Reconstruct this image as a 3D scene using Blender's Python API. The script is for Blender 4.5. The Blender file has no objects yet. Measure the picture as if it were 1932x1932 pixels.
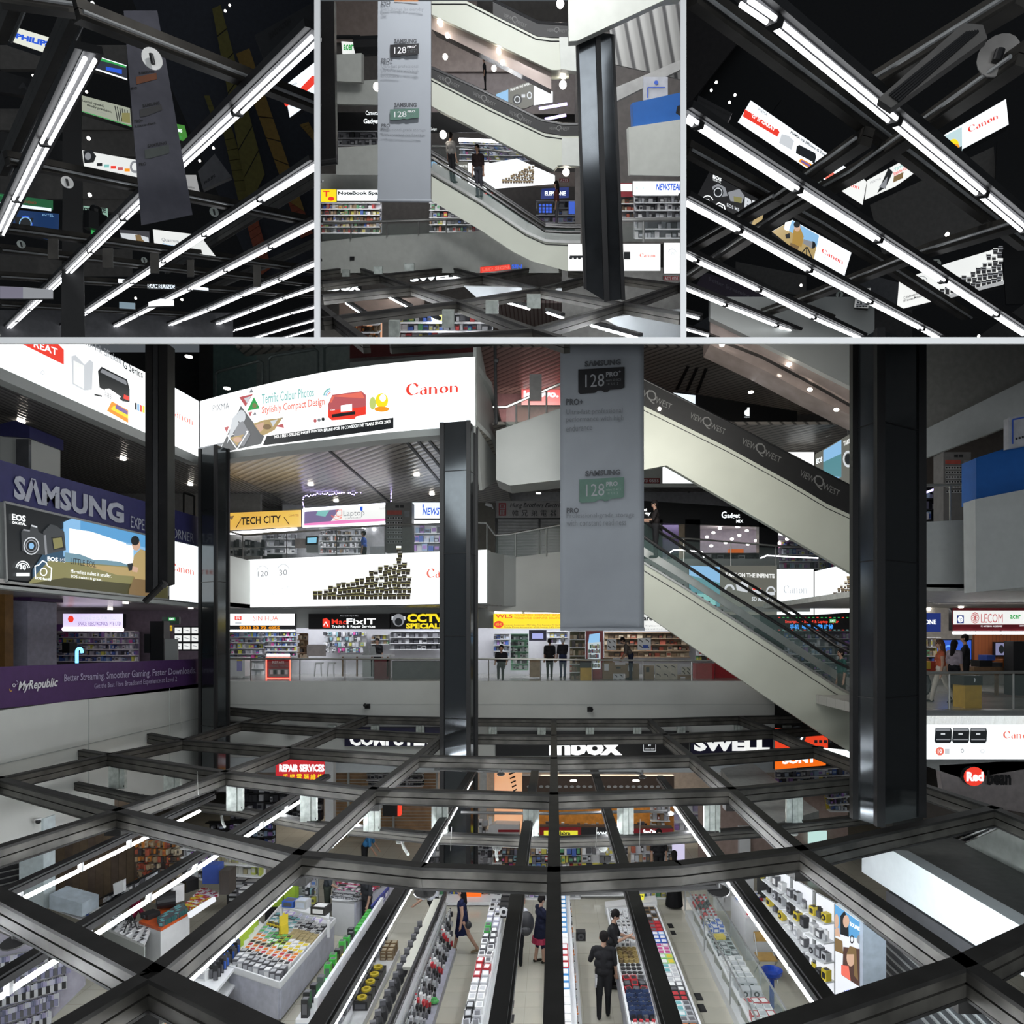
import bpy,math,random
from mathutils import Vector,Matrix
random.seed(7)
S=bpy.context.scene
COL=S.collection
F=1300.;PU=1045.;PV=1200.
cam_d=bpy.data.cameras.new('camera');cam=bpy.data.objects.new('camera',cam_d);COL.objects.link(cam)
cam.rotation_euler=(math.pi/2,0,0)
cam_d.sensor_width=36.;cam_d.lens=36.*F/1932.
cam_d.shift_x=-(PU-966.)/1932.;cam_d.shift_y=(PV-966.)/1932.
cam_d.clip_start=.05;cam_d.clip_end=400
S.camera=cam
w=bpy.data.worlds.new('world');S.world=w;w.use_nodes=True
w.node_tree.nodes['Background'].inputs[0].default_value=(.8,.9,1.,1)
w.node_tree.nodes['Background'].inputs[1].default_value=.1
S.view_settings.view_transform='Standard';S.view_settings.look='None'
S.view_settings.exposure=.0;S.view_settings.gamma=1.;S.view_settings.use_curve_mapping=False
try:
 S.cycles.max_bounces=5;S.cycles.diffuse_bounces=2;S.cycles.glossy_bounces=3
 S.cycles.transmission_bounces=4;S.cycles.transparent_max_bounces=8
 S.cycles.caustics_reflective=False;S.cycles.caustics_refractive=False
 S.cycles.sample_clamp_indirect=4.
except Exception:
 pass
def area(name,loc,target,sx,sy,power,col=(1,1,1)):
 d=bpy.data.lights.new(name,'AREA');d.shape='RECTANGLE';d.size=sx;d.size_y=sy;d.energy=power;d.color=col
 o=bpy.data.objects.new(name,d);COL.objects.link(o);o.location=loc
 o.rotation_euler=(Vector(target)-Vector(loc)).to_track_quat('-Z','Y').to_euler()
 return o
area('fill_light',(1.,-4.,.4),(0,20,.5),9,3.,780,(.93,.97,1.))  # unseen fill lamps added to brighten the hall's fronts and walls
area('fill_light',(-4,15,6.1),(-5,24,-2),8,5,430,(.92,.98,1.))
area('fill_light',(2,16,6.1),(3,25,1),6,4,430,(1.,.97,.92))
MATS={}
def nt_mat(name):
 m=bpy.data.materials.new(name);m.use_nodes=True
 return m,m.node_tree,m.node_tree.nodes['Principled BSDF']
def mat(key,col=(.5,.5,.5),rough=.6,metal=.0,var=.12,scale=6.,bump=.0,alpha=1.,spec=.5):
 if key in MATS:return MATS[key]
 m,nt,b=nt_mat(key)
 tc=nt.nodes.new('ShaderNodeTexCoord');n=nt.nodes.new('ShaderNodeTexNoise');n.inputs['Scale'].default_value=scale
 n.inputs['Detail'].default_value=3
 nt.links.new(tc.outputs['Object'],n.inputs['Vector'])
 r=nt.nodes.new('ShaderNodeValToRGB')
 c0=tuple(max(0,c*(1-var))for c in col)+(1,);c1=tuple(min(1,c*(1+var))for c in col)+(1,)
 r.color_ramp.elements[0].color=c0;r.color_ramp.elements[1].color=c1
 r.color_ramp.elements[0].position=.3;r.color_ramp.elements[1].position=.7
 nt.links.new(n.outputs['Fac'],r.inputs['Fac']);nt.links.new(r.outputs['Color'],b.inputs['Base Color'])
 b.inputs['Roughness'].default_value=rough;b.inputs['Metallic'].default_value=metal
 b.inputs['Specular IOR Level'].default_value=spec
 if bump:
  bp=nt.nodes.new('ShaderNodeBump');bp.inputs['Strength'].default_value=bump;bp.inputs['Distance'].default_value=.02
  nt.links.new(n.outputs['Fac'],bp.inputs['Height']);nt.links.new(bp.outputs['Normal'],b.inputs['Normal'])
 if alpha<1:b.inputs['Alpha'].default_value=alpha
 MATS[key]=m
 return m
def lit(key,col,s=1.):
 """Something that gives off light: a tube, a backlit sign face or its print."""
 if key in MATS:return MATS[key]
 m,nt,b=nt_mat(key)
 b.inputs['Base Color'].default_value=(*[c*.15 for c in col],1);b.inputs['Roughness'].default_value=.35
 b.inputs['Emission Color'].default_value=(*col,1);b.inputs['Emission Strength'].default_value=s
 MATS[key]=m
 return m
def litn(key,c0,c1,s=1.,scale=.35):
 """Backlit face with the unevenness of its lamps."""
 if key in MATS:return MATS[key]
 m,nt,b=nt_mat(key)
 tc=nt.nodes.new('ShaderNodeTexCoord');n=nt.nodes.new('ShaderNodeTexNoise');n.inputs['Scale'].default_value=scale
 nt.links.new(tc.outputs['Object'],n.inputs['Vector'])
 r=nt.nodes.new('ShaderNodeValToRGB');r.color_ramp.elements[0].color=(*c0,1);r.color_ramp.elements[1].color=(*c1,1)
 r.color_ramp.elements[0].position=.35;r.color_ramp.elements[1].position=.65
 nt.links.new(n.outputs['Fac'],r.inputs['Fac']);nt.links.new(r.outputs['Color'],b.inputs['Emission Color'])
 b.inputs['Base Color'].default_value=(.4,.4,.4,1);b.inputs['Emission Strength'].default_value=s
 b.inputs['Roughness'].default_value=.35
 MATS[key]=m
 return m
def glass(key='glass',tint=(.9,1.,.97),alpha=.12):
 if key in MATS:return MATS[key]
 m,nt,b=nt_mat(key)
 b.inputs['Base Color'].default_value=(*tint,1);b.inputs['Roughness'].default_value=.05
 b.inputs['Alpha'].default_value=alpha;b.inputs['Specular IOR Level'].default_value=.6
 MATS[key]=m
 return m
def slats(key,c0,c1,axis,scale,rough=.35,metal=.0,width=.3):
 """Narrow ceiling strips: fine relief and colour along one axis."""
 if key in MATS:return MATS[key]
 m,nt,b=nt_mat(key)
 tc=nt.nodes.new('ShaderNodeTexCoord');wv=nt.nodes.new('ShaderNodeTexWave');wv.bands_direction=axis
 wv.inputs['Scale'].default_value=scale;wv.inputs['Distortion'].default_value=.15;wv.inputs['Detail'].default_value=0
 nt.links.new(tc.outputs['Object'],wv.inputs['Vector'])
 r=nt.nodes.new('ShaderNodeValToRGB');r.color_ramp.elements[0].color=(*c0,1);r.color_ramp.elements[1].color=(*c1,1)
 r.color_ramp.elements[0].position=.05;r.color_ramp.elements[1].position=width
 nt.links.new(wv.outputs['Fac'],r.inputs['Fac']);nt.links.new(r.outputs['Color'],b.inputs['Base Color'])
 b.inputs['Roughness'].default_value=rough;b.inputs['Metallic'].default_value=metal
 bp=nt.nodes.new('ShaderNodeBump');bp.inputs['Strength'].default_value=.4;bp.inputs['Distance'].default_value=.02
 nt.links.new(wv.outputs['Fac'],bp.inputs['Height']);nt.links.new(bp.outputs['Normal'],b.inputs['Normal'])
 MATS[key]=m
 return m
def tiles(key,col,mortar,size,rough=.15):
 if key in MATS:return MATS[key]
 m,nt,b=nt_mat(key)
 tc=nt.nodes.new('ShaderNodeTexCoord');br=nt.nodes.new('ShaderNodeTexBrick');br.offset=.0
 br.inputs['Scale'].default_value=1.;br.inputs['Brick Width'].default_value=size;br.inputs['Row Height'].default_value=size
 br.inputs['Mortar Size'].default_value=.006
 br.inputs['Color1'].default_value=(*col,1);br.inputs['Color2'].default_value=(*[c*.93 for c in col],1)
 br.inputs['Mortar'].default_value=(*mortar,1)
 nt.links.new(tc.outputs['Object'],br.inputs['Vector']);nt.links.new(br.outputs['Color'],b.inputs['Base Color'])
 b.inputs['Roughness'].default_value=rough
 MATS[key]=m
 return m
class MB:
 def __init__(s):s.v=[];s.f=[];s.m=[];s.mats=[]
 def mi(s,m):
  if m not in s.mats:s.mats.append(m)
  return s.mats.index(m)
 def face(s,pts,m):
  k=len(s.v);s.v+=[Vector(p)for p in pts];s.f.append(tuple(range(k,k+len(pts))));s.m.append(s.mi(m))
 def mesh(s,vs,fs,m):
  k=len(s.v);s.v+=vs;i=s.mi(m)
  for f in fs:s.f.append(tuple(k+a for a in f));s.m.append(i)
 def box(s,x0,x1,y0,y1,z0,z1,m,top=None):
  s.hexa([Vector((x,y,z))for z in(z0,z1)for x,y in((x0,y0),(x1,y0),(x1,y1),(x0,y1))],m,top)
 def hexa(s,p,m,top=None):
  k=len(s.v);s.v+=[Vector(a)for a in p];i=s.mi(m);j=s.mi(top)if top else i
  for f,q in(((3,2,1,0),i),((4,5,6,7),j),((0,1,5,4),i),((1,2,6,5),i),((2,3,7,6),i),((3,0,4,7),i)):
   s.f.append(tuple(k+a for a in f));s.m.append(q)
 def prism(s,pts,vec,m,front=None):
  """polygon pts pushed along vec; 'front' is the material of the first face"""
  n=len(pts);k=len(s.v);vec=Vector(vec)
  s.v+=[Vector(p)for p in pts]+[Vector(p)+vec for p in pts]
  i=s.mi(m);j=s.mi(front)if front else i
  s.f.append(tuple(range(k,k+n)));s.m.append(j)
  s.f.append(tuple(range(k+2*n-1,k+n-1,-1)));s.m.append(i)
  for a in range(n):
   b=(a+1)%n;s.f.append((k+a,k+n+a,k+n+b,k+b));s.m.append(i)
 def bar(s,p0,p1,wx,wz,m,up=Vector((0,0,1))):
  """box beam from p0 to p1, wx wide and wz tall, its axis through the middle"""
  p0=Vector(p0);p1=Vector(p1);d=(p1-p0).normalized();r=d.cross(up)
  r=r.normalized()if r.length>1e-4 else Vector((1,0,0));u=r.cross(d).normalized()
  q=[]
  for c in(-1,1):
   for a,e in((0,-1),(0,1),(1,1),(1,-1)):
    q.append((p1 if a else p0)+r*(e*wx/2)+u*(c*wz/2))
  s.hexa(q,m)
 def tube(s,p0,p1,r,m,n=8,r1=None,caps=True):
  p0=Vector(p0);p1=Vector(p1);d=(p1-p0)
  if d.length<1e-6:return
  d.normalize();a=d.orthogonal().normalized();b=d.cross(a);r1=r if r1 is None else r1
  k=len(s.v)
  for p,q in((p0,r),(p1,r1)):
   for i in range(n):
    t=2*math.pi*i/n;s.v.append(p+a*(q*math.cos(t))+b*(q*math.sin(t)))
  j=s.mi(m)
  for i in range(n):
   e=(i+1)%n;s.f.append((k+i,k+e,k+n+e,k+n+i));s.m.append(j)
  if caps:
   s.f.append(tuple(range(k+n-1,k-1,-1)));s.m.append(j);s.f.append(tuple(range(k+n,k+2*n)));s.m.append(j)
 def path(s,pts,r,m,n=6):
  for a,b in zip(pts[:-1],pts[1:]):s.tube(a,b,r,m,n)
 def disc(s,c,nrm,r,th,m,n=14):
  nrm=Vector(nrm).normalized();s.tube(Vector(c)-nrm*th/2,Vector(c)+nrm*th/2,r,m,n)
 def ball(s,c,r,m,sc=(1,1,1),n=10,h=6):
  c=Vector(c);k=len(s.v);j=s.mi(m)
  for a in range(h+1):
   t=math.pi*a/h
   for b in range(n):
    p=2*math.pi*b/n
    s.v.append(c+Vector((r*sc[0]*math.sin(t)*math.cos(p),r*sc[1]*math.sin(t)*math.sin(p),r*sc[2]*math.cos(t))))
  for a in range(h):
   for b in range(n):
    e=(b+1)%n;s.f.append((k+a*n+b,k+(a+1)*n+b,k+(a+1)*n+e,k+a*n+e));s.m.append(j)
 def build(s,name,parent=None,smooth=False):
  me=bpy.data.meshes.new(name)
  off=Vector((0,0,0));p=parent
  while p is not None:off+=p.location;p=p.parent
  me.from_pydata([tuple(v-off)for v in s.v],[],s.f)
  for m in s.mats:me.materials.append(m)
  me.polygons.foreach_set('material_index',s.m)
  if smooth:me.polygons.foreach_set('use_smooth',[True]*len(s.f))
  me.validate();me.update()
  o=bpy.data.objects.new(name,me);COL.objects.link(o)
  if parent is not None:o.parent=parent
  return o
def tag(o,label=None,cat=None,group=None,kind=None):
 if label:o['label']=label
 if cat:o['category']=cat
 if group:o['group']=group
 if kind:o['kind']=kind
 return o
def thing(name,label,cat,loc=(0,0,0),group=None):
 o=bpy.data.objects.new(name,None);COL.objects.link(o);o.location=Vector(loc);o.empty_display_size=.2
 return tag(o,label,cat,group)
def struct(name,mb,label=None):
 return tag(mb.build(name),label,None,None,'structure')
def dup(o,parent=None):
 c=o.copy();COL.objects.link(c)
 if parent is not None:c.parent=parent
 for ch in list(o.children):dup(ch,c)
 return c
def ray(u,v):return Vector(((u-PU)/F,1.,(PV-v)/F))
class Plane:
 def __init__(s,p,n):
  s.p=Vector(p);s.n=Vector(n).normalized()
  if s.n.dot(s.p)>0:s.n=-s.n
 def pt(s,u,v,lift=.0):
  d=ray(u,v);t=s.p.dot(s.n)/d.dot(s.n)
  return d*t+s.n*lift
 def back(s,th,u=0,v=0):return-s.n*th
class Curved:
 """upright curved wall y = a + b x + c x^2 through three points"""
 def __init__(s,pts):
  (x0,y0),(x1,y1),(x2,y2)=pts
  M=Matrix(((1,x0,x0*x0),(1,x1,x1*x1),(1,x2,x2*x2))).inverted()@Vector((y0,y1,y2));s.k=M
 def pt(s,u,v,lift=.0):
  d=ray(u,v);y=20.
  for _ in range(30):x=d.x*y;y=.5*y+.5*(s.k[0]+s.k[1]*x+s.k[2]*x*x)
  nx=s.k[1]+2*s.k[2]*d.x*y;n=Vector((nx,-1,0)).normalized()
  return d*y+n*lift
 def back(s,th,u=0,v=0):return Vector((0,th,0))
class Room:
 def __init__(s,R,Fw,U):s.R=Vector(R).normalized();s.F=Vector(Fw).normalized();s.U=Vector(U).normalized()
 def front(s,d):return Plane(s.F*d,s.F)
 def flat(s,h):return Plane(s.U*h,s.U)
 def side(s,x):return Plane(s.R*x,s.R)
 def upright(s,p0,p1):
  return Plane(p0,(Vector(p1)-Vector(p0)).cross(s.U))
 def facing(s,u,v,dist,turn=.0):
  d=ray(u,v);d=(d-s.U*d.dot(s.U)).normalized()
  n=Matrix.Rotation(math.radians(turn),3,s.U)@d
  r=ray(u,v).normalized()*dist
  return Plane(r,n)
 def P(s,x,y,z):return s.R*x+s.F*y+s.U*z
M=Room((1,0,0),(0,1,0),(0,0,1))
def px(x,y,z):return(PU+F*x/y,PV-F*z/y)
_txt={}
def text_mesh(s,bold=.0,shear=.0,space=1.):
 key=(s,bold,shear,space)
 if key in _txt:return _txt[key]
 cu=bpy.data.curves.new('lettering','FONT');cu.body=s;cu.size=1.;cu.resolution_u=2
 cu.offset=bold;cu.shear=shear;cu.space_character=space
 ob=bpy.data.objects.new('lettering',cu)
 me=bpy.data.meshes.new_from_object(ob)
 vs=[v.co.copy()for v in me.vertices];fs=[tuple(p.vertices)for p in me.polygons]
 bpy.data.objects.remove(ob);bpy.data.curves.remove(cu);bpy.data.meshes.remove(me)
 if vs:
  x0=min(v.x for v in vs);x1=max(v.x for v in vs);y0=min(v.y for v in vs);y1=max(v.y for v in vs)
  vs=[((v.x-x0)/max(x1-x0,1e-6),(v.y-y0)/max(y1-y0,1e-6))for v in vs]
 _txt[key]=(vs,fs)
 return _txt[key]
def nib(path,nx,ny):
 vs=[];fs=[]
 for x,y in path:vs+=[(x-nx,y-ny),(x+nx,y+ny)]
 for i in range(len(path)-1):fs.append((2*i,2*i+1,2*i+3,2*i+2))
 return vs,fs
def arc(cx,cy,rx,ry,a0,a1,n=14):
 return[(cx+rx*math.cos(math.radians(a0+(a1-a0)*i/n)),cy+ry*math.sin(math.radians(a0+(a1-a0)*i/n)))for i in range(n+1)]
def canon_mesh():
 if 'canon' in _txt:return _txt['canon']
 vs=[];fs=[]
 def add(p,nx,ny):
  a,b=nib(p,nx,ny);k=len(vs);vs.extend(a);fs.extend(tuple(k+i for i in q)for q in b)
 def tri(p):
  k=len(vs);vs.extend(p);fs.append(tuple(range(k,k+len(p))))
 add(arc(.62,.52,.5,.46,62,318,22),.13,.02);tri([(.75,.99),(1.1,.86),(.98,.6),(.8,.84)])
 x=1.22
 add(arc(x+.3,.22,.22,.2,40,330),.09,.012);add([(x+.52,.02),(x+.52,.5)],.1,.0)
 add(arc(x+.33,.48,.22,.14,15,165),.06,.02)
 for x in(2.02,3.86):
  add([(x+.1,.0),(x+.1,.62)],.1,.0);add(arc(x+.38,.4,.24,.2,150,0),.07,.02)
  add([(x+.62,.42),(x+.62,.0)],.1,.0)
 x=2.98;add(arc(x+.36,.31,.28,.29,0,360,22),.11,.012)
 x1=max(p[0]for p in vs)
 vs=[(p[0]/x1,p[1])for p in vs]
 _txt['canon']=(vs,fs)
 return _txt['canon']
def quad(q):
 """(u0,v0,u1,v1) or four corners tl,tr,br,bl"""
 if len(q)==4 and not hasattr(q[0],'__len__'):
  u0,v0,u1,v1=q;return[(u0,v0),(u1,v0),(u1,v1),(u0,v1)]
 return q
def bil(q,s,t):
 (a,b),(c,d),(e,f),(g,h)=q
 u=(g*(1-s)+e*s)*(1-t)+(a*(1-s)+c*s)*t;v=(h*(1-s)+f*s)*(1-t)+(b*(1-s)+d*s)*t
 return u,v
class Print:
 """flat print or raised lettering on one surface, gathered into one mesh"""
 def __init__(s,surf,lift=.006):s.surf=surf;s.mb=MB();s.l=lift
 def poly(s,pts,m):
  s.l+=.0006;s.mb.face([s.surf.pt(u,v,s.l)for u,v in pts],m);return s
 def rect(s,u0,v0,u1,v1,m,n=1):
  for i in range(n):
   a=u0+(u1-u0)*i/n;b=u0+(u1-u0)*(i+1)/n
   s.poly([(a,v1),(b,v1),(b,v0),(a,v0)],m)
  return s
 def q(s,q,m):q=quad(q);return s.poly([q[3],q[2],q[1],q[0]],m)
 def text(s,t,q,m,bold=.0,shear=.0,space=1.,mirror=False):
  s.l+=.0006;vs,fs=canon_mesh()if t=='@canon' else text_mesh(t,bold,shear,space);q=quad(q)
  out=[s.surf.pt(*bil(q,1-a if mirror else a,b),s.l)for a,b in vs]
  s.mb.mesh(out,fs,m);return s
 def ell(s,cu,cv,ru,rv,m,n=16,a0=0,a1=360):
  s.poly([(cu+ru*math.cos(math.radians(a0+(a1-a0)*i/n)),cv-rv*math.sin(math.radians(a0+(a1-a0)*i/n)))for i in range(n if a1-a0==360 else n+1)],m);return s
 def ring(s,cu,cv,ru,rv,w,m,a0=0,a1=360,n=16):
  s.l+=.0006
  vs=[];fs=[]
  for i in range(n+1):
   t=math.radians(a0+(a1-a0)*i/n)
   for k in(1.,1.-w):vs.append(s.surf.pt(cu+ru*k*math.cos(t),cv-rv*k*math.sin(t),s.l))
  for i in range(n):fs.append((2*i,2*i+1,2*i+3,2*i+2))
  s.mb.mesh(vs,fs,m);return s
 def line(s,pts,wd,m):
  for(a,b),(c,d)in zip(pts[:-1],pts[1:]):
   L=math.hypot(c-a,d-b)or 1;nx,ny=-(d-b)/L*wd/2,(c-a)/L*wd/2
   s.poly([(a+nx,b+ny),(c+nx,d+ny),(c-nx,d-ny),(a-nx,b-ny)],m)
  return s
 def build(s,name,parent=None):return s.mb.build(name,parent)
def panel(surf,q,th,m,front=None,mb=None):
 """a slab whose face covers the outline q on the surface"""
 mb=mb or MB();q=quad(q);c=q[0]
 mb.prism([surf.pt(u,v)for u,v in q],surf.back(th,*c),m,front)
 return mb
def strip(surf,us,vt,vb,th,m,front=None,mb=None):
 mb=mb or MB()
 def at(vv,u):
  for(a,b),(c,d)in zip(vv[:-1],vv[1:]):
   if a<=u<=c:return b+(d-b)*(u-a)/(c-a)
  return vv[-1][1]if u>vv[-1][0]else vv[0][1]
 for a,b in zip(us[:-1],us[1:]):
  mb.prism([surf.pt(a,at(vb,a)),surf.pt(b,at(vb,b)),surf.pt(b,at(vt,b)),surf.pt(a,at(vt,a))],surf.back(th),m,front)
 return mb
def lens_pile(pr,u0,u1,vbase,prof,dark,pale,mid,cell=11,seed=1):
 """the picture of a heap of camera lenses: barrels standing in rows"""
 rnd=random.Random(seed);n=max(3,int((u1-u0)/cell));cw=(u1-u0)/n
 for i in range(n):
  h=prof((i+.5)/n);v=vbase(i/n);rows=max(1,int(h/(cell*1.15)))
  for r in range(rows):
   hh=h/rows;a=u0+i*cw+(r%2)*cw*.25;bt=v-r*hh;wd=cw*rnd.uniform(.9,1.06);k=rnd.random();w0=wd*.08
   c=pale if(k>.72 and r>rows*.35)else dark
   pr.rect(a,bt-hh*.99,a+wd,bt-hh*.45,c);pr.rect(a+w0,bt-hh*.45,a+wd-w0,bt,dark)
   pr.rect(a,bt-hh*.62,a+wd,bt-hh*.5,mid);pr.rect(a+w0,bt-hh*.99,a+wd-w0,bt-hh*.88,pale if k>.5 else mid)
WHITE=mat('white_paint',(.62,.63,.6),.55,var=.05,scale=.8)
GREYP=mat('grey_paint',(.42,.44,.43),.55,var=.06,scale=.8)
CREAM=mat('cream_cladding',(.6,.6,.52),.35,var=.05,scale=1.)
DARK=mat('dark_housing',(.02,.02,.022),.45)
BLACK=mat('black_plastic',(.008,.008,.009),.5)
CHAR=mat('charcoal',(.045,.045,.047),.6)
STEEL=mat('brushed_steel',(.55,.55,.53),.32,.9,var=.1,scale=3)
TRUSS=mat('galvanised_grid',(.085,.081,.072),.5,.3,var=.5,scale=2.2)
TRUSSD=mat('grid_flange',(.03,.029,.028),.6,.3,var=.3,scale=3)
POST=mat('zinc_post',(.42,.46,.43),.45,.4,var=.25,scale=8)
ALU=mat('aluminium',(.45,.46,.46),.4,.6)
PLW=mat('white_plastic',(.72,.73,.74),.4,var=.03)
GLASS=glass('glass',(.75,.95,.88),.1)
DGLASS=glass('smoked_glass',(.05,.09,.09),.45)
MIRROR=mat('dark_mirror',(.1,.11,.118),.14,.85,var=.05)
L_TUBE=lit('lamp_tube',(.93,.96,1.),40.)
L_WARM=lit('warm_lamp',(1.,.93,.82),14.)
L_SHOP=lit('shop_tube',(.95,.97,1.),7.)
L_W=litn('sign_white',(.88,.97,1.),(1.,1.,.98),1.25)
L_WB=litn('sign_cool_white',(.78,.9,1.),(1.,1.,1.),1.1)
L_WD=litn('sign_soft_white',(.8,.82,.8),(.95,.96,.93),.95)
L_R=lit('sign_red',(.85,.05,.03),1.)
L_RS=lit('sign_soft_red',(.82,.17,.12),1.)
L_K=lit('sign_black',(.012,.014,.016),1.)
L_G=lit('sign_grey',(.25,.26,.28),1.)
L_LG=lit('sign_pale_grey',(.62,.65,.68),1.)
L_Y=lit('sign_yellow',(1.,.78,.02),1.)
L_O=lit('sign_orange',(1.,.36,.02),.9)
L_BL=lit('sign_blue',(.03,.12,.75),.9)
L_SKY=lit('sign_sky',(.28,.55,.85),.9)
L_GR=lit('sign_green',(.05,.5,.12),.7)
L_TAN=lit('sign_tan',(.55,.4,.17),.8)
L_BR=lit('sign_brown',(.25,.16,.07),.8)
L_SK=lit('sign_skin',(.75,.48,.34),.8)
L_OL=lit('sign_olive',(.32,.3,.12),.7)
L_TEAL=lit('sign_teal',(.25,.58,.55),.9)
L_WINE=lit('sign_wine',(.55,.12,.13),.9)
I_W=mat('ink_white',(.75,.75,.77),.6,var=.03)
I_K=mat('ink_black',(.02,.02,.022),.6)
I_G=mat('ink_grey',(.22,.23,.24),.6)
I_GR=mat('ink_green',(.1,.19,.15),.6)
#added partitions between the four sets, keeping each one's light apart
PART=mat('partition_board',(.3,.3,.31),.8,var=.04)
EDGE=mat('white_edge',(.93,.93,.93),.6,var=.02)
def partition():
 y0,y1=5.,46.;t=5.5/F*y0
 def pl(u,v,y):d=ray(u,v);return d*(y/d.y)
 mb=MB()
 a=[pl(-260,644,y0),pl(2190,644,y0),pl(2190,644,y1),pl(-260,644,y1)]
 mb.hexa([p-Vector((0,0,t))for p in a]+[p+Vector((0,0,t))for p in a],PART);struct('ceiling',mb,'sloping board between the large hall and the upper views')
 e=MB();e.hexa([p+Vector((0,dy,dz))for dz in(-t,t)for p,dy in((a[0],-.02),(a[1],-.02),(a[1],0),(a[0],0))],EDGE);struct('trim_1',e)
 for i,u in enumerate((600,1288.5)):
  b=[pl(u,644,y0),pl(u,644,y1),pl(u,-260,y1),pl(u,-260,y0)];b[0]=b[0]+Vector((0,0,t))
  b[1]=b[1]+Vector((0,0,t))
  mb=MB();T=Vector((t,0,0));mb.hexa([p-T for p in b]+[p+T for p in b],PART);struct('partition_left' if i==0 else 'partition_right',mb)
  e=MB();e.hexa([b[0]-T+Vector((0,-.02,0)),b[0]-T,b[3]-T,b[3]-T+Vector((0,-.02,0)),b[0]+T+Vector((0,-.02,0)),b[0]+T,b[3]+T,b[3]+T+Vector((0,-.02,0))],EDGE)
  struct('trim_%d'%(i+2),e)
partition()
def under(y):return  .4277*y-.06
#large hall: shell
G=-7.7;L2=-1.7;L3=3.1;L4=8.2
FLOOR=tiles('floor_tiles',(.52,.5,.42),(.36,.34,.28),.6,.12)
mb=MB();mb.box(-24,17,2.5,34,G-.2,G-.004,FLOOR);fl=struct('floor',mb,'glossy beige tiled ground floor between the stalls')
tm=None
for i in range(18):
 for j in range(16):
  if tm is None:
   mb=MB();mb.box(-.297,.297,-.297,.297,-.02,0,mat('floor_tile',(.52,.5,.42),.12,var=.05,scale=.9));o=mb.build('tile',fl);tm=o.data
  else:o=bpy.data.objects.new('tile',tm);COL.objects.link(o);o.parent=fl
  o.location=(-4.5+.6*i,11.6+.6*j,G)
BACK=mat('back_wall',(.1,.1,.1),.8)
mb=MB();mb.box(-24,17,34,34.2,G,14,BACK);struct('wall_back',mb)
mb=MB();mb.box(-24.2,-24,6,34,G,10,BACK);struct('wall_far_left',mb)
mb=MB();mb.box(17,17.2,6,34,G,12,BACK);struct('wall_far_right',mb)
def fascia_joints(o):return o
mb=MB();mb.box(-12.5,8.2,25.6,25.8,-4.5,L2+.02,WHITE)
for z in(-2.55,):mb.box(-12.5,8.2,25.585,25.6,z,z+.015,GREYP)
o=struct('wall_gallery_back',mb,'plain white gallery front across the far end of the large hall')
GRANITE=tiles('gallery_tiles',(.36,.35,.33),(.2,.2,.2),.6,.2)
mb=MB();mb.box(-22,10,25.8,33.9,-2.,L2,GRANITE);mb.box(-22,10,25.8,33.9,-4.5,-4.4,WHITE);struct('floor_gallery',mb)
mb=MB();mb.box(-12.7,-12.5,9,25,-5.,L2+.02,WHITE)
for z in(-2.9,):mb.box(-12.5,-12.485,9,25,z,z+.015,GREYP)
for y in(14.6,18.5,22.4):mb.box(-12.5,-12.485,y,y+.012,-5,-1.7,GREYP)
struct('wall_gallery_left',mb,'white gallery front below the purple broadband banner')
mb=MB();mb.box(-22,-12.7,9,25.2,-2.,L2,GRANITE);mb.box(-22,-12.7,9,25.2,-4.7,-4.6,WHITE);struct('floor_gallery_left',mb)
GLOSSC=slats('gloss_ceiling',(.3,.29,.28),(.42,.41,.39),'X',2.4,.18)
mb=MB();mb.box(-22,-12.5,9,33.9,1.15,1.3,GLOSSC);mb.box(-22,-12.7,9,33.9,2.9,L3,GRANITE)
mb.box(-12.7,-12.5,24.1,28.4,1.15,L3,WHITE);struct('floor_upper_left',mb)
SL3=M.upright((-12.6,28.4,0),(-2.39,24.7,0))
mb=MB();foot=[(-12.6,28.75),(-2.39,25.05),(-1.9,26.2),(0,27.5),(9,27.5),(9,33.9),(-12.6,33.9)]
mb.prism([Vector((x,y,1.15))for x,y in foot],(0,0,1.93),GREYP,GLOSSC);struct('floor_upper',mb)
SL4=Curved([(-12.5,24.25),(-7.,21.5),(-2.32,20.4)])
SLAT=slats('slat_ceiling',(.1,.09,.08),(.42,.39,.34),'DIAGONAL',1.5,.28,.3)
foot=[(-12.5,24.25)]+[(x,SL4.k[0]+SL4.k[1]*x+SL4.k[2]*x*x)for x in(-11,-9.5,-8,-6.5,-5,-3.5)]+[(-2.32,20.4),(-2.,22),(-2.,33.9),(-12.5,33.9)]
mb=MB();mb.prism([Vector((x,y+.05,6.28))for x,y in foot],(0,0,.15),GREYP,SLAT);struct('ceiling_upper',mb)
SLATL=slats('slat_ceiling_left',(.16,.15,.15),(.3,.29,.28),'X',1.7,.22,.2)
mb=MB();mb.box(-22,-12.52,9,33.9,6.3,6.45,SLATL);mb.box(-22,-12.7,24.3,33.9,8.,8.2,GREYP);struct('ceiling_left',mb)
mb=MB();mb.prism([Vector((x,y+.3,8.))for x,y in foot],(0,0,.2),GREYP);struct('floor_top',mb)
CEILC=slats('slat_ceiling_centre',(.09,.085,.08),(.34,.31,.28),'DIAGONAL',1.6,.4,.1)
mb=MB();mb.box(-2.,15,22.5,33.9,6.9,7.,CEILC);struct('ceiling_centre',mb)
mb=MB();mb.box(-12,15,26,33.9,10.9,11.,CEILC);struct('ceiling_top',mb)
mb=MB();mb.box(-2,9,27.2,33.9,7.,8.2,GREYP);struct('floor_top_centre',mb)
mb=MB();tw=M.upright((-12.5,27,0),(-2.,24,0))
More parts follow.
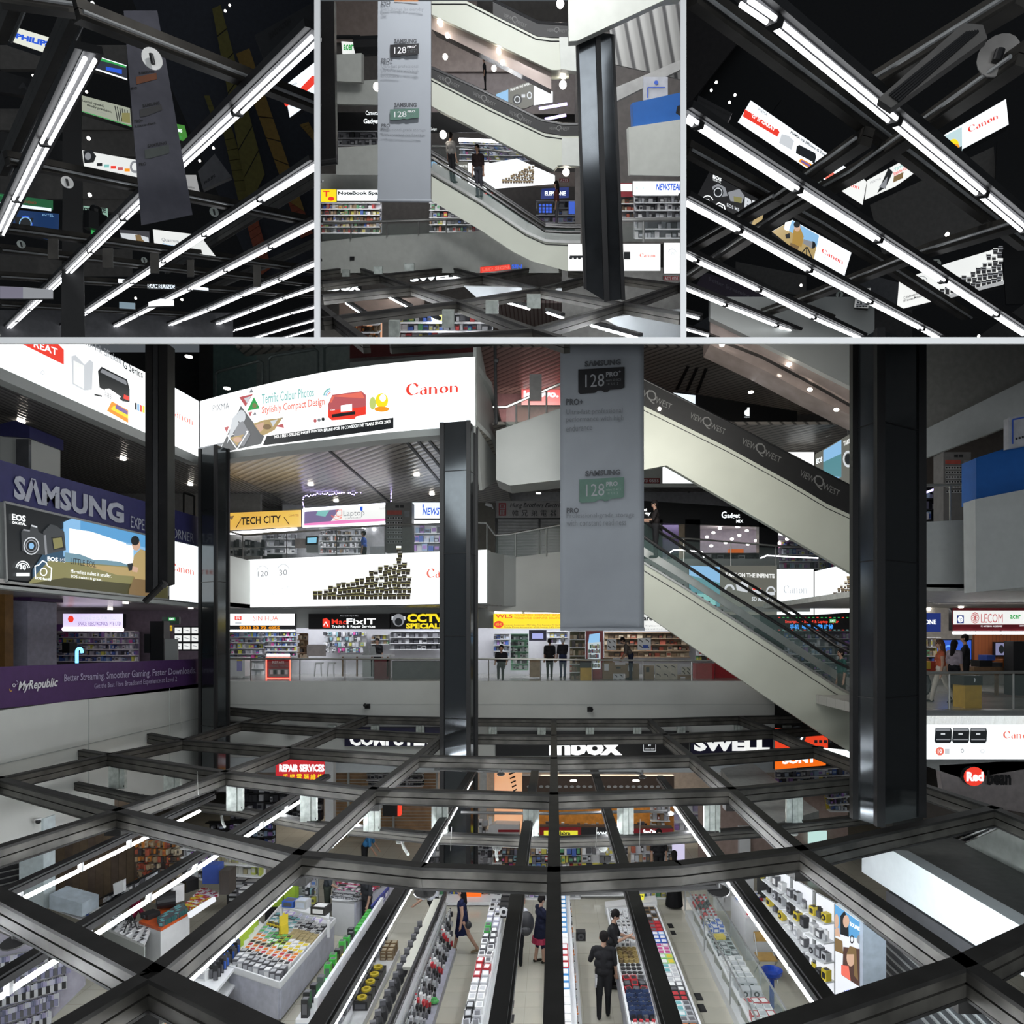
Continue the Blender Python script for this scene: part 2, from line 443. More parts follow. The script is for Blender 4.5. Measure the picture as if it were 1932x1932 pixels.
panel(tw,[(402,650),(484,650),(484,740),(402,770)],.1,mat('teal_cladding',(.16,.25,.24),.4),mb=mb)
panel(tw,[(484,650),(660,650),(660,720),(484,742)],.1,mat('grey_teal_cladding',(.22,.26,.25),.4),mb=mb)
panel(tw,[(376,650),(402,650),(402,772),(376,780)],.1,CHAR,mb=mb)
panel(tw,[(660,676),(898,664),(898,690),(660,700)],.1,GREYP,mb=mb)
struct('wall_top_panels',mb)
mb=MB();panel(tw,[(660,650),(898,650),(898,664),(660,684)],.1,mat('maroon_board',(.12,.03,.03),.5),mb=mb)
tag(mb.build('hoarding'),'dark maroon hoarding above the curved printer lightbox','hoarding')
rl=M.upright((-12.5,25.5,0),(-2.,22.6,0))
t=thing('tube_rail','bent steel tube rail above the curved printer lightbox','railing',rl.pt(500,700))
for pts in([(407,760),(407,706),(412,701),(490,681),(496,685),(496,740)],[(507,738),(507,678),(513,672),(594,659),(600,664),(600,712)],[(612,708),(612,656),(618,652),(660,650)]):
 b=MB();b.path([rl.pt(*p)for p in pts],.05,mat('rail_grey',(.13,.16,.16),.4,.5));b.build('rail',t)
#the steel grid
ZT=-3.
HT=M.flat(ZT);HL=M.flat(-3.82)
def beam(label,nodes,pl=HT,h=.3,wd=.17,group=None,name='grid_beam'):
 pts=[pl.pt(u,v)for u,v in nodes];pts=[p if p.y<25.35 else p*(25.35/p.y)for p in pts]
 t=thing(name,label,'beam',pts[len(pts)//2],group)
 f=MB();c=MB();e=MB()
 for a,b in zip(pts[:-1],pts[1:]):
  d=(b-a).normalized();a2=a-d*.02;b2=b+d*.02;Z=Vector((0,0,1))
  f.bar(a2-Z*.02,b2-Z*.02,wd,.04,TRUSSD)
  f.bar(a2-Z*(h-.015),b2-Z*(h-.015),wd,.03,TRUSSD)
  c.bar(a2-Z*(h*.27),b2-Z*(h*.27),wd*.86,h*.38,TRUSS)
  e.bar(a2-Z*(h*.73),b2-Z*(h*.73),wd*.92,h*.42,TRUSS)
 f.build('flange',t);c.build('upper_channel',t);e.build('lower_channel',t)
 return t
CROSS=[('nearest cross beam of the steel grid, passing under the lower edge of the large view',[(-60,1655),(287,1832),(520,1945),(1045,1990),(1420,1945),(1820,1812),(1960,1745)]),('second nearest cross beam of the steel grid, over the heads of the shoppers',[(-30,1460),(222,1527),(565,1608),(800,1632),(1045,1640),(1280,1628),(1512,1600),(1880,1522)]),('cross beam of the steel grid with tall zinc posts under it',[(22,1395),(205,1422),(425,1455),(705,1487),(1045,1497),(1380,1487),(1690,1458)]),('cross beam of the steel grid just above the black shop sign with white letters',[(183,1365),(345,1395),(545,1410),(787,1425),(1045,1430),(1305,1425),(1548,1408)]),('last but one cross beam of the steel grid before the far gallery',[(300,1348),(455,1362),(632,1374),(835,1385),(1045,1387),(1255,1385),(1460,1376),(1548,1370)]),('farthest cross beam of the steel grid along the far gallery',[(420,1333),(530,1343),(690,1350),(870,1354),(1045,1356),(1225,1356),(1395,1351),(1512,1349)])]
for lb,nd in CROSS:beam(lb,nd,group='cross beams of the steel grid',wd=.2)
LONG=[('leftmost lengthwise beam of the steel grid, beside the white wall',[(-30,1474),(205,1422),(345,1395),(455,1362),(530,1343)]),('second lengthwise grid beam from the left',[(-20,1602),(222,1527),(425,1455),(545,1410),(632,1374),(692,1350)]),('lengthwise grid beam between the second one and the straight middle one',[(60,1965),(287,1832),(565,1608),(705,1487),(787,1425),(835,1385),(872,1354)]),('straight lengthwise grid beam running down the middle of the large view',[(1045,2010),(1045,1640),(1045,1497),(1045,1356)]),('lengthwise grid beam right of the straight middle one',[(1225,1356),(1255,1385),(1305,1425),(1380,1487),(1512,1600),(1820,1812),(1990,1928)]),('rightmost lengthwise beam of the steel grid, passing the tall dark column',[(1395,1351),(1460,1376),(1540,1410),(1700,1466),(1872,1522),(1990,1570)]),('thin edge beam of the grid along the left white wall',[(183,1366),(300,1347),(405,1329)])]
for lb,nd in LONG:beam(lb,nd,group='lengthwise beams of the steel grid')
beam('lower chord hung on posts under a cross beam of the steel grid',[(95,1465),(260,1500),(445,1522),(600,1550),(800,1570),(1045,1579),(1250,1573),(1430,1560),(1690,1530)],HL,.2,.16)
def post(u,v0,v1,y,wpx,lab,grp):
 p=M.front(y);a=p.pt(u,v0);b=p.pt(u,v1);wd=wpx/F*y/3
 t=thing('grid_post',lab,'post',b,grp)
 for k in(-1,0,1):
  m=MB();c=a.x+k*wd;m.box(c-wd*.46,c+wd*.46,y-.05-(k==0)*.02,y+.05,b.z,a.z,POST);m.build('channel',t)
 m=MB();m.box(a.x+wd*1.3,a.x+wd*1.42,y-.06,y-.04,b.z+.05,b.z+.09,BLACK);m.build('bolt',t)
def ych(nodes,u,z):
 return min(25.35,ych0(nodes,u,z))
def ych0(nodes,u,z):
 for(a,b),(c,d)in zip(nodes[:-1],nodes[1:]):
  if a<=u<=c:v=b+(d-b)*(u-a)/(c-a);return z*F/(PV-v)
names4=['first','second','third','fourth','fifth','sixth','seventh','eighth','ninth','tenth','eleventh']
for i,u in enumerate((222,326,444,583,702,830,1002,1180,1343,1498)):
 y=ych(CROSS[2][1],u,ZT);post(u,PV+3.28*F/y,PV+3.84*F/y,y+.02,31,'%s zinc post from the left above the hung lower chord'%names4[i],'zinc posts above the lower chord')
for i,u in enumerate((550,627,708,793,930,1022,1113,1202,1285,1393,1485)):
 y=ych(CROSS[5][1],u,ZT);post(u,PV+3.28*F/y,PV+3.62*F/y,y+.02,16,'%s short zinc post from the left under the farthest cross beam'%names4[i],'short zinc posts under the farthest cross beam')
t=None
for i,(u,v)in enumerate(((222,1527),(287,1832),(565,1608),(1512,1600),(1820,1812),(425,1455),(705,1487),(1380,1487))):
 p=HT.pt(u,v);b=MB();b.box(p.x-.14,p.x+.14,p.y-.14,p.y+.14,ZT-.42,ZT-.29,TRUSSD)
 tag(b.build('grid_bracket'),'dark steel bracket under a crossing of the grid beams','bracket','brackets under the grid crossings')
ROWN=['leftmost','second from the left','third from the left','middle-left','middle','right-of-middle','rightmost']
L_BAT=mat('batten_black',(.012,.012,.013),.5)
def batten(x,y0,y1,z,lab,grp,zt=.2):
 t=thing('light_batten',lab,'batten light',(x,(y0+y1)/2,z),grp)
 b=MB();b.box(x-.1,x+.1,y0,y1,z-.05,z+.03,L_BAT);b.box(x-.07,x+.07,y0,y1,z+.03,z+.06,L_BAT);b.build('housing',t)
 y=y0+.05
 while y+1.2<y1:
  b=MB();b.tube((x,y+.04,z-zt),(x,y+1.2,z-zt),.032,L_TUBE,8);b.build('tube',t)
  b=MB();b.box(x-.03,x+.03,y-.02,y+.04,z-zt-.03,z-.05,PLW);b.build('lamp_holder',t)
  y+=1.27
for x,y0,y1,lab in((-7.65,6,15.4,'light batten over the brown panelled wall, leftmost under the steel grid'),(-5.8,6,17.6,'light batten over the red speaker counter, second from the left under the grid'),(-4.,6,18.8,'light batten over the island table of boxes, third from the left under the grid'),(-2.15,5.2,18.4,'light batten over the green-lit rack, fourth from the left under the grid'),(-.5,4.8,18.6,'black light batten just left of the straight middle beam'),(1.08,4.8,18.6,'black light batten just right of the straight middle beam'),(2.68,5.2,17.4,'light batten over the glass counter, rightmost under the grid')):
 batten(x,y0,y1,-3.58,lab,'light battens under the steel grid')
PIPEW=mat('pipe_white',(.5,.52,.5),.4);PIPED=mat('pipe_dark',(.06,.06,.06),.4)
def pipe(lab,pts,z,r,m,discs,dr,rosem,droop=True):
 pl=M.flat(z);P=[pl.pt(u,v)for u,v in pts]
 t=thing('sprinkler_pipe',lab,'pipe',P[0])
 b=MB();b.path(P,r,m,8);b.build('pipe',t)
 for u,v in discs:
  p=pl.pt(u,v);b=MB();b.disc(p+Vector((0,0,-.05)),(0,-.25,1),dr,.02,rosem);b.tube(p,p+Vector((0,0,.12)),r*.8,m);b.build('sprinkler_head',t)
 return t
pipe('pale sprinkler pipe with round white heads over the cashier stall',[(640,1571),(830,1590),(1045,1599),(1230,1590),(1430,1576),(1560,1560)],-4.05,.035,PIPEW,((755,1583),(938,1596),(1138,1597),(1330,1588),(1498,1568)),.085,PIPEW)
pipe('dark sprinkler pipe crossing in front of the woman in the navy dress',[(785,1670),(925,1681),(1045,1685),(1200,1682),(1360,1672)],-3.62,.04,PIPED,((802,1676),(1355,1674)),.16,PIPED)
pipe('dark sprinkler pipe near the left edge above the phone case wall',[(-10,1746),(110,1800),(235,1852)],-3.7,.045,PIPED,((28,1770),),.15,PIPED)
pipe('thin dark pipe in front of the black shop sign',[(820,1452),(940,1456)],-3.45,.03,PIPED,((945,1457),),.1,PIPED)
pipe('thin dark pipe over the brown shop front',[(1055,1458),(1200,1458),(1210,1460)],-3.45,.03,PIPED,((1212,1462),),.1,PIPED)
pipe('dark pipe over the orange booth',[(870,1533),(1040,1535),(1260,1530)],-3.95,.035,PIPED,((1262,1531),),.12,PIPED)
pipe('pipe on the right below the lengthwise grid beam',[(1385,1505),(1480,1600),(1530,1640),(1640,1740),(1760,1832)],-3.45,.045,PIPED,(),.1,PIPED)
pipe('short dark pipe on the left white wall',[(72,1430),(120,1436)],-3.3,.03,PIPED,((75,1432),),.1,PIPED)
pipe('short dark pipe beside the left end of the grid',[(182,1387),(290,1398)],-3.3,.03,PIPED,((236,1396),),.1,PIPED)
for pts in([(1345,1590),(1350,1605),(1362,1618)],[(757,1585),(762,1600),(770,1612)],[(938,1598),(936,1612),(938,1622)],[(418,1540),(420,1552),(424,1560)]):
 pl=M.flat(-4.1);b=MB();b.path([pl.pt(*p)for p in pts],.03,PIPEW);tag(b.build('flexible_pipe'),'short pale flexible pipe hanging from the sprinkler pipe','pipe','flexible pipes under the sprinkler pipe')
for i,(u,v0,v1,y)in enumerate(((340,1300,1380,19),(1124,1598,1560,13),(850,1605,1560,13),(372,1455,1500,13.5),(1206,1598,1545,13))):
 p=M.front(y);b=MB();b.tube(p.pt(u,v0),p.pt(u+2,v1),.006,STEEL,4);tag(b.build('hanging_wire'),'thin steel hanging wire between grid and pipe','wire','thin hanging wires of the grid')
#tall dark columns
def column(lab,pts,zb,zt,frames):
 t=thing('mirror_column',lab,'column',(pts[1][0],pts[1][1],zb))
 n=len(pts);b=MB();b.prism([Vector((x,y,zb))for x,y in pts],(0,0,zt-zb),MIRROR);b.build('cladding',t)
 for x,y in pts[:3]:
  b=MB();b.box(x-frames,x+frames,y-frames,y+frames,zb,zt,BLACK);b.build('edge_strip',t)
 z=zb+2.2
 while z<zt-.5:
  b=MB()
  for(x0,y0),(x1,y1)in zip(pts[:2],pts[1:3]):b.bar((x0,y0-.012,z),(x1,y1-.012,z),.012,.018,BLACK)
  b.build('panel_joint',t);z+=2.4
 return t
def cx(u,y):return((u-PU)/F*y,y)
column('dark mirrored column beside the purple broadband banner, left of the lens lightbox',[cx(378,23.2),cx(407,22.7),cx(430,23.2),cx(430,24.3),cx(380,24.3)],-5.2,6.3,.05)
column('dark mirrored column under the right end of the curved printer lightbox',[cx(834,20.1),cx(884,19.9),cx(898,20.6),cx(898,21.4),cx(838,21.4)],-7.,6.22,.06)
column('tall dark mirrored column in front of the escalators, nearest of all',[cx(1613,12.4),cx(1659,11.9),cx(1737,12.5),cx(1737,13.3),cx(1617,13.3)],-3.28,5.3,.07)
#large lightboxes of the hall
WL=M.side(-12.5)
def lightbox(name,label,cat,surf,q,front,th=.25,frame=GREYP,group=None):
 q=quad(q);c=surf.pt(*q[-1])
 t=thing(name,label,cat,c,group)
 b=MB();panel(surf,q,th,frame,front,b);b.build('housing',t)
 return t
def rim(t,surf,q,wd=.05,m=ALU,name='frame'):
 b=MB();q=quad(q);P=[surf.pt(u,v,.02)for u,v in q]
 for a,c in zip(P,P[1:]+P[:1]):b.bar(a,c,wd,wd,m)
 b.build(name,t)
t=lightbox('lightbox','long backlit sign with a black ink tank printer high on the left wall','sign',WL,[(0,693),(0,648),(165,648),(313,722),(375,757),(375,862)],L_W,.3)
p=Print(WL,.02)
p.poly([(40,649),(108,649),(119,660),(119,688)],L_R)
p.text('REAT',[(62,641),(107,658),(107,671),(62,655)],L_W,.02);p.text('Greater Savings!',[(56,661),(106,684),(106,692-4),(56,664+1)],L_W)
p.text('MA Ink Efficient',[(160,638),(228,674),(228,688),(160,651)],L_G,.01);p.text('G Series',[(231,679),(268,700),(268,714),(231,694)],L_K,.01)
p.poly([(133,672),(150,667),(174,683),(172,735),(158,737),(135,725)],L_LG);p.poly([(139,668),(152,664),(170,676),(158,688)],L_W)
p.poly([(137,680),(157,690),(157,734),(137,723)],L_WD)
p.poly([(183,700),(190,692),(238,716),(243,734),(243,759),(230,757),(214,745),(186,731)],L_K);p.poly([(187,702),(191,696),(236,718),(238,727)],L_G)
p.poly([(196,734),(204,733),(226,748),(222,757),(200,752)],L_W);p.text('883',[(196,738),(208,744),(208,754),(196,748)],L_G)
p.poly([(232,744),(242,748),(242,756),(231,752)],L_R);p.poly([(209,757),(240,774),(240,798),(200,775)],L_O);p.poly([(213,765),(240,781),(240,790),(207,772)],L_Y)
p.poly([(218,763),(239,776),(239,783),(215,770)],lit('sign_violet',(.25,.15,.45),.8))
for i,c in enumerate((L_K,L_SKY,L_R,L_Y)):p.poly([(252+5*i,759+2*i),(256+5*i,761+2*i),(256+5*i,774+2*i),(252+5*i,772+2*i)],c)
p.poly([(176,743),(190,746),(190,749),(176,746)],L_K);p.text('Refillable Ink Tank System for High Volume Printing',[(152,652),(266,714),(266,718),(152,656)],L_LG)
p.ring(78,703,4,4,.3,L_LG);p.text('QUALITY GUARANTEED',[(92,700),(120,716),(120,722),(92,706)],L_LG)
p.text('@canon',[(316,763),(362,788),(362,803),(316,780)],L_RS)
p.build('printed_picture',t)
b=MB();panel(WL,[(0,693),(375,862),(375,877),(0,715)],.35,GREYP,mb=b);b.build('soffit_edge',t)
t=lightbox('lightbox','backlit camera sign with photographer in a tan jacket under the navy banner','sign',WL,[(5,947),(378,1033),(378,1138),(10,1098)],L_K,.3)
p=Print(WL,.02)
p.poly([(110,1000),(150,981),(316,1019),(316,1131),(60,1102),(60,1075)],lit('sign_deep_blue',(.03,.09,.16),.8));p.poly([(118,985),(135,978),(316,1019),(316,1075),(118,1050)],L_SKY)
p.poly([(150,981),(316,1019),(316,1045),(150,1000)],lit('sign_mid_blue',(.12,.38,.7),.9));p.poly([(129,997),(170,1003),(236,1025),(240,1062),(160,1052),(129,1043)],L_W)
p.poly([(160,1010),(250,1030),(250,1066),(160,1056)],L_W)
p.poly([(120,1042),(150,1046),(175,1056),(200,1057),(225,1060),(240,1066),(240,1075),(120,1060)],lit('sign_mountain',(.2,.36,.45),.8))
p.poly([(90,1058),(180,1064),(316,1075),(316,1131),(50,1102)],L_OL);p.poly([(150,1064),(316,1076),(316,1092),(220,1085)],L_TAN);p.poly([(120,1090),(316,1108),(316,1131),(50,1102)],lit('sign_dark_grass',(.08,.075,.03),.7))
for(a,b_,k)in((38,1000,1),):
 p.poly([(38,1004),(42,998),(54,1000),(57,990),(68,993),(71,1004),(84,1010),(86,1048),(40,1040)],lit('sign_camera',(.05,.055,.06),1));p.ell(57,1030,15,17,L_K);p.ring(57,1030,15,17,.14,L_LG);p.ring(57,1030,11,12,.2,L_G);p.ell(57,1030,5,6,L_SKY)
p.poly([(57,990),(68,993),(68,996),(57,993)],L_LG);p.poly([(42,998),(54,1000),(54,1003),(41,1001)],L_G)
p.poly([(79,1003),(93,989),(104,992),(119,1003),(122,1038),(84,1046)],lit('sign_camera',(.05,.055,.06),1));p.poly([(94,1014),(115,1012),(120,1034),(98,1038)],L_K);p.poly([(97,1016),(114,1014),(117,1032),(100,1036)],L_OL)
p.poly([(80,1010),(84,1009),(87,1046),(83,1047)],L_G)
p.text('EOS',[(20,969),(46,973),(46,985),(20,981)],L_W,.03);p.text('DIGITAL',[(21,983),(47,987),(47,992),(21,988)],L_W,.03)
p.text('EOS',[(87,1050),(107,1052),(107,1060),(87,1058)],L_W,.03);p.text('M5',[(111,1053),(121,1054),(121,1062),(111,1061)],L_LG)
p.text('LITTLE EOS.',[(131,1052),(179,1060),(179,1071),(131,1064)],L_K);p.text('Mirrorless makes it smaller.',[(131,1074),(208,1083),(208,1090),(131,1081)],L_W);p.text('EOS makes it great.',[(131,1084),(190,1091),(190,1098),(131,1091)],L_W)
p.ring(40,1074,14,16,.12,L_W,10,170);p.ring(40,1074,11,12,.12,L_W,10,170);p.text('30',[(34,1064),(46,1066),(46,1076),(34,1074)],L_W,.04);p.rect(28,1081,53,1087,L_W)
p.line([(64,1088),(63,1068),(70,1066),(77,1058),(84,1061),(87,1068),(94,1072),(93,1092)],2,L_W);p.ring(79,1079,7,8,.25,L_W);p.text('EOS family',[(63,1088),(94,1091),(94,1097),(63,1094)],L_W,.02)
p.poly([(241,1112),(250,1090),(249,1060),(254,1045),(262,1036),(275,1040),(281,1055),(281,1128),(240,1122)],L_BR);p.poly([(245,1075),(250,1048),(262,1036),(276,1042),(281,1060),(281,1095),(252,1092)],L_TAN)
p.ell(254,1028,8,11,L_SK);p.ell(252,1020,8,9,L_K);p.poly([(237,1064),(247,1062),(250,1075),(240,1077)],L_K);p.poly([(247,1068),(258,1071),(256,1080),(246,1078)],L_SK)
p.poly([(317,1019),(378,1033),(378,1138),(317,1131)],L_W);p.text('@canon',[(319,1061),(363,1071),(363,1085),(319,1076)],L_RS)
p.build('printed_picture',t);rim(t,WL,[(5,947),(378,1033),(378,1138),(10,1098)])
b=MB();panel(WL,[(0,1100),(378,1140),(378,1146),(0,1110)],.35,GREYP,mb=b);b.build('soffit_edge',t)
NAVY=mat('navy_vinyl',(.035,.035,.125),.5,var=.1);SILV=mat('silver_letter',(.48,.5,.58),.45,.2)
t=thing('gallery_banner','navy banner with big silver letters along the left gallery rail','banner',WL.pt(0,945))
b=MB();panel(WL,[(-20,862),(378,976),(378,1033),(5,947),(-20,943)],.08,NAVY,mb=b);b.build('sheet',t)
p=Print(WL,.03);p.text('SΛMSUNG',[(24,893),(232,950),(232,989),(24,941)],SILV,.045);p.build('lettering',t)
p=Print(WL,.03);p.text('EXPERIENCE CORNER',[(245,973),(364,1007),(364,1024),(245,995)],SILV);p.build('small_lettering',t)
PURP=mat('purple_vinyl',(.07,.028,.11),.5,var=.08);LAV=mat('lavender_letter',(.4,.36,.52),.6)
t=thing('gallery_banner','purple broadband banner along the lower left gallery rail','banner',WL.pt(0,1337))
b=MB();panel(WL,[(-20,1259),(378,1243),(378,1297),(-20,1339)],.08,PURP,mb=b);b.build('sheet',t)
p=Print(WL,.03);p.text('MyRepublic',[(32,1286),(107,1278),(107,1300),(32,1308)],I_W,.02,.25)
p.ring(24,1293,3,3.5,.35,I_W);p.ring(28,1288,4,4,.3,LAV,-80,90);p.ring(18,1301,3,4,.5,mat('ink_gold',(.6,.35,.08),.5),150,330);p.build('lettering',t)
p=Print(WL,.03);p.text('Better Streaming. Smoother Gaming. Faster Downloads.',[(119,1272),(368,1258),(368,1274),(119,1290)],LAV,.008);p.text('Get the Best Fibre Broadband Experience at Level 2',[(176,1290),(332,1276),(332,1288),(176,1302)],LAV);p.build('small_lettering',t)
t=thing('curved_lightbox','long curved backlit printer sign under the dark wall panels','sign',SL4.pt(377,862))
us=list(range(377,897,26))+[897]
TOPL=[(377,757),(450,737),(530,718),(620,700),(720,687),(800,679),(897,673)];BOTL=[(377,862),(450,850),(530,839),(620,829),(720,817),(800,810),(897,803)]
strip(SL4,us,TOPL,BOTL,.3,GREYP,L_W).build('housing',t)
strip(SL4,us,BOTL,[(u,v+13)for u,v in BOTL],.5,GREYP).build('soffit_edge',t)
p=Print(SL4,.03)
p.poly([(377,845),(424,835),(412,854),(377,861)],L_G);p.text('PIXMA',[(403,765),(434,759),(434,772),(403,777)],L_G)
p.poly([(456,766),(470,785),(500,824),(494,838),(414,856)],lit('sign_photo_grey',(.1,.105,.11),1));p.ell(457,786,8,12,L_LG);p.poly([(447,800),(460,795),(474,820),(462,842),(440,840)],L_G);p.poly([(440,790),(449,780),(452,800),(440,820),(430,838)],L_LG)
p.line([(431,822),(470,814),(449,848),(431,822)],1.6,L_W);p.poly([(436,826),(462,820),(449,842)],L_TAN);p.ell(450,830,8,5,L_SK)
p.poly([(453,750),(479,744),(465,768)],L_WINE);p.poly([(462,752),(476,748),(468,762)],L_LG);p.poly([(468,776),(481,750),(492,771)],L_GR);p.ell(482,766,4,5,L_OL);p.poly([(472,742),(480,741),(476,733)],L_G)
p.poly([(470,779),(478,777),(474,787)],L_WINE);p.poly([(479,784),(486,783),(483,777)],L_G);p.poly([(425,807),(434,805),(430,817)],L_WINE);p.poly([(530,789),(537,788),(534,792)],L_G)
p.poly([(480,800),(500,793),(535,789),(520,812),(500,822),(494,820)],L_TAN);p.poly([(484,803),(500,797),(498,812),(492,816)],L_SK);p.ell(506,806,8,5,L_BR);p.poly([(512,795),(526,792),(517,806)],L_LG);p.poly([(520,805),(536,800),(538,808)],L_WINE)
p.text('Terrific Colour Photos',[(496,744),(594,731),(594,749),(496,763)],L_TEAL,.012);p.text('Stylishly Compact Design',[(496,768),(614,750),(614,769),(496,785)],L_RS,.012)
for k in range(6):a,e=505+39.8*k,505+39.8*(k+1);p.poly([(a,823.5-34.5*k/6),(e,823.5-34.5*(k+1)/6),(e,841-32*(k+1)/6),(a-(7 if k==0 else 0),841-32*k/6)],L_K)
for tx,a,b_ in(('NO.1 BEST-SELLING',520,568),('INKJET PRINTER',570,611),('BRAND FOR 14',613,650),('CONSECUTIVE',652,688),('YEARS SINCE 2003',690,738)):
 f=lambda u:822-(u-520)*29./218;p.text(tx,[(a,f(a)),(b_,f(b_)),(b_,f(b_)+6),(a,f(a)+6)],L_W,.02)
p.poly([(621,764),(629,746),(684,739),(692,746),(692,768),(660,772),(621,776)],L_WINE);p.poly([(621,774),(692,767),(692,783),(673,787),(672,791),(628,794),(621,788)],L_R);p.poly([(629,748),(684,741),(690,752),(624,761)],L_RS);p.poly([(628,783),(672,777),(672,783),(628,789)],L_K);p.poly([(645,766),(666,763),(666,776),(645,778)],L_W);p.text('@canon',[(626,773),(634,772),(634,775),(626,776)],L_W)
p.ell(722,757,12,14,L_Y);p.ell(705,762,6,12,lit('sign_lime',(.6,.7,.2),.9));p.ell(722,773,14,5,L_O);p.ell(724,752,6,7,L_W)
for i,c in enumerate((L_TEAL,L_SKY,L_RS)):p.ring(627,750,15-4*i,17-4*i,.18,c,95,170)
p.ell(597,795,3,3.4,L_WINE);p.ell(604.5,793.6,3,3.4,L_G);p.ell(612,792,3,3.4,L_K)
p.text('@canon',[(768,725),(865,721),(865,741),(768,749)],L_R);p.text('Delighting You Always',[(772,756),(802,755),(802,759),(772,760)],L_LG)
p.build('printed_picture',t)
def pile_prof(s):return 16+8*s+34*max(0,(s-.08))**.55 if s<.55 else(50+55*(s-.55)**.8 if s<.84 else(100 if s<.92 else(72-260*(s-.92))))
t=lightbox('lightbox','wide backlit sign picturing a pile of camera lenses between two dark columns','sign',SL3,[(468,1056),(919,1037),(919,1138),(468,1146)],L_W,.3)
p=Print(SL3,.02);lens_pile(p,591,780,lambda s:1131,pile_prof,lit('sign_lens',(.035,.03,.022),1),L_WD,L_OL,9,4)
p.text('120',[(494,1079),(513,1078),(513,1088),(494,1089)],L_G);p.text('30',[(534,1076),(549,1075),(549,1086),(534,1087)],L_G);p.ring(503,1082,12,14,.1,L_LG,15,165);p.ring(542,1079,12,14,.1,L_LG,15,165)
p.text('EOS SYSTEM',[(526,1093),(557,1092),(557,1097),(526,1098)],L_LG);p.text('120 Million',[(536,1107),(570,1106),(570,1111),(536,1112)],L_LG);p.text('Lenses',[(522,1118),(548,1117),(548,1122),(522,1123)],L_LG);p.text('SYSTEM',[(496,1095),(512,1094),(512,1099),(496,1100)],L_LG)
p.text('@canon',[(811,1074),(872,1071),(872,1089),(811,1092)],L_RS);p.build('printed_picture',t)
SF=M.front(27.)
t=lightbox('lightbox','grey backlit camera sign with white writing behind the lower escalator','sign',SF,(1300,1067,1466,1160),lit('sign_slate',(.13,.13,.11),1),.25)
p=Print(SF,.02);p.poly([(1300,1067),(1358,1070),(1358,1112),(1300,1085)],L_SKY);p.poly([(1300,1085),(1358,1100),(1358,1160),(1300,1160)],lit('sign_sea',(.1,.28,.32),.9));p.rect(1302,1120,1350,1156,L_TEAL)
p.text('TAKE ON THE INFINITE',[(1368,1080),(1461,1083),(1461,1091),(1368,1088)],L_WD,.04);p.poly([(1388,1103),(1400,1097),(1412,1104),(1410,1118),(1390,1114)],L_LG);p.ring(1376,1113,10,11,.4,L_LG,0,180);p.rect(1419,1110,1436,1121,L_LG);p.rect(1420,1110,1435,1113,L_R);p.ring(1454,1117,9,11,.3,L_LG,0,180);p.rect(1446,1117,1461,1123,L_LG);p.text('5D MARK IV',[(1418,1126),(1460,1128),(1460,1136),(1418,1134)],L_LG,.03);p.build('printed_picture',t)
t=lightbox('lightbox','plain white backlit sign with faint lettering behind the escalator handrails','sign',SF,(1466,1074,1535,1160),L_W,.25)
p=Print(SF,.02);p.text('@canon',(1478,1104,1522,1120),L_LG);p.build('lettering',t)
SF2=M.upright(SF.pt(1537,1100),SF.pt(1537,1100)+Vector((2.2,-2.,0)))
t=lightbox('lightbox','white backlit lens sign turned towards the tall dark column','sign',SF2,[(1537,1078),(1580,1068),(1612,1085),(1612,1155),(1537,1160)],L_W,.2)
p=Print(SF2,.02);lens_pile(p,1566,1612,lambda s:1142,lambda s:14+52*s,lit('sign_lens2',(.09,.065,.05),1),L_WD,L_TAN,6,5);p.build('printed_picture',t)
b=MB();b.box(5.2,10,26.9,27.1,.95,1.15,GREYP);struct('trim_4',b)
SR=M.front(15.2)
t=lightbox('lightbox','white backlit sign with three black office printers below the right gallery','sign',SR,(1740,1348,1960,1434),L_W,.25);rim(t,SR,(1740,1348,1960,1434))
p=Print(SR,.02);p.text('MAXIFY BUSINESS COLOUR INKJET PRINTERS',(1753,1355,1870,1361),L_LG);p.text('DELIVER SECURITY AND SAVINGS',(1770,1362,1855,1367),L_LG)
for i in range(3):
 u=1762+33*i;p.poly([(u+2,1373),(u+31,1373),(u+33,1380),(u+32,1398),(u+29,1402),(u+3,1402),(u,1398)],L_K);p.rect(u+3,1374,u+30,1379,L_G);p.rect(u+12,1383,u+20,1386,L_LG);p.rect(u+3,1394,u+30,1396,L_G)
p.ell(1772,1417,8,8,L_RS);p.text('10',(1768,1413,1776,1421),L_W,.03);p.rect(1781,1412,1790,1422,L_LG);p.ring(1814,1416,3,4,.4,L_G);p.ring(1852,1417,4,4,.3,L_LG);p.text('@canon',(1891,1379,1948,1393),L_RS);p.build('printed_picture',t)
#hanging banners
BS=M.front(13.6)
CLOTH=mat('banner_cloth',(.33,.355,.39),.8,var=.05,scale=1.2)
def drape(surf,u0,u1,v0,v1,m,amp,nu=14,nv=22,slope=.0):
 b=MB();g=[]
 for j in range(nv+1):
  for i in range(nu+1):
   s,t_=i/nu,j/nv
   g.append(surf.pt(u0+(u1-u0)*s+slope*t_,v0+(v1-v0)*t_,amp*(math.sin(s*5+t_*1.7)+.6*math.sin(t_*7+s*3))))
 k=nu+1;fs=[(j*k+i,(j+1)*k+i,(j+1)*k+i+1,j*k+i+1)for j in range(nv)for i in range(nu)]
 b.mesh(g,fs,m);return b
t=thing('hanging_banner','tall white cloth banner with two memory cards hanging before the escalator in the large view','banner',BS.pt(1136,1188))
o=drape(BS,1057,1215,648,1186,CLOTH,.012).build('cloth',t,True);mod=o.modifiers.new('s','SOLIDIFY');mod.thickness=.01
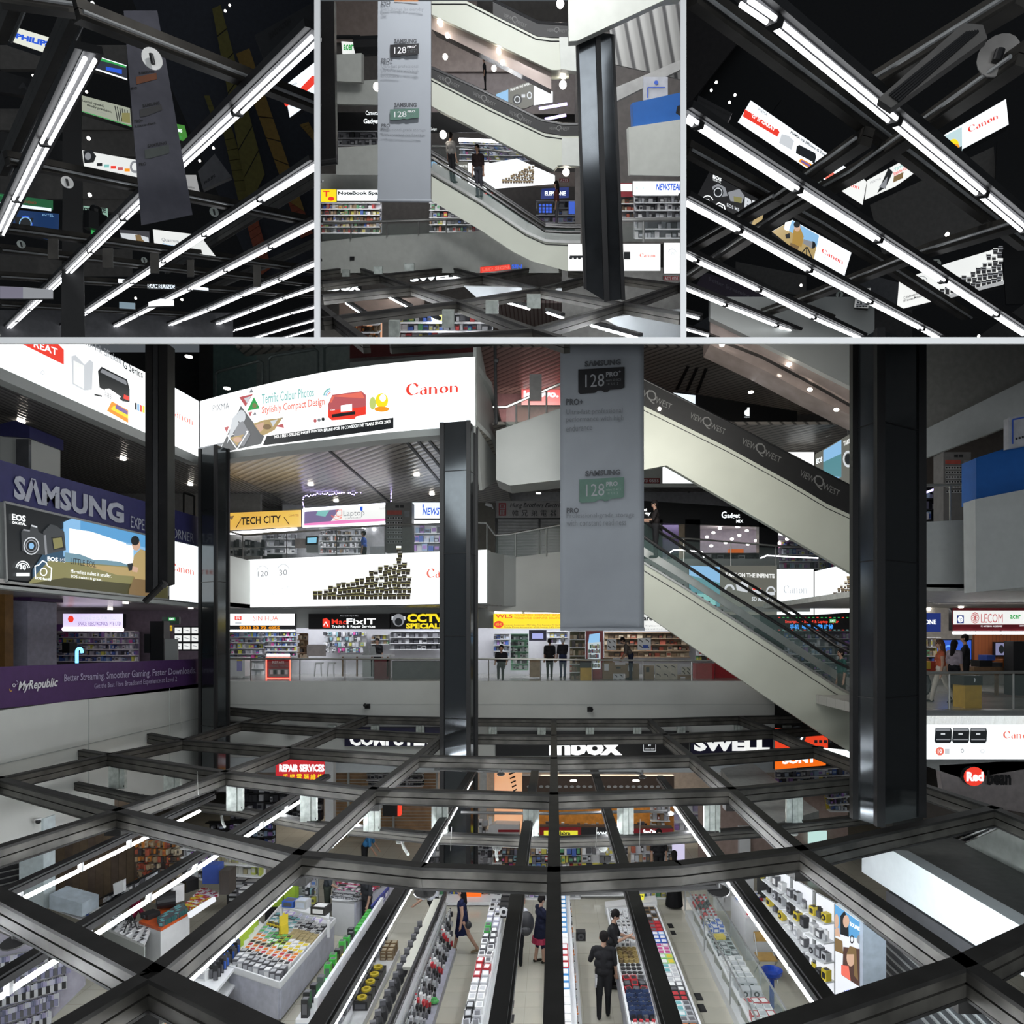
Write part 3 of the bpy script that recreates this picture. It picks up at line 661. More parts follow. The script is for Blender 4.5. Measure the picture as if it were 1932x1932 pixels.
b=MB();b.tube(BS.pt(1057,1187),BS.pt(1216,1187),.035,CLOTH,10);b.build('hem_bar',t)
p=Print(BS,.045)
def card(p,u0,v0,u1,v1,m,dv,txt,plus,fine,mk):
 w_,h_=u1-u0,v1-v0;f=lambda s,t_:(u0+w_*s,v0+h_*t_+dv*s)
 p.poly([f(0,.1),f(1,.0),f(1,.8),f(.93,.86),f(.68,.9),f(.64,.97),f(.56,.99),f(.5,.92),f(.42,.93),f(.36,1.02),f(.04,1.06),f(0,1.)],m)
 p.text('128',[f(.15,.3),f(.56,.26),f(.56,.76),f(.15,.8)],mk);p.text(txt,[f(.6,.2),f(.86,.17),f(.86,.36),f(.6,.39)],mk,.03)
 if plus:p.text('+',[f(.87,.13),f(.92,.12),f(.92,.22),f(.87,.23)],mk)
 p.text('micro SD XC I',[f(.6,.48),f(.92,.45),f(.92,.54),f(.6,.57)],fine);p.text('10  U1  3',[f(.62,.62),f(.86,.6),f(.86,.7),f(.62,.72)],fine)
CARDK=mat('card_black',(.012,.012,.014),.5)
card(p,1091,694,1178,742,CARDK,0,'PRO',1,I_G,mat('ink_pale',(.33,.34,.36),.6));card(p,1093,901,1177,947,I_GR,0,'PRO',0,mat('ink_pale2',(.3,.36,.33),.6),mat('ink_pale',(.33,.34,.36),.6))
INKT=mat('ink_text',(.07,.075,.085),.6);INKG=mat('ink_soft',(.2,.215,.235),.6)
p.text('SΛMSUNG',[(1103,683),(1171,679),(1171,690),(1103,694)],INKT,.045);p.text('SΛMSUNG',[(1104,889),(1170,886),(1170,897),(1104,900)],INKT,.045)
p.text('PRO+',(1068,754,1100,766),INKT,.03);p.text('PRO',(1069,959,1092,969),INKT,.03)
for tx,u1,v in(('Ultra-fast professional',1174,771),('performance with high',1176,785),('endurance',1117,801)):p.text(tx,[(1068,v+3),(u1,v),(u1,v+12),(1068,v+16)],INKG)
for tx,u1,v in(('Professional-grade storage',1196,967),('with constant readiness',1181,980)):p.text(tx,[(1069,v+2),(u1,v),(u1,v+12),(1069,v+14)],INKG)
p.build('lettering',t)
BL=M.front(10.2);GLOSSB=mat('black_vinyl',(.012,.011,.011),.22,var=.3)
t=thing('hanging_banner','narrow black banner seen edge-on with a slanting bar at its foot','banner',BL.pt(296,1130))
b=MB();
for k,(a,c,d)in enumerate(((274,288,.05),(287,299,-.02),(298,316,.1))):
 b.prism([BL.pt(a,1118-6*k),BL.pt(c,1117-8*k),BL.pt(c,648),BL.pt(a,648)],(0,.1+d,0),GLOSSB if k!=1 else CHAR)
b.build('sheet',t)
b=MB();b.tube(BL.pt(281,1136,.1),BL.pt(317,1102,.1),.045,GLOSSB,10);b.tube(BL.pt(313,1106,.1),BL.pt(319,1100,.1),.055,BLACK,10);b.build('foot_bar',t)
#escalators
ES=M.front(20.);DK=mat('escalator_dark',(.016,.018,.018),.35);HR=mat('handrail',(.012,.012,.013),.3)
VQ=mat('band_letter',(.16,.16,.155),.6);BAND=mat('black_band',(.012,.012,.012),.55)
ESC=mat('escalator_cladding',(.53,.55,.47),.45,var=.05,scale=.7)
def interp(pts,u):
 for(a,b),(c,d)in zip(pts[:-1],pts[1:]):
  if a<=u<=c:return b+(d-b)*(u-a)/(c-a)
 return pts[-1][1]if u>pts[-1][0]else pts[0][1]
TOPE=[(1060,964),(1215,1063),(1289,1108),(1382,1168),(1473,1227),(1573,1293),(1605,1310),(1640,1322)]
BOTE=[(1060,1046),(1215,1157),(1261,1189),(1346,1248),(1409,1289),(1496,1350),(1560,1392),(1640,1440)]
t=thing('escalator','lower escalator with glass sides and riders, rising behind the white cloth banner','escalator',ES.pt(1600,1430))
us=[1060,1140,1215,1289,1382,1473,1573,1605,1640]
strip(ES,us,TOPE,BOTE,.12,ESC).build('side_cladding',t)
b=MB();strip(M.front(21.6),us,[(u,v-2)for u,v in TOPE],[(u,v-10)for u,v in BOTE],.1,ESC,mb=b);b.build('side_cladding',t)
strip(M.front(20.12),us,[(u,v-8)for u,v in BOTE],[(u,v-1)for u,v in BOTE],.3,ESC).build('underside',t)
b=MB();P=[ES.pt(u,v+14,.004)for u,v in TOPE]
for a,c in zip(P[:-1],P[1:]):b.bar(a,c,.01,.02,DK)
b.build('seam',t)
b=MB();P=[ES.pt(u,v-1,.01)for u,v in TOPE]
for a,c in zip(P[:-1],P[1:]):b.bar(a,c,.05,.05,STEEL)
b.build('skirt_trim',t)
RAILN=[(1060,914),(1215,1013),(1245,1034),(1364,1113),(1491,1191),(1576,1248),(1608,1263),(1640,1270)]
for y,dv,nm in((20.06,0,'near'),(21.35,-30,'far'),(21.75,-42,'far')):
 pl=M.front(y);b=MB();b.path([pl.pt(u,v+dv)for u,v in RAILN],.045,HR,8);b.build('handrail',t)
for y,dv in((20.08,0),(21.4,-28)):
 pl=M.front(y);b=MB()
 for(u0,a),(u1,c)in zip(RAILN[:-1],RAILN[1:]):
  b.face([pl.pt(u0,interp(TOPE,u0)+dv*.3),pl.pt(u1,interp(TOPE,u1)+dv*.3),pl.pt(u1,c+dv),pl.pt(u0,a+dv)],glass('escalator_glass',(.35,.55,.52),.1))
 b.build('glass_side',t)
for k in range(46):
 u=1070+k*12.2;v=interp(TOPE,u)+2;p0=M.front(20.2).pt(u,v);b=MB();b.box(p0.x-.2,p0.x+.2,20.15,21.3,p0.z-.25,p0.z-.02,DK);b.box(p0.x-.2,p0.x+.2,20.15,21.3,p0.z-.02,p0.z,CHAR);b.build('step',t)
b=MB();P=[M.front(21.3).pt(u,v-22)for u,v in TOPE]
for a,c in zip(P[:-1],P[1:]):b.bar(a,c,.05,.22,STEEL)
b.build('skirt_panel',t)
t=thing('escalator','upper escalator with a black lettered band along its white side','escalator',ES.pt(1600,1085))
us=[1060,1140,1216,1257,1372,1490,1608,1640]
BT=[(1060,650),(1216,718),(1372,797),(1608,920),(1640,935)];BB=[(1060,690),(1216,766),(1372,843),(1490,908),(1560,950),(1608,972),(1640,980)]
WB=[(1060,880),(1216,886),(1257,878),(1320,914),(1440,985),(1608,1082),(1640,1098)]
strip(M.front(19.98),[1060,1216,1372,1490,1560,1608,1640],BT,BB,.1,BAND).build('lettered_band',t)
strip(ES,us,BB,WB,.12,ESC).build('side_cladding',t)
strip(M.front(20.12),us,[(u,v-12)for u,v in WB],[(u,v-2)for u,v in WB],.3,ESC).build('underside',t)
b=MB();P=[ES.pt(u,v+9,.004)for u,v in BB]
for a,c in zip(P[:-1],P[1:]):b.bar(a,c,.01,.02,DK)
b.build('seam',t)
b=MB();b.path([M.front(20.05).pt(u,v-1)for u,v in BT],.04,HR,8);b.build('handrail',t)
p=Print(M.front(19.98),.01)
def vq(p,u,v,sl,k,m):
 """view-q-west lettering along a slope"""
 w1,w2,w3=30*k,22*k,34*k
 p.text('VIEW',[(u,v),(u+w1,v+w1*sl),(u+w1-4*k,v+w1*sl+13*k),(u-4*k,v+13*k)],m)
 a=u+w1;p.text('Q',[(a,v+w1*sl-8*k),(a+w2,v+(w1+w2)*sl-8*k),(a+w2-6*k,v+(w1+w2)*sl+18*k),(a-6*k,v+w1*sl+18*k)],m)
 a=u+w1+w2-2*k;p.text('WEST',[(a,v+(w1+w2)*sl),(a+w3,v+(w1+w2+w3)*sl),(a+w3-4*k,v+(w1+w2+w3)*sl+13*k),(a-4*k,v+(w1+w2)*sl+13*k)],m)
vq(p,1196,726,.5,.86,VQ);vq(p,1304,778,.48,.78,VQ);vq(p,1402,826,.5,.86,VQ);vq(p,1511,886,.53,.88,VQ);p.build('lettering',t)
b=MB();b.ball(ES.pt(1244,772,.03),.05,L_WARM);b.build('lamp',t)
t=thing('escalator','topmost escalator whose glossy pinkish underside crosses the upper right of the large view','escalator',ES.pt(1500,720))
GL=mat('gloss_soffit',(.45,.37,.34),.12,.2,var=.15,scale=2)  # pinkish reflection put into the base colour
us=[1340,1440,1520,1608,1650]
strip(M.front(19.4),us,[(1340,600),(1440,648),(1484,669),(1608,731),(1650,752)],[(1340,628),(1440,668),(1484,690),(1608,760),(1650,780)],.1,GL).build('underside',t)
strip(M.front(19.5),us,[(1340,628),(1440,668),(1484,690),(1608,760),(1650,780)],[(1340,632),(1440,671),(1484,693),(1608,763),(1650,783)],.4,DK).build('seam',t)
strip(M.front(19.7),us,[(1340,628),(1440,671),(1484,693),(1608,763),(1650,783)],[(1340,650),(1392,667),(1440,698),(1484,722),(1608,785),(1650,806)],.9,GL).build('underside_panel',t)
strip(M.front(19.2),us,[(1340,560),(1650,560)],[(1340,600),(1440,648),(1484,669),(1608,731),(1650,752)],.2,GREYP).build('side_cladding',t)
for u,v in((1362,651),(1489,687),(1528,735),(1578,773)):
 b=MB();b.ball(M.front(19.3).pt(u,v),.075,L_WARM,(1,.5,.7));b.build('lamp',t)
def slab(label,name,cat,pl,poly,th,m=GREYP):
 b=MB();panel(pl,poly,th,m,mb=b);return tag(b.build(name),label,cat)
mb=MB();panel(M.front(21.5),[(936,813),(1062,768),(1062,905),(962,916),(936,905)],1.2,GREYP,mb=mb);struct('wall_landing_top',mb)
pl=M.upright((-2.32,20.4,0),M.front(24.5).pt(938,800));mb=MB();panel(pl,[(899,650),(906,650),(938,812),(938,905),(910,925),(899,816)],.1,GREYP,mb=mb);struct('wall_return_top',mb)
mb=MB();panel(M.front(26.5),[(920,1056),(935,1056),(1062,1040),(1062,1155),(920,1152)],1.,WHITE,mb=mb);struct('wall_landing_upper',mb)
pl=M.front(21.3)
t=thing('stair_rail','steel handrail with glass on the top landing, before the red shop sign','railing',pl.pt(990,790))
b=MB();b.path([pl.pt(930,768),pl.pt(955,768),pl.pt(1062,722)],.045,STEEL);b.build('handrail',t)
for u in(974,998,1031):b=MB();b.tube(pl.pt(u,interp([(930,768),(955,768),(1062,722)],u)),pl.pt(u,interp([(936,813),(1062,768)],u)),.03,STEEL,6);b.build('baluster',t)
b=MB();b.face([pl.pt(955,806),pl.pt(1060,769),pl.pt(1060,724),pl.pt(955,769)],GLASS);b.build('glass_panel',t)
b=MB();panel(M.front(21.2),(999,706,1022,756),.04,mat('sign_back',(.12,.12,.12),.6),mb=b);tag(b.build('notice_board'),'grey notice board above the stair rail, covering part of the red shop sign','notice')
pl=M.front(26.3)
t=thing('stair_rail','steel handrail before the closed shutter shop left of the white banner','railing',pl.pt(990,1050))
RL=[(896,986),(918,987),(935,1010),(962,1008),(1060,990)]
b=MB();b.path([pl.pt(*q)for q in RL],.045,STEEL);b.build('handrail',t)
for u in(919,973,1031):b=MB();b.tube(pl.pt(u,interp(RL,u)),pl.pt(u,1050),.03,STEEL,6);b.build('baluster',t)
b=MB();b.face([pl.pt(935,1054),pl.pt(1060,1042),pl.pt(1060,992),pl.pt(935,1011)],GLASS);b.build('glass_panel',t)
b=MB();b.tube(M.front(20.9).pt(934,650),M.front(20.9).pt(936,800),.05,DARK,8);b.tube(M.front(20.9).pt(934,680),M.front(20.9).pt(940,682),.08,DARK,6);tag(b.build('drain_pipe'),'thin dark pipe beside the right end of the curved lightbox','pipe')
#shops on the galleries
SHOPW=mat('shop_wall',(.66,.66,.7),.6,var=.03);WOOD=mat('shop_wood',(.22,.13,.07),.5,var=.25);CARD=mat('carton',(.3,.21,.13),.7,var=.15)
PALETTE={}
def pal(n,cols,rough=.5):
 if n not in PALETTE:PALETTE[n]=[mat('%s_%d'%(n,i),c,rough,var=.08)for i,c in enumerate(cols)]
 return PALETTE[n]
P_MIX=pal('mixed_goods',[(.6,.6,.62),(.05,.05,.06),(.45,.05,.05),(.06,.12,.4),(.55,.5,.1),(.2,.2,.22),(.1,.3,.15),(.7,.7,.72)])
P_DARK=pal('dark_goods',[(.03,.03,.035),(.08,.08,.09),(.2,.2,.22),(.5,.5,.52),(.02,.02,.03)])
P_PHONE=pal('phone_goods',[(.5,.5,.55),(.05,.05,.06),(.65,.1,.35),(.6,.6,.1),(.1,.2,.5),(.7,.7,.75),(.15,.15,.2),(.25,.45,.5)])
P_BROWN=pal('brown_goods',[(.25,.17,.1),(.35,.25,.15),(.12,.08,.05),(.5,.42,.3),(.06,.05,.05),(.4,.1,.06)])
P_WHITE=pal('white_goods',[(.72,.72,.74),(.6,.62,.66),(.8,.8,.8),(.12,.12,.13),(.45,.47,.5)])
P_BLUE=pal('cool_goods',[(.06,.12,.4),(.5,.55,.65),(.1,.1,.14),(.3,.4,.55),(.65,.68,.72),(.35,.2,.5)])
def stock(surf,q,rows,cols,pals,depth=.25,parent=None,seed=1,fill=.9,hang=False,name='stock'):
 """rows of small goods, too small to pick apart singly"""
 rnd=random.Random(seed);b=MB();q=quad(q)
 for r in range(rows):
  s=.0
  while s<1-.3/cols:
   wd=min(rnd.uniform(.55,1.25)/cols,1-s);h=rnd.uniform(.5,.92)/rows
   if rnd.random()<fill:
    t0=(r+.04)/rows if not hang else(r+.95)/rows-h
    c=[bil(q,s,t0),bil(q,s+wd*.86,t0),bil(q,s+wd*.86,t0+h),bil(q,s,t0+h)]
    dd=depth*rnd.uniform(.4,1.);pts=[surf.pt(u,v,dd)for u,v in c]
    b.prism(pts,surf.back(dd*.9),rnd.choice(pals))
    if rnd.random()<.6:
     c2=[bil(q,s+wd*.1,t0+h*.3),bil(q,s+wd*.76,t0+h*.3),bil(q,s+wd*.76,t0+h*.75),bil(q,s+wd*.1,t0+h*.75)]
     b.face([surf.pt(u,v,dd+.004)for u,v in c2],rnd.choice(pals))
   s+=wd
 o=b.build(name,parent);o['kind']='stuff';return o
def shelf(label,surf,q,rows,cols,pals,back=SHOPW,board=PLW,depth=.3,seed=1,hang=False,fill=.9,name='display_shelf',cat='shelf',sides=True):
 q=quad(q);t=thing(name,label,cat,surf.pt(*q[3]))
 b=MB();panel(surf,q,.05,back,mb=b);b.build('back_panel',t)
 for r in range(rows+(0 if hang else 1)):
  if hang and r==0:continue
  c=[bil(q,0,r/rows),bil(q,1,r/rows)];b=MB()
  a0=surf.pt(*c[0]);a1=surf.pt(*c[1]);nn=(surf.pt(*c[0],1.)-a0)
  if hang:b.tube(a0+nn*.05,a1+nn*.05,.012,board,5)
  else:b.hexa([a0,a1,a1+nn*depth,a0+nn*depth,a0+Vector((0,0,.03)),a1+Vector((0,0,.03)),a1+nn*depth+Vector((0,0,.03)),a0+nn*depth+Vector((0,0,.03))],board)
  b.build('rod' if hang else 'shelf_board',t)
 stock(surf,q,rows,cols,pals,depth*.8,t,seed,fill,hang)
 return t
def sign(label,surf,q,front,th=.2,frame=DARK,name='shop_sign',group=None):
 q=quad(q);t=thing(name,label,'sign',surf.pt(*q[3]),group);b=MB();panel(surf,q,th,frame,front,b);b.build('housing',t)
 p=Print(surf,.012);return t,p
def tubes(surf,segs,label,r=.04,m=L_SHOP):
 a=surf.pt(*segs[0][0]);t=thing('tube_light',label,'lamp',a)
 for i,(p0,p1)in enumerate(segs):
  b=MB();b.tube(surf.pt(*p0),surf.pt(*p1),r,m,8);b.build('tube',t)
 return t
def box_px(name,label,cat,surf,q,depth,m,front=None,group=None,parent=None):
 b=MB();panel(surf,q,depth,m,front,b);o=b.build(name,parent)
 if label:tag(o,label,cat,group)
 return o
def railing(label,surf,pts,base,posts,m=STEEL,gl=True):
 t=thing('gallery_rail',label,'railing',surf.pt(*pts[0]));b=MB();b.path([surf.pt(*q)for q in pts],.035,m,8);b.build('handrail',t)
 for u in posts:b=MB();b.tube(surf.pt(u,interp(pts,u)),surf.pt(u,interp(base,u)),.022,m,6);b.build('baluster',t)
 if gl:
  e=[pts[0][0]]+list(posts)+[pts[-1][0]]
  for a,c in zip(e[:-1],e[1:]):
   if c-a>6:
    b=MB();b.face([surf.pt(a+1.5,interp(base,a)-1),surf.pt(c-1.5,interp(base,c)-1),surf.pt(c-1.5,interp(pts,c)+5),surf.pt(a+1.5,interp(pts,a)+5)],GLASS);b.build('glass_panel',t)
 return t
def ceil_lamps(lst,z,label,grp,r=.09,m=L_WARM):
 pl=M.flat(z)
 for u,v in lst:
  c=pl.pt(u,v);b=MB();b.disc(c-Vector((0,0,.015)),(0,0,1),r,.03,m,12);tag(b.build('downlight'),label,'lamp',grp)
A=M.front(28.6);B=M.front(30.6);R2=M.front(25.7)
mb=MB();mb.box(-14,9,31.,31.2,L2,1.15,SHOPW);mb.box(-14,8.6,28.82,28.95,.33,1.15,GREYP);struct('wall_shops',mb)
for x in(-10.5,-5.5,-1,3.5):area('shop_light',(x,29.4,1.05),(x,30.2,-3),3.6,.6,70,(.93,.95,1))
area('shop_light',(-17,26,1.),(-16.5,27,-3),5,1,30,(.9,.85,1))
t,p=sign('white backlit sign with thin red shop name beside the left mirrored column',A,(428,1158,556,1180),L_W)
p.text('SIN HUA',(478,1162,525,1171),L_RS);p.rect(443,1162,456,1170,L_R);p.text('新华',(445,1163,454,1169),L_W);p.rect(444,1173,456,1178,L_LG);p.text('COMMUNICATIONS PTE LTD',(467,1174,537,1178),L_LG);p.build('lettering',t)
t,p=sign('dark running-text display with orange figures under the white phone shop sign',A,(428,1181,556,1188),I_K,name='led_display');p.text('9233 23 72 4055',(452,1181.6,528,1187.4),L_O,.04);p.build('lettering',t)
tubes(A,[((430,1190),(492,1190)),((494,1190),(556,1190))],'tube light under the orange running-text display')
shelf('white wall of phones and cases in the shop beside the left mirrored column',B,(432,1192,503,1245),5,12,P_PHONE,seed=3);shelf('shelves packed with coloured phone cases right of the phone wall',B,(505,1192,560,1238),5,12,P_PHONE+P_BLUE,seed=4)
shelf('rack of dark goods below the coloured phone cases',B,(432,1246,500,1278),2,8,P_WHITE,seed=5)
N=M.front(27.6)
t,p=sign('signboard framed by a red neon tube standing at the rail',N,(503,1241,548,1281),mat('wine_board',(.25,.02,.03),.5),.1,name='neon_signboard')
p.text('REPAIR',(514,1247,537,1252),I_W);p.text('UNLOCK  PHONES',(508,1254,544,1258),I_G);p.rect(507,1262,545,1277,I_G);
for i in range(5):p.rect(510+7*i,1264,515+7*i,1272,I_K if i%2 else I_W)
p.build('lettering',t);b=MB();Q=[N.pt(u,v,.03)for u,v in((503,1241),(548,1241),(548,1280),(503,1280),(503,1241))];b.path(Q,.025,lit('neon_red',(1,.12,.08),3),6);b.build('neon_tube',t)
tubes(N,[((504,1236),(546,1236))],'short white tube above the red neon signboard',.05)
o=box_px('counter','white shop counter with a violet poster behind the rail by the left column','counter',N,(432,1240,462,1276),.5,PLW);p=Print(N,.01);p.rect(447,1242,457,1247,mat('poster_yellow',(.7,.6,.1)));p.rect(447,1247,457,1266,mat('poster_violet',(.3,.28,.6)));tag(p.build('poster'),'yellow and violet poster on the white shop counter','poster')
t,p=sign('black shop sign with red and white lettering and a red emblem',A,(582,1158,735,1187),mat('sign_face_black',(.012,.011,.012),.4))
p.text('Mac',(626,1168,654,1178),L_R,.015);p.text('FixIT',(654,1167,709,1178),L_W,.015);p.text('Trade-in & Repair Services',(626,1179.5,708,1185.5),L_W,.015);p.text('Your authority in Mac',(642,1161,676,1163.5),L_LG)
p.poly([(609,1168),(616,1166),(623,1172),(623,1184),(614,1184),(609,1183)],L_R);p.line([(611,1180),(615,1173),(619,1182)],1.5,L_W);p.build('lettering',t)
shelf('wall of hanging phone cases in white, pink and lime in the repair shop',B,(612,1192,692,1232),4,16,P_PHONE+P_WHITE,seed=7,hang=True)
for u0 in(594,604):pass
shelf('brown wooden rack at the corner of the repair shop',A,(565,1196,581,1244),4,3,P_BROWN,WOOD,WOOD,seed=8)
box_px('notice_board','handwritten pale notice board propped before the repair shop','notice',N,(579,1216,614,1238),.05,mat('notice_pink',(.45,.4,.39),.7))
shelf('red and grey boxes on the right wall of the repair shop',B,(703,1198,735,1216),2,5,P_BROWN+P_MIX,seed=9)
t=thing('work_table','white table with open laptops in the repair shop','table',N.pt(680,1245));b=MB();panel(N,(640,1236,735,1239),.9,PLW,mb=b);b.build('tabletop',t)
for u in(645,672,700,730):b=MB();panel(N,(u,1239,u+2.5,1276),.06,WOOD,mb=b);b.build('leg',t)
for i,u in enumerate((684,697)):
 t=thing('laptop',('left' if i==0 else 'right')+' open silver laptop on the white repair table','laptop',N.pt(u,1236),'laptops on the repair table');b=MB();panel(N,[(u,1219),(u+10,1219),(u+13,1234),(u+2,1234)],.02,ALU,mb=b);b.build('screen',t);b=MB();panel(N,(u,1234,u+14,1236),.25,ALU,mb=b);b.build('keyboard',t)
box_px('cabinet','dark red cabinet below the repair table','cabinet',N,(706,1243,733,1281),.5,mat('wine_cabinet',(.12,.015,.02),.5));box_px('cabinet','small grey cabinet beside the dark red cabinet','cabinet',N,(684,1244,704,1278),.5,GREYP)
for i,u in enumerate((594,618)):
 t=thing('bar_stool',('left' if i==0 else 'right')+' white stool before the repair shop','stool',N.pt(u+5,1275),'white stools of the repair shop');b=MB();panel(N,(u,1250,u+12,1253),.3,PLW,mb=b);b.build('seat',t)
 for k in(0,10):b=MB();panel(N,[(u+k,1253),(u+k+2,1253),(u+k*1.3,1276),(u+k*1.3-2,1276)],.03,PLW,mb=b);b.build('leg',t)
t,p=sign('black shop sign with big yellow letters and a dome camera, half behind the mirrored column',A,(737,1157,860,1187),mat('sign_face_black',(.012,.011,.012),.4))
p.text('CCTV',(768,1158,838,1174),L_Y,.05);p.text('SPECIALIST',(766,1176,852,1186),L_Y,.05);p.rect(739,1163,765,1170,L_LG);p.ell(752,1170,11,12,L_G);p.ell(752,1173,7,7,L_K);p.build('lettering',t)
shelf('dim shelves of security cameras under the yellow lettered sign',B,(738,1192,832,1226),3,10,P_DARK,mat('dim_wall',(.35,.34,.37),.6),seed=10);box_px('counter','grey counter at the front of the camera shop','counter',N,(740,1247,832,1280),.6,mat('dim_counter',(.1,.1,.1),.5))
t,p=sign('bright yellow backlit computer shop sign left of the white cloth banner',A,(931,1158,1066,1186),L_Y)
p.text('WLS',(935,1159,967,1166),L_R,.02);p.text('WORLDWIDE  COMPUTER  SERVICES',(970,1158,1064,1162),L_O,.02);p.text('WORLDWIDE  COMPUTER  SOLUTIONS',(970,1164,1064,1168),L_O,.02)
p.ell(941,1178,9,6.5,L_R);p.text('#02-02',(935,1175.5,947,1180.5),L_Y);p.text('Computer Accessories, USB Cables, Data Recovery, PC Hardware',(951,1178,1064,1181),L_BR);p.text('Mobile Phone Accessories, Web hosting, LAN, Printers',(951,1182,1064,1185),L_BR);p.build('lettering',t)
tubes(A,[((933,1155.5),(985,1155.5)),((990,1155.5),(1056,1155.5))],'white tubes along the top of the yellow sign',.035)
shelf('mint green shelf unit with small boxed goods in the yellow sign shop',M.front(29.6),(964,1197,997,1264),6,6,P_WHITE+P_DARK,mat('mint',(.25,.5,.33),.5),mat('mint',(.25,.5,.33),.5),seed=11)
t=thing('television','small television with lilac screen above the door of the yellow sign shop','television',A.pt(1014,1209));b=MB();panel(A,(998,1189,1031,1209),.12,mat('tv_navy',(.03,.03,.1),.4),mb=b);t=b.build('bezel',t);p=Print(A,.01);p.rect(1004,1195,1025,1205,lit('screen_lilac',(.35,.38,.75),1));p.build('screen',t)
shelf('white and blue shelves at the back of the yellow sign shop',B,(1032,1192,1072,1215),2,6,P_WHITE+P_BLUE+[mat('poster_yellow',(.7,.6,.1))],seed=12);shelf('dark goods at the left edge of the yellow sign shop',B,(932,1196,962,1240),4,5,P_DARK+P_BLUE,seed=13)
shelf('brown rack of hanging goods right of the shop door',N,(1075,1192,1104,1284),6,5,P_BROWN,mat('rack_olive',(.18,.17,.09),.6),seed=14)
b=MB();panel(N,(999,1245,1020,1278),.5,CARD,mb=b);tag(b.build('counter'),'brown boxed counter before the white shop floor','counter')
t=thing('drinks_fridge','red drinks fridge with lit shelves of bottles','fridge',N.pt(1122,1284));b=MB();panel(N,(1106,1190,1138,1286),.6,mat('fridge_red',(.28,.02,.025),.4),mb=b);b.build('body',t);p=Print(N,.01);p.rect(1109,1211,1133,1262,lit('fridge_light',(.55,.65,.68),.8));p.q([(1112,1197),(1132,1194),(1131,1211),(1110,1213)],L_SKY);p.rect(1110,1265,1132,1282,mat('fridge_panel',(.4,.06,.06),.5));o=p.build('door',t);stock(N,(1110,1214,1132,1260),5,7,P_MIX,.08,o,15,name='bottles')
t=thing('litter_bin','yellow litter bin with a black top behind the rail','bin',R2.pt(1106,1288));Q=M.front(26.2);b=MB();panel(Q,(1095,1260,1117,1289),.5,mat('bin_yellow',(.55,.33,.02),.5),mb=b);b.build('body',t);b=MB();panel(Q,(1095,1247,1117,1260),.5,BLACK,mb=b);b.build('top',t)
t,p=sign('white backlit sign with black shop name, cut off by the escalator',A,(1140,1158,1290,1190),L_WD)
p.text('NoteBook Spare Parts',(1141,1161,1262,1174),L_K,.035);p.text('Laptop Spare Parts, LCD, Keyboard and Repair',(1150,1179,1272,1183),L_G);p.text('LCD Panel, Adaptor, Battery and Computer Sales',(1150,1185,1280,1189),L_G);p.build('lettering',t)
shelf('shelves of boxed spare parts under the white sign beside the escalator',B,(1140,1194,1300,1240),4,16,P_BROWN,mat('shop_tan',(.42,.33,.22),.6),CARD,seed=16)
for i,(q,m_,lb)in enumerate((((1145,1206,1163,1226),I_W,'white poster with black parts on the brown shop wall'),((1203,1204,1228,1226),I_W,'white poster with blue logo in the spare parts shop'),((1236,1252,1278,1283),mat('poster_cream',(.5,.46,.38),.6),'large cream poster of adaptors behind the rail'),((1157,1271,1177,1286),I_W,'small white poster on the boxes behind the rail'),((1286,1258,1303,1272),mat('poster_cream',(.5,.46,.38),.6),'small cream poster below the shelf beside the escalator'))):
 pl=M.front(27.2);b=MB();panel(pl,q,.03,m_,mb=b);o=tag(b.build('poster'),lb,'poster');p=Print(pl,.01);n=2 if i!=2 else 3
 for r in range(2):
  for c in range(n):
   u=q[0]+(q[2]-q[0])*(c+.2)/n;v=q[1]+(q[3]-q[1])*(r+.25)/2;p.line([(u,v),(u+(q[2]-q[0])*.4/n,v+2),(u+(q[2]-q[0])*.5/n,v+5)],1.6,I_K)
 if i==1:p.rect(1213,1217,1223,1223,mat('poster_blue',(.04,.1,.45)))
 p.build('print',o)
for i,(u0,v0,u1,v1)in enumerate(((1137,1250,1160,1288),(1160,1255,1182,1271),(1182,1252,1206,1288),(1216,1256,1234,1286),(1281,1274,1305,1288),(1140,1242,1156,1250))):
 pl=M.front(27.4);o=box_px('carton',('tall','small','wide','narrow','low','topmost')[i]+' brown carton among the stock behind the rail of the spare parts shop','box',pl,(u0,v0,u1,v1),.5,CARD,group='cartons behind the rail')
 p=Print(pl,.008);p.rect(u0+3,v0+3,u0+(u1-u0)*.5,v0+(v1-v0)*.4,I_K if i%2 else I_W);p.build('label',o)
RED=mat('bright_red',(.35,.012,.02),.45)
box_px('counter','dark red counter beside the escalator behind the rail','counter',N,(1313,1252,1348,1285),.6,RED);b=MB();panel(M.front(28),(1349,1235,1420,1288),.1,RED,mb=b);tag(b.build('display_board'),'red display panel disappearing behind the escalator','panel')
shelf('row of lit goods above the red counter',B,(1312,1225,1345,1248),2,6,P_MIX,seed=19)
railing('steel rail with glass along the far gallery between the left column and the lens lightbox bay',R2,[(432,1243),(834,1243)],[(432,1287),(520,1283),(834,1288)],(473,566,651,737));railing('steel rail with glass along the far gallery before the yellow sign shop',R2,[(900,1243),(1345,1247)],[(900,1289),(1420,1290)],(922,1020,1117,1213,1305))
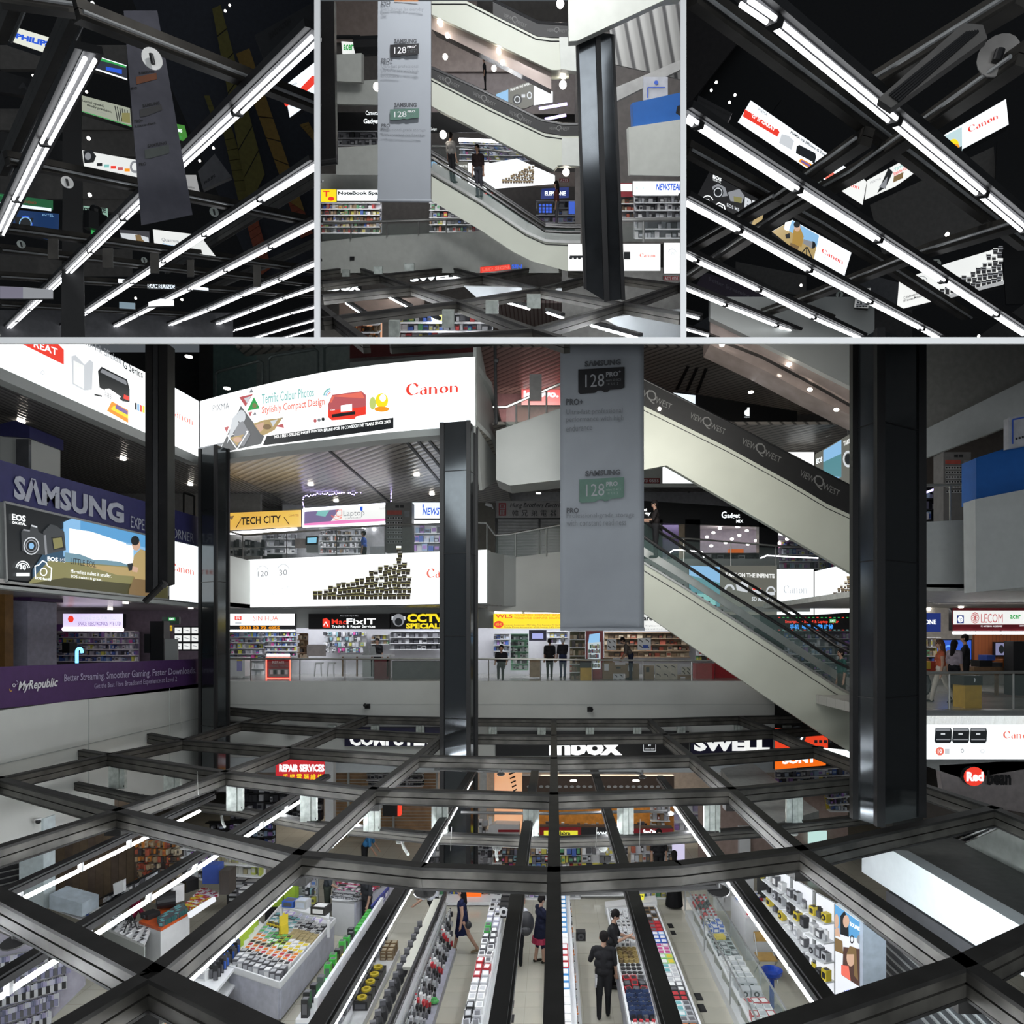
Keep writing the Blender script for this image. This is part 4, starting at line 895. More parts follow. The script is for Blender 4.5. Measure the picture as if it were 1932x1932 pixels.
for u,v,lb in((693,1333,'small black spotlight on the white gallery front, nearer the left column'),(1113,1339,'small black spotlight on the white gallery front, below the spare parts shop')):
 pl=M.front(25.55);t=thing('spotlight',lb,'lamp',pl.pt(u,v));b=MB();panel(pl,(u-5,v-5,u+5,v+4),.2,BLACK,mb=b);b.build('body',t);b=MB();b.tube(pl.pt(u-2,v-4,.2),pl.pt(u+3,v-1,.3),.07,BLACK,8);b.build('lens',t)
C=M.front(28.);D=M.front(30.)
mb=MB();mb.box(-23,-13,31,31.2,L2,1.15,mat('dim_shop',(.2,.16,.2),.6));struct('wall_left_shops',mb)
b=MB();panel(M.front(20.5),[(10,1132),(52,1134),(52,1262),(12,1262)],1.2,mat('lilac_pillar',(.38,.37,.46),.5),mb=b);t=tag(b.build('pillar'),'lilac grey pillar at the left edge above the purple banner','pillar');b=MB();panel(M.front(20.4),[(8,1124),(60,1127),(60,1133),(8,1132)],1.3,PURP,mb=b);b.build('top_band',t)
b=MB();panel(M.front(19),(-10,1108,9,1260),.3,mat('ochre_wood',(.22,.11,.03),.5),mb=b);tag(b.build('wood_cladding'),'ochre wooden panel at the left edge of the large view','panel')
t,p=sign('lilac white backlit sign with a red disc above the left gallery shop',C,(119,1158,232,1184),litn('sign_lilac',(.62,.52,.85),(.85,.8,1),1.));p.ell(134,1168,5.5,6.5,L_R);p.text('SPACE  ELECTRONICS  PTE LTD',(148,1173,228,1180),lit('sign_purple',(.12,.05,.25),1));p.text('宇宙電子私人有限公司',(152,1161,226,1170),L_LG);p.build('lettering',t)
tubes(C,[((119,1187),(232,1188))],'broad pinkish tube under the sign with the red disc',.07,lit('pink_tube',(1,.8,.9),4))
box_px('glowing_sign','cream lit panel left of the sign with the red disc','panel',D,(48,1150,88,1181),.05,L_WD);box_px('dark_canopy','dark purple canopy band under the cream lit panel','canopy',C,(60,1178,117,1190),.2,PURP)
shelf('dim stall goods below the purple canopy',D,(50,1195,118,1248),4,10,P_DARK+P_BLUE,mat('dim_shop',(.2,.16,.2),.6),seed=21);shelf('glittering wall of hanging goods below the sign with the red disc',D,(119,1192,262,1248),5,26,P_WHITE+P_BLUE+P_PHONE,mat('lilac_wall',(.36,.3,.42),.6),seed=22)
for i,(q,lb)in enumerate((((283,1172,309,1246),'tall black speaker before the lit boards on the left gallery'),((272,1196,284,1232),'small black speaker left of the tall one'),((117,1212,131,1232),'black screen on the counter below the dim shelves'))):box_px('speaker',lb,'speaker',M.front(25),q,.4,BLACK)
box_px('notice_board','grey board leaning right of the tall black speaker','notice',M.front(25),(311,1205,335,1246),.05,GREYP)
t,p=sign('green EXIT sign on the left gallery',M.front(26),(306,1164,338,1178),mat('exit_dark',(.02,.06,.03),.5),.1,name='exit_sign');p.rect(318,1165,331,1171,L_GR);p.text('EXIT',(320,1166,329,1170),L_W,.03);p.build('lettering',t)
t,p=sign('small yellow sign below the green EXIT sign',M.front(26),(315,1180,325,1190),lit('sign_amber',(.8,.5,.03),.8),.1);p.text('SALE',(316,1183,324,1187),L_K);p.build('lettering',t)
t=thing('lit_menu','dark board with rows of lit white posters beside the left column','board',M.front(27).pt(340,1226));b=MB();panel(M.front(27),(328,1182,376,1228),.1,BLACK,mb=b);b.build('board',t)
for r in range(3):
 for c in range(3):p=Print(M.front(27),.01);p.rect(330+16*c,1184+15*r,343+16*c,1195+15*r,L_WD);p.line([(332+16*c,1188+15*r),(340+16*c,1190+15*r)],1.2,L_G);p.build('poster',t)
b=MB();b.path([M.front(24).pt(u,v)for u,v in((145,1251),(145,1228),(147,1224),(151,1223),(154,1226),(155,1232))],.05,lit('neon_blue',(.15,.6,1),3),6);tag(b.build('neon_hook'),'blue neon walking-stick shape glowing above the purple banner','neon light')
ceil_lamps(((208,1149),(262,1165),(360,1147),(82,1144),(237,1137)),1.13,'round downlight in the glossy ceiling above the left gallery shop','downlights of the left gallery')
b=MB();panel(M.front(19),[(0,822),(55,826),(55,890),(0,880)],1.2,WHITE,mb=b);t=tag(b.build('pillar'),'white pillar with a navy top behind the navy banner','pillar');b=MB();panel(M.front(18.9),[(0,800),(30,793),(56,805),(56,826),(0,822)],1.3,NAVY,mb=b);b.build('top_band',t);b=MB();panel(M.front(18.9),(30,828,54,886),.1,mat('mirror_strip',(.3,.3,.32),.15,.8),mb=b);b.build('mirror',t)
mb=MB();mb.box(-23,-13,30.5,30.7,3.1,6.3,mat('grey_brown_wall',(.26,.25,.24),.5));struct('wall_upper_left',mb)
b=MB();b.path([M.front(25).pt(u,v)for u,v in((347,975),(347,930),(367,936),(367,975))],.04,BLACK,6);tag(b.build('door_frame'),'thin black frame above the small letters of the navy banner','frame')
ceil_lamps(((40,795),(232,866),(359,914)),6.28,'round downlight in the slatted ceiling above the navy banner','downlights above the navy banner',.1);ceil_lamps(((356,672),),9.5,'downlight above the left end of the curved lightbox',None,.12);ceil_lamps(((428,732),),7.9,'round lamp before the teal wall panels',None,.1)
E=M.front(30.2);AMB=litn('sign_tech',(.85,.45,.02),(1,.62,.05),.8,.5)
mb=MB();mb.box(-13,9.5,33.,33.2,L3,6.9,mat('upper_back',(.5,.5,.52),.6));struct('wall_upper_shops',mb)
for x in(-11,-6.5):area('shop_light',(x,30.6,5.),(x,31.5,2),3.6,.8,60,(.95,.97,1))
t,p=sign('amber shop sign with angular black letters on the upper gallery',E,[(428,968),(568,962),(568,994),(428,1001)],AMB);p.text('TECH CITY',[(455,976),(530,972),(530,986),(455,991)],L_K,.02);p.line([(445,997),(455,980)],1.5,L_K);p.line([(536,976),(546,990)],1.5,L_K);p.text('COMPUTER',[(545,971),(564,970),(564,974),(545,975)],L_BR);p.poly([(430,975),(442,973),(438,981)],L_BR);p.build('lettering',t)
tubes(E,[((432,1006),(470,1004)),((472,1004),(512,1001)),((514,1001),(560,998))],'white tubes under the amber sign',.06)
t,p=sign('pale shop sign with thin laptop lettering inside a white neon frame',E,[(573,962),(738,951),(738,988),(573,994)],L_WD)
p.poly([(574,966),(640,961),(620,990),(574,993)],lit('sign_dusk',(.2,.16,.3),1));p.poly([(600,964),(622,963),(614,975),(596,972)],L_TEAL);p.poly([(574,988),(640,982),(738,978),(738,982),(574,993)],lit('sign_pink',(.85,.25,.55),1));p.text('Laptop',[(648,964),(688,961),(688,976),(648,977)],L_G);p.text('SUPERMARKET',[(652,977),(682,975),(682,978),(652,980)],L_G);p.line([(634,963),(645,962),(645,973),(636,974),(634,963)],1,L_RS);p.line([(634,975),(625,973),(634,981),(645,977),(636,974)],1,L_RS);p.poly([(679,951),(685,951),(684,965),(680,963)],L_BL);p.text('Tel: 6333 8311',[(716,958),(737,956),(737,960),(716,962)],L_G);p.build('lettering',t)
b=MB();b.path([E.pt(u,v,.04)for u,v in((738,950),(573,961),(572,994),(738,988))],.04,lit('neon_white',(.85,.85,1),4),6);b.build('neon_tube',t)
FL=lit('fairy_violet',(.55,.45,1),5);t=thing('fairy_lights','string of violet fairy lights in a loop above the neon framed sign','fairy lights',E.pt(650,925));pts=[(574,960),(571,947),(573,937),(605,931),(628,933),(650,928),(668,932),(690,925),(712,922),(734,918),(738,926),(738,948)];b=MB();b.path([E.pt(*q)for q in pts],.008,DARK,4);b.build('wire',t);b=MB()
rnd=random.Random(3)
for(a,c),(d,e)in zip(pts[:-1],pts[1:]):
 n=max(2,int(math.hypot(d-a,e-c)/3.2))
 for i in range(n):b.ball(E.pt(a+(d-a)*i/n,c+(e-c)*i/n+rnd.uniform(-1.5,1.5)),.03,FL,n=6,h=3)
o=b.build('bulbs',t);o['kind']='stuff'
t,p=sign('white backlit sign with slanted blue shop name beside the mirrored column',E,(778,948,850,978),L_WB);p.text('NEWSTEAD',(797,958,858,972),L_BL,.02,.25);p.text('i',(797,951,800,958),L_BL,.02);p.build('lettering',t)
tubes(E,[((780,985),(832,985))],'white tube under the blue lettered sign',.06)
def directory(lab,pl,u0,v0,u1,v1):
 t=thing('directory_pillar',lab,'directory',pl.pt((u0+u1)/2,v1));b=MB();panel(pl,(u0,v0,u1,v1),.5,mat('directory_grey',(.16,.155,.15),.5),mb=b);b.build('body',t);p=Print(pl,.01);w_=u1-u0
 p.rect(u0+w_*.38,v0+5,u0+w_*.52,v0+10,I_K);p.rect(u0+w_*.56,v0+5,u0+w_*.7,v0+10,I_K);p.rect(u0+3,v0+15,u0+w_*.62,v0+23,mat('dir_red',(.4,.08,.06),.5));p.rect(u0+w_*.72,v0+16,u0+w_*.92,v0+27,I_G)
 for r in range(6):
  v=v0+27+9*r;p.rect(u0+3,v,u0+w_*.64,v+5.5,mat('ink_pale3',(.42,.42,.42),.6))
  for c in range(6):p.rect(u0+4+c*w_*.1,v+1,u0+4+c*w_*.1+w_*.06,v+4,I_K)
 p.build('listing',t)
directory('grey directory pillar with a red panel before the upper shops',M.front(28.6),727,948,777,1042)
E2=M.front(32.6)
shelf('white lit shelves of computer parts under the amber sign',E2,(432,1006,560,1046),3,16,P_DARK+P_WHITE,seed=31);shelf('tall shelves of boxed goods under the neon framed sign',E2,(606,1000,690,1046),4,20,P_WHITE+P_DARK+P_BROWN,seed=32);shelf('pale display behind the blue lettered sign',E2,(778,992,840,1042),3,6,P_BLUE,seed=33)
stock(M.front(30),(440,1018,505,1050),2,9,P_DARK,.3,None,34);bpy.context.scene.objects;o=[x for x in COL.objects if x.name.startswith('stock')and x.parent is None][-1];o.name='bagged_goods';tag(o,'jumble of dark bagged goods behind the rail under the amber sign','goods')
t=thing('monitor','small monitor with a blue screen behind the upper rail','monitor',M.front(29.5).pt(588,1034));b=MB();panel(M.front(29.5),[(577,1012),(600,1011),(599,1027),(576,1028)],.08,BLACK,mb=b);b.build('bezel',t);p=Print(M.front(29.5),.01);p.poly([(580,1025),(597,1024),(598,1014),(580,1015)],lit('screen_cyan',(.25,.6,.8),1));p.build('screen',t);b=MB();panel(M.front(29.6),(578,1027,600,1042),.3,GREYP,mb=b);b.build('stand',t)
box_px('notice_board','pink handwritten notice left of the small blue monitor','notice',M.front(29.6),(557,1016,577,1034),.05,mat('notice_pink2',(.5,.42,.4),.7));box_px('counter','white counter at the right of the upper laptop shop','counter',M.front(30),(698,1031,726,1044),.5,PLW)
tubes(M.flat(5.1),[((684,998),(700,1004)),((704,998),(724,1007))],'slanting white tubes in the ceiling of the laptop shop',.06)
RU=Plane(SL3.p+Vector((0,.15,0)),SL3.n)
railing('steel rail with glass on the upper gallery above the lens lightbox',RU,[(432,1003),(461,1010),(542,1005),(635,998),(726,991),(834,988)],[(432,1046),(461,1056),(834,1041)],(458,541,635,726))
ceil_lamps(((478,959),(586,914),(634,945),(786,896),(815,932),(1016,930)),6.26,'round downlight in the slatted ceiling below the curved lightbox','downlights below the curved lightbox',.11)
for u0,v0,u1,v1 in((612,843,738,950),(766,832,832,912),(787,830,834,885),(806,827,834,860)):
 pl=M.flat(6.27);b=MB();b.bar(pl.pt(u0,v0),pl.pt(u1,v1),.1,.03,BLACK);tag(b.build('ceiling_slot'),'dark slot in the slatted ceiling below the curved lightbox','slot','ceiling slots below the curved lightbox')
H=M.front(29.6)
t,p=sign('pale sign with old-style black lettering and a red seal over closed shutters',H,(935,945,1075,977),mat('sign_cream',(.42,.4,.4),.5));p.text('Hung Brothers Electrical',(962,949,1068,960),I_K,.01,.3)
for i,ch in enumerate('韓兄弟電器'):p.text(ch,(966+18*i,962.5,978+18*i,974),I_K)
RS=mat('seal_red',(.35,.02,.03),.5)
for(a,b_,c,d)in((941,949,955,952),(941,949,943,973),(953,949,955,973),(941,960,955,962),(941,971,955,973),(945,954,951,956),(946,963,948,972),(950,963,952,972),(944,957,952,958.5)):p.rect(a,b_,c,d,RS)
p.build('lettering',t)
t=thing('roller_shutter','closed grey roller shutters under the old-style lettered sign','shutter',H.pt(990,1055))
for(a,c)in((938,1015),(1022,1075)):
 b=MB();panel(M.front(29.7),(a,980,c,1062),.05,mat('shutter_grey',(.2,.2,.2),.5,.3),mb=b);b.build('curtain',t)
 for k in range(14):b=MB();panel(M.front(29.66),(a,981+5.6*k,c,984.5+5.6*k),.04,mat('shutter_slat',(.26,.26,.26),.45,.3),mb=b);b.build('slat',t)
for u in(935,1016):b=MB();panel(M.front(29.6),(u,977,u+4,1062),.1,DARK,mb=b);b.build('guide',t)
b=MB();panel(M.front(29.4),(897,948,934,1060),.2,mat('olive_wall',(.13,.12,.1),.6),mb=b);struct('wall_upper_corner',b)
t=thing('security_camera','white security camera left of the closed shop sign','camera',M.front(29).pt(922,953));b=MB();b.tube(M.front(29).pt(916,951),M.front(29).pt(928,954),.07,PLW,8);b.build('body',t);b=MB();b.tube(M.front(29).pt(928,954),M.front(29).pt(930,960),.03,PLW,6);b.build('bracket',t)
K=M.front(29.8);BKF=mat('gadget_black',(.01,.01,.011),.4)
t,p=sign('long black fascia with white gadget shop lettering behind the escalators',K,[(1200,944),(1330,952),(1480,965),(1560,1000),(1560,1012),(1466,1000),(1433,994),(1320,990),(1200,984)],BKF)
p.text('G',(1361,965,1371,978),L_W,.02);p.text('adget',(1372,968,1396,980),L_W,.03);p.text('MIX',(1389,980.5,1402,986.5),L_W,.02);p.text('et',(1215,959,1221,965),L_W,.03);p.text('ey',(1216,967,1228,974),L_W,.03);p.build('lettering',t)
for u0,u1 in((1293,1321),(1432,1468),(1200,1250)):
 mb=MB();panel(K,(u0,980,u1,1072),.4,BKF,mb=mb);struct('wall_gadget_pier',mb)
mb=MB();panel(M.front(32.8),(1230,985,1600,1075),.1,mat('gadget_inside',(.3,.27,.33),.6),mb=mb);struct('wall_gadget_shop',mb)
area('shop_light',(7,31.,5.),(7,31.6,2),5,1,50,(.95,.95,1))
mb=MB();mb.box(4.,12,29.9,32.8,5.05,5.15,mat('gadget_ceiling',(.45,.42,.47),.6));struct('ceiling_gadget_shop',mb)
box_px('door_panel','violet lit doorway left of the gadget shop','door',M.front(31),(1250,988,1281,1050),.05,mat('violet_door',(.1,.07,.16),.5));box_px('wood_cladding','narrow wooden panel beside the violet doorway','panel',M.front(29.9),(1281,984,1293,1060),.1,mat('pale_wood',(.28,.22,.15),.5))
KP=M.front(31.8)
for i,(u,v)in enumerate(((1343,988),(1392,993),(1358,997),(1346,1005),(1395,1010),(1409,1001),(1334,1013),(1381,1017),(1426,1020),(1369,1024),(1411,1027),(1436,1012),(1342,1030),(1461,1017),(1470,1025),(1485,1017),(1438,1032),(1397,1040))):
 b=MB();b.ball(KP.pt(u,v),.085 if i>1 else .12,L_WARM if i>1 else L_SHOP,(1,.6,.7),8,5);tag(b.build('downlight'),'small round lamp in the lilac ceiling of the gadget shop','lamp','lamps of the gadget shop')
tubes(KP,[((1470,1006),(1487,1010))],'short white tube at the right of the gadget shop',.08)
b=MB();panel(M.front(31),(1376,1036,1403,1049),.3,lit('box_orange',(.75,.16,.02),.6),mb=b);tag(b.build('display_box'),'orange display box inside the gadget shop','box')
shelf('shelves of small coloured goods at the right of the gadget shop',M.front(32),(1468,1022,1600,1074),4,22,P_PHONE+P_BLUE,mat('lilac_wall',(.36,.3,.42),.6),seed=41);shelf('low dark counters of the gadget shop',M.front(30.5),(1260,1046,1466,1068),2,16,P_DARK,BKF,BLACK,seed=42)
for i,pts in enumerate((([(1262,1044),(1272,1037),(1325,1041),(1328,1052)],'left'),([(1435,1053),(1447,1048),(1500,1051),(1545,1053)],'right'))):
 b=MB();b.path([M.front(29.5).pt(*q)for q in pts[0]],.025,L_SHOP,6);tag(b.build('counter_light'),'thin white light line round the %s counter of the gadget shop'%pts[1],'lamp')
pl=M.front(27.05);railing('steel rail with glass above the grey camera sign',pl,[(1250,1014),(1300,1016),(1380,1023),(1466,1030),(1545,1033),(1600,1028)],[(1250,1064),(1360,1068),(1466,1074),(1537,1078),(1600,1066)],(1290,1379,1464,1545))
t,p=sign('black running-text display with red and blue writing seen between the escalator handrails',M.front(28.4),(1466,1164,1605,1190),I_K,name='led_display')
p.text('Smartphone & iPad & Laptop Repair',(1481,1170,1582,1177),L_R,.03);p.text('手机  电视  电脑 维修',(1490,1178,1572,1187),lit('led_blue',(.05,.35,1),1.2),.02)
for i in range(17):
 p.rect(1468+8*i,1164.5,1472+8*i,1166,L_GR if i%3 else L_R);p.rect(1468+8*i,1188,1472+8*i,1189.3,L_TEAL if i%3 else L_R)
p.build('lettering',t);t,p=sign('small green EXIT sign before the red and blue display',M.front(27.8),(1565,1168,1577,1175),L_GR,.05,name='exit_sign');p.text('EXIT',(1566.5,1169.5,1575.5,1173.5),L_W);p.build('lettering',t)
shelf('bluish shelves of goods below the red and blue display',M.front(29.5),(1480,1191,1606,1280),6,20,P_BLUE+P_DARK,mat('dim_shop2',(.15,.15,.18),.6),seed=43)
T4=M.front(30.5)
t,p=sign('glowing red sign with white lettering behind the stair rail',T4,(984,728,1075,764),litn('sign_lenovo',(.75,.01,.02),(1,.04,.05),1.));p.text('lenovo.',(988,737,1054,750),L_W,.05);p.build('lettering',t)
mb=MB();panel(M.front(32),(940,764,1075,815),.1,mat('top_shop',(.55,.5,.48),.5),mb=mb);struct('wall_top_shop',mb);area('shop_light',(-1,29.5,10.),(-1,31,9),3,1,60,(1,.6,.55))
b=MB();panel(M.front(30.9),(976,766,997,806),.3,mat('brown_post',(.07,.05,.04),.5),mb=b);tag(b.build('pillar'),'dark brown pillar below the glowing red sign','pillar')
mb=MB();panel(M.front(31),(908,730,985,815),.1,mat('mauve_wall',(.2,.15,.16),.6),mb=mb);struct('wall_top_corner',mb)
mb=MB();mb.box(-4,1.4,24,33.9,11.6,11.7,slats('slat_ceiling_red',(.2,.12,.11),(.46,.38,.35),'X',2.2,.4,.2));struct('ceiling_top_left',mb)  # the red sign's light is put into the slat colours
ceil_lamps(((1024,700),),11.55,'bright downlight above the glowing red sign',None,.12)
T5=M.front(27.5)
t,p=sign('black slanting fascia with a round white letter above the upper escalator',T5,[(1280,738),(1372,754),(1504,776),(1504,812),(1372,793),(1280,775)],BKF,.5);p.text('d',(1404,769,1414,785),L_W,.08);p.text('digital',(1404,786,1414,788.5),L_W);p.build('lettering',t)
box_px('glowing_sign','small white lit sign at the left end of the slanting black fascia','sign',M.front(27.2),[(1270,741),(1312,746),(1312,762),(1270,756)],.05,L_WB)
tubes(M.front(28),[((1381,796),(1423,808)),((1426,804),(1472,814))],'two white tubes under the slanting black fascia',.07,L_SHOP);shelf('blue and white goods below the two white tubes',M.front(29.5),(1380,812,1475,850),2,10,P_BLUE,seed=44)
b=MB();b.tube(M.front(27).pt(1468,808),M.front(27).pt(1469,850),.04,STEEL,6);tag(b.build('steel_post'),'thin steel post right of the two white tubes','post')
mb=MB();panel(M.front(31),[(1470,800),(1620,800),(1620,880),(1470,880)],.1,mat('brown_soffit',(.18,.14,.125),.5),mb=mb);struct('wall_top_right',mb)
pl=M.upright(M.front(24).pt(1538,880),M.front(21.9).pt(1612,850))
t,p=sign('tilted backlit camera sign with a blue city picture beside the tall dark column',pl,[(1538,857),(1612,814),(1612,922),(1538,905)],lit('sign_slate',(.13,.13,.11),1));p.poly([(1554,850),(1588,830),(1588,900),(1575,905),(1554,896)],L_SKY);p.poly([(1554,872),(1588,856),(1588,900),(1554,896)],lit('sign_sea',(.1,.28,.32),.9));p.text('TAKE ON',[(1592,833),(1614,822),(1614,831),(1592,842)],L_WD,.04);p.ring(1601,866,10,16,.3,L_LG);p.ell(1601,866,6,10,L_K);p.text('EOS',[(1541,866),(1552,861),(1552,871),(1541,876)],L_W,.03);p.build('printed_picture',t)
b=MB();b.path([pl.pt(u,v,-.3)for u,v in((1545,822),(1612,783))],.035,STEEL,6);b.tube(pl.pt(1585,799,-.3),pl.pt(1585,830,-.3),.03,STEEL,6);tag(b.build('gallery_rail'),'short steel rail above the tilted camera sign','railing')
box_px('glowing_sign','white lit sign left of the tilted camera sign','sign',M.front(25),[(1485,853),(1536,853),(1536,884),(1485,858)],.05,L_W)
ceil_lamps(((1417,739),(1511,827),(1492,838),(1578,771)),9.,'round downlight in the brown ceiling above the upper escalator','downlights above the upper escalator',.1)
for k in range(3):
 pl=M.flat(10.85);b=MB();b.bar(pl.pt(1277+19*k,735+3*k),pl.pt(1298+17*k,692+2*k),.12,.03,BLACK);tag(b.build('ceiling_slot'),'dark slot in the ceiling above the slanting black fascia','slot','ceiling slots above the slanting fascia')
for k in range(3):
 pl=M.flat(6.88);b=MB();b.bar(pl.pt(1276+20*k,952+1*k),pl.pt(1300+18*k,928+1*k),.1,.03,BLACK);tag(b.build('ceiling_slot'),'dark slot in the ceiling above the gadget shop fascia','slot','ceiling slots above the gadget shop')
t,p=sign('small red sign with a white phone number under the upper escalator',M.front(26.6),(1200,902,1245,912),mat('tel_red',(.25,.03,.03),.5),.05);p.text('6273 0555',(1204,904,1243,910),I_W,.02);p.build('lettering',t)
t=lightbox('lightbox','white backlit panel showing as a triangle under the upper escalator','sign',M.front(26.6),(1250,872,1345,912),L_W,.2)
mb=MB();mb.box(2,9,26.7,26.9,5.8,8.2,WHITE);struct('wall_upper_band',mb)
#right side galleries
RW=M.front(15.);RG=mat('right_white',(.46,.48,.47),.6,var=.04)
mb=MB();panel(M.front(15.3),[(1735,985),(1842,980),(1842,1110),(1735,1108)],.4,RG,mb=mb);struct('wall_right_gallery',mb,'grey white gallery box right of the tall dark column')
mb=MB();panel(M.front(13.6),[(1840,942),(1990,912),(1990,1102),(1842,1117)],.4,RG,mb=mb);struct('wall_right_box',mb)
b=MB();panel(M.front(13.9),[(1842,864),(1990,815),(1990,925),(1842,948)],.5,mat('blue_board',(.012,.11,.4),.5,var=.05),mb=b);tag(b.build('blue_hoarding'),'plain blue board on top of the right gallery box','board')
mb=MB();mb.box(7.6,17,15.3,25,1.,1.15,mat('right_soffit',(.5,.5,.47),.5));mb.box(7.6,17,15.2,30,-1.95,L2,GRANITE);struct('floor_right_gallery',mb)
mb=MB();panel(M.front(15.18),(1735,1340,1990,1348),.3,STEEL,mb=mb);struct('trim_5',mb)
mb=MB();panel(M.front(17),[(1735,815),(1990,690),(1990,770),(1735,868)],.6,RG,mb=mb);struct('wall_top_right_beam',mb)
mb=MB();panel(M.front(19),[(1735,645),(1990,645),(1990,740),(1735,850)],.3,mat('dim_beam',(.2,.2,.19),.6),mb=mb);struct('wall_dim_right',mb)
mb=MB();panel(M.front(24),[(1735,700),(1990,700),(1990,1000),(1735,1000)],.2,mat('dim_brown_back',(.1,.085,.075),.6),mb=mb);struct('wall_right_back',mb)
b=MB();panel(M.front(13.3),[(1903,788),(1990,770),(1990,830),(1903,846)],.15,mat('pale_board',(.4,.41,.44),.5),mb=b);o=tag(b.build('wall_notice'),'white board with a blue edge above the blue hoarding','board');p=Print(M.front(13.3),.01);p.line([(1910,838),(1910,792),(1990,776)],3,mat('poster_blue',(.04,.1,.45)))
for i in range(4):p.rect(1915+6*i,826-1.5*i,1919+6*i,830-1.5*i,I_K)
p.build('print',o)
directory('dark directory pillar with a red panel on the right gallery',M.front(19),1780,853,1832,990)
shelf('dim display with violet light strips on the right gallery',M.front(21),(1740,925,1782,985),3,5,P_DARK+P_BLUE,BLACK,BLACK,seed=51)
b=MB();b.path([M.front(20).pt(u,v)for u,v in((1742,931),(1777,918),(1777,940))],.03,lit('neon_lilac',(.6,.5,1),3),6);tag(b.build('neon_strip'),'violet light strip on the dim right gallery display','neon light')
railing('steel rail of the upper right gallery',M.front(15.5),[(1735,916),(1845,914)],[(1735,985),(1845,983)],(1793,),gl=False)
L=M.front(20.5);L5=M.front(23)
mb=MB();panel(M.front(24.5),(1730,1140,2000,1300),.2,mat('shop_warm',(.55,.52,.48),.6),mb=mb);struct('wall_right_shops',mb)
area('shop_light',(13.2,20.8,.9),(13.2,22.5,-2),3,.6,55,(1,.95,.9));area('shop_light',(9.8,19.5,.95),(10,20.5,-2),2,.5,20,(1,.95,.9))
t,p=sign('white and red backlit computer shop sign on the right gallery',L,(1797,1147,1990,1190),mat('sign_wine_face',(.25,.02,.03),.5));p.rect(1798,1152,1990,1178,L_WD);p.rect(1805,1161,1818,1176,lit('sign_navy',(.02,.04,.2),1));p.ell(1811.5,1168.5,5,6,L_W);p.text('hp',(1808,1164,1815,1174),lit('sign_navy',(.02,.04,.2),1),0,.25)
for k in range(8):p.ring(1839+4*math.cos(k*.785),1166+6*math.sin(k*.785),4,5,.2,L_WINE)
p.text('LECOM',(1850,1158,1891,1175),L_WINE);p.text('acer',(1905,1160,1925,1168),L_GR,.03);p.text('PC  NOTEBOOK  ACCESSORIES',(1850,1180,1890,1183),L_W);p.text('SONY',(1923,1179,1931,1182),L_W);p.build('lettering',t)
tubes(L,[((1798,1194),(1840,1194)),((1842,1194),(1888,1194)),((1890,1194),(1940,1194))],'three white tubes under the white and red sign',.045)
t,p=sign('dark blue backlit phone sign right of the tall dark column',L,(1730,1157,1775,1192),lit('sign_night',(.015,.03,.16),1));p.text('ELEPHONE',(1716,1169,1766,1178),L_W,.03);p.build('lettering',t)
BR=tiles('brick_orange',(.42,.12,.04),(.16,.05,.03),.12,.8)
mb=MB();panel(L5,(1838,1196,2000,1262),.1,BR,mb=mb);struct('wall_orange_brick',mb)
t=thing('wall_screen','large blue screen on the wall behind the shoppers on the right gallery','screen',L5.pt(1800,1246));b=MB();panel(L5,(1766,1206,1834,1246),.1,BLACK,mb=b);t=b.build('bezel',t);p=Print(L5,.01);p.rect(1768,1208,1832,1244,lit('screen_blue',(.03,.1,.55),1));p.ring(1789,1226,8,9,.35,lit('screen_lightblue',(.15,.4,1),1));p.build('screen',t)
t=thing('television','television on the orange brick wall','television',L5.pt(1895,1238));b=MB();panel(M.front(22.6),(1876,1211,1911,1239),.1,BLACK,mb=b);t=b.build('bezel',t);p=Print(M.front(22.6),.01);p.rect(1878,1213,1909,1236,lit('screen_mauve',(.25,.25,.42),.8));p.ell(1889,1225,5,8,L_K);p.ell(1900,1228,5,7,L_RS);p.build('screen',t)
t=thing('display_table','wooden display table before the orange brick wall','table',M.front(19.5).pt(1875,1310));Q=M.front(19.8);b=MB();panel(Q,(1838,1258,1930,1266),1.2,WOOD,mb=b);b.build('tabletop',t)
for u in(1842,1880,1922):b=MB();panel(Q,(u,1266,u+4,1312),.1,WOOD,mb=b);b.build('leg',t)
for i,(u0,v0,u1,v1,lb)in enumerate(((1848,1246,1872,1258,'black laptop box on the wooden display table'),(1872,1250,1892,1258,'flat black printer on the wooden display table'),(1862,1236,1878,1246,'blue round speakers on the black laptop box'),(1892,1244,1904,1258,'small orange item on the wooden display table'))):
 box_px('display_item',lb,'goods',Q,(u0,v0,u1,v1),.4,(BLACK,CHAR,mat('poster_blue',(.04,.1,.45)),mat('item_orange',(.5,.15,.03)))[i],group='goods on the wooden display table')
box_px('display_rack','dark rack at the right edge before the orange brick wall','rack',M.front(19),(1912,1210,1945,1312),.4,DARK)
shelf('lit goods between the column and the blue screen',L5,(1738,1204,1766,1256),3,5,P_BROWN+P_MIX,mat('shop_tan',(.42,.33,.22),.6),seed=52)
for i,(q,m_)in enumerate((((1742,1248,1756,1262),mat('item_yellow',(.6,.42,.05))),((1756,1248,1772,1266),mat('item_red',(.4,.05,.02))))):box_px('carton',('yellow','red')[i]+' box on the low counter right of the tall dark column','box',M.front(19),q,.3,m_)
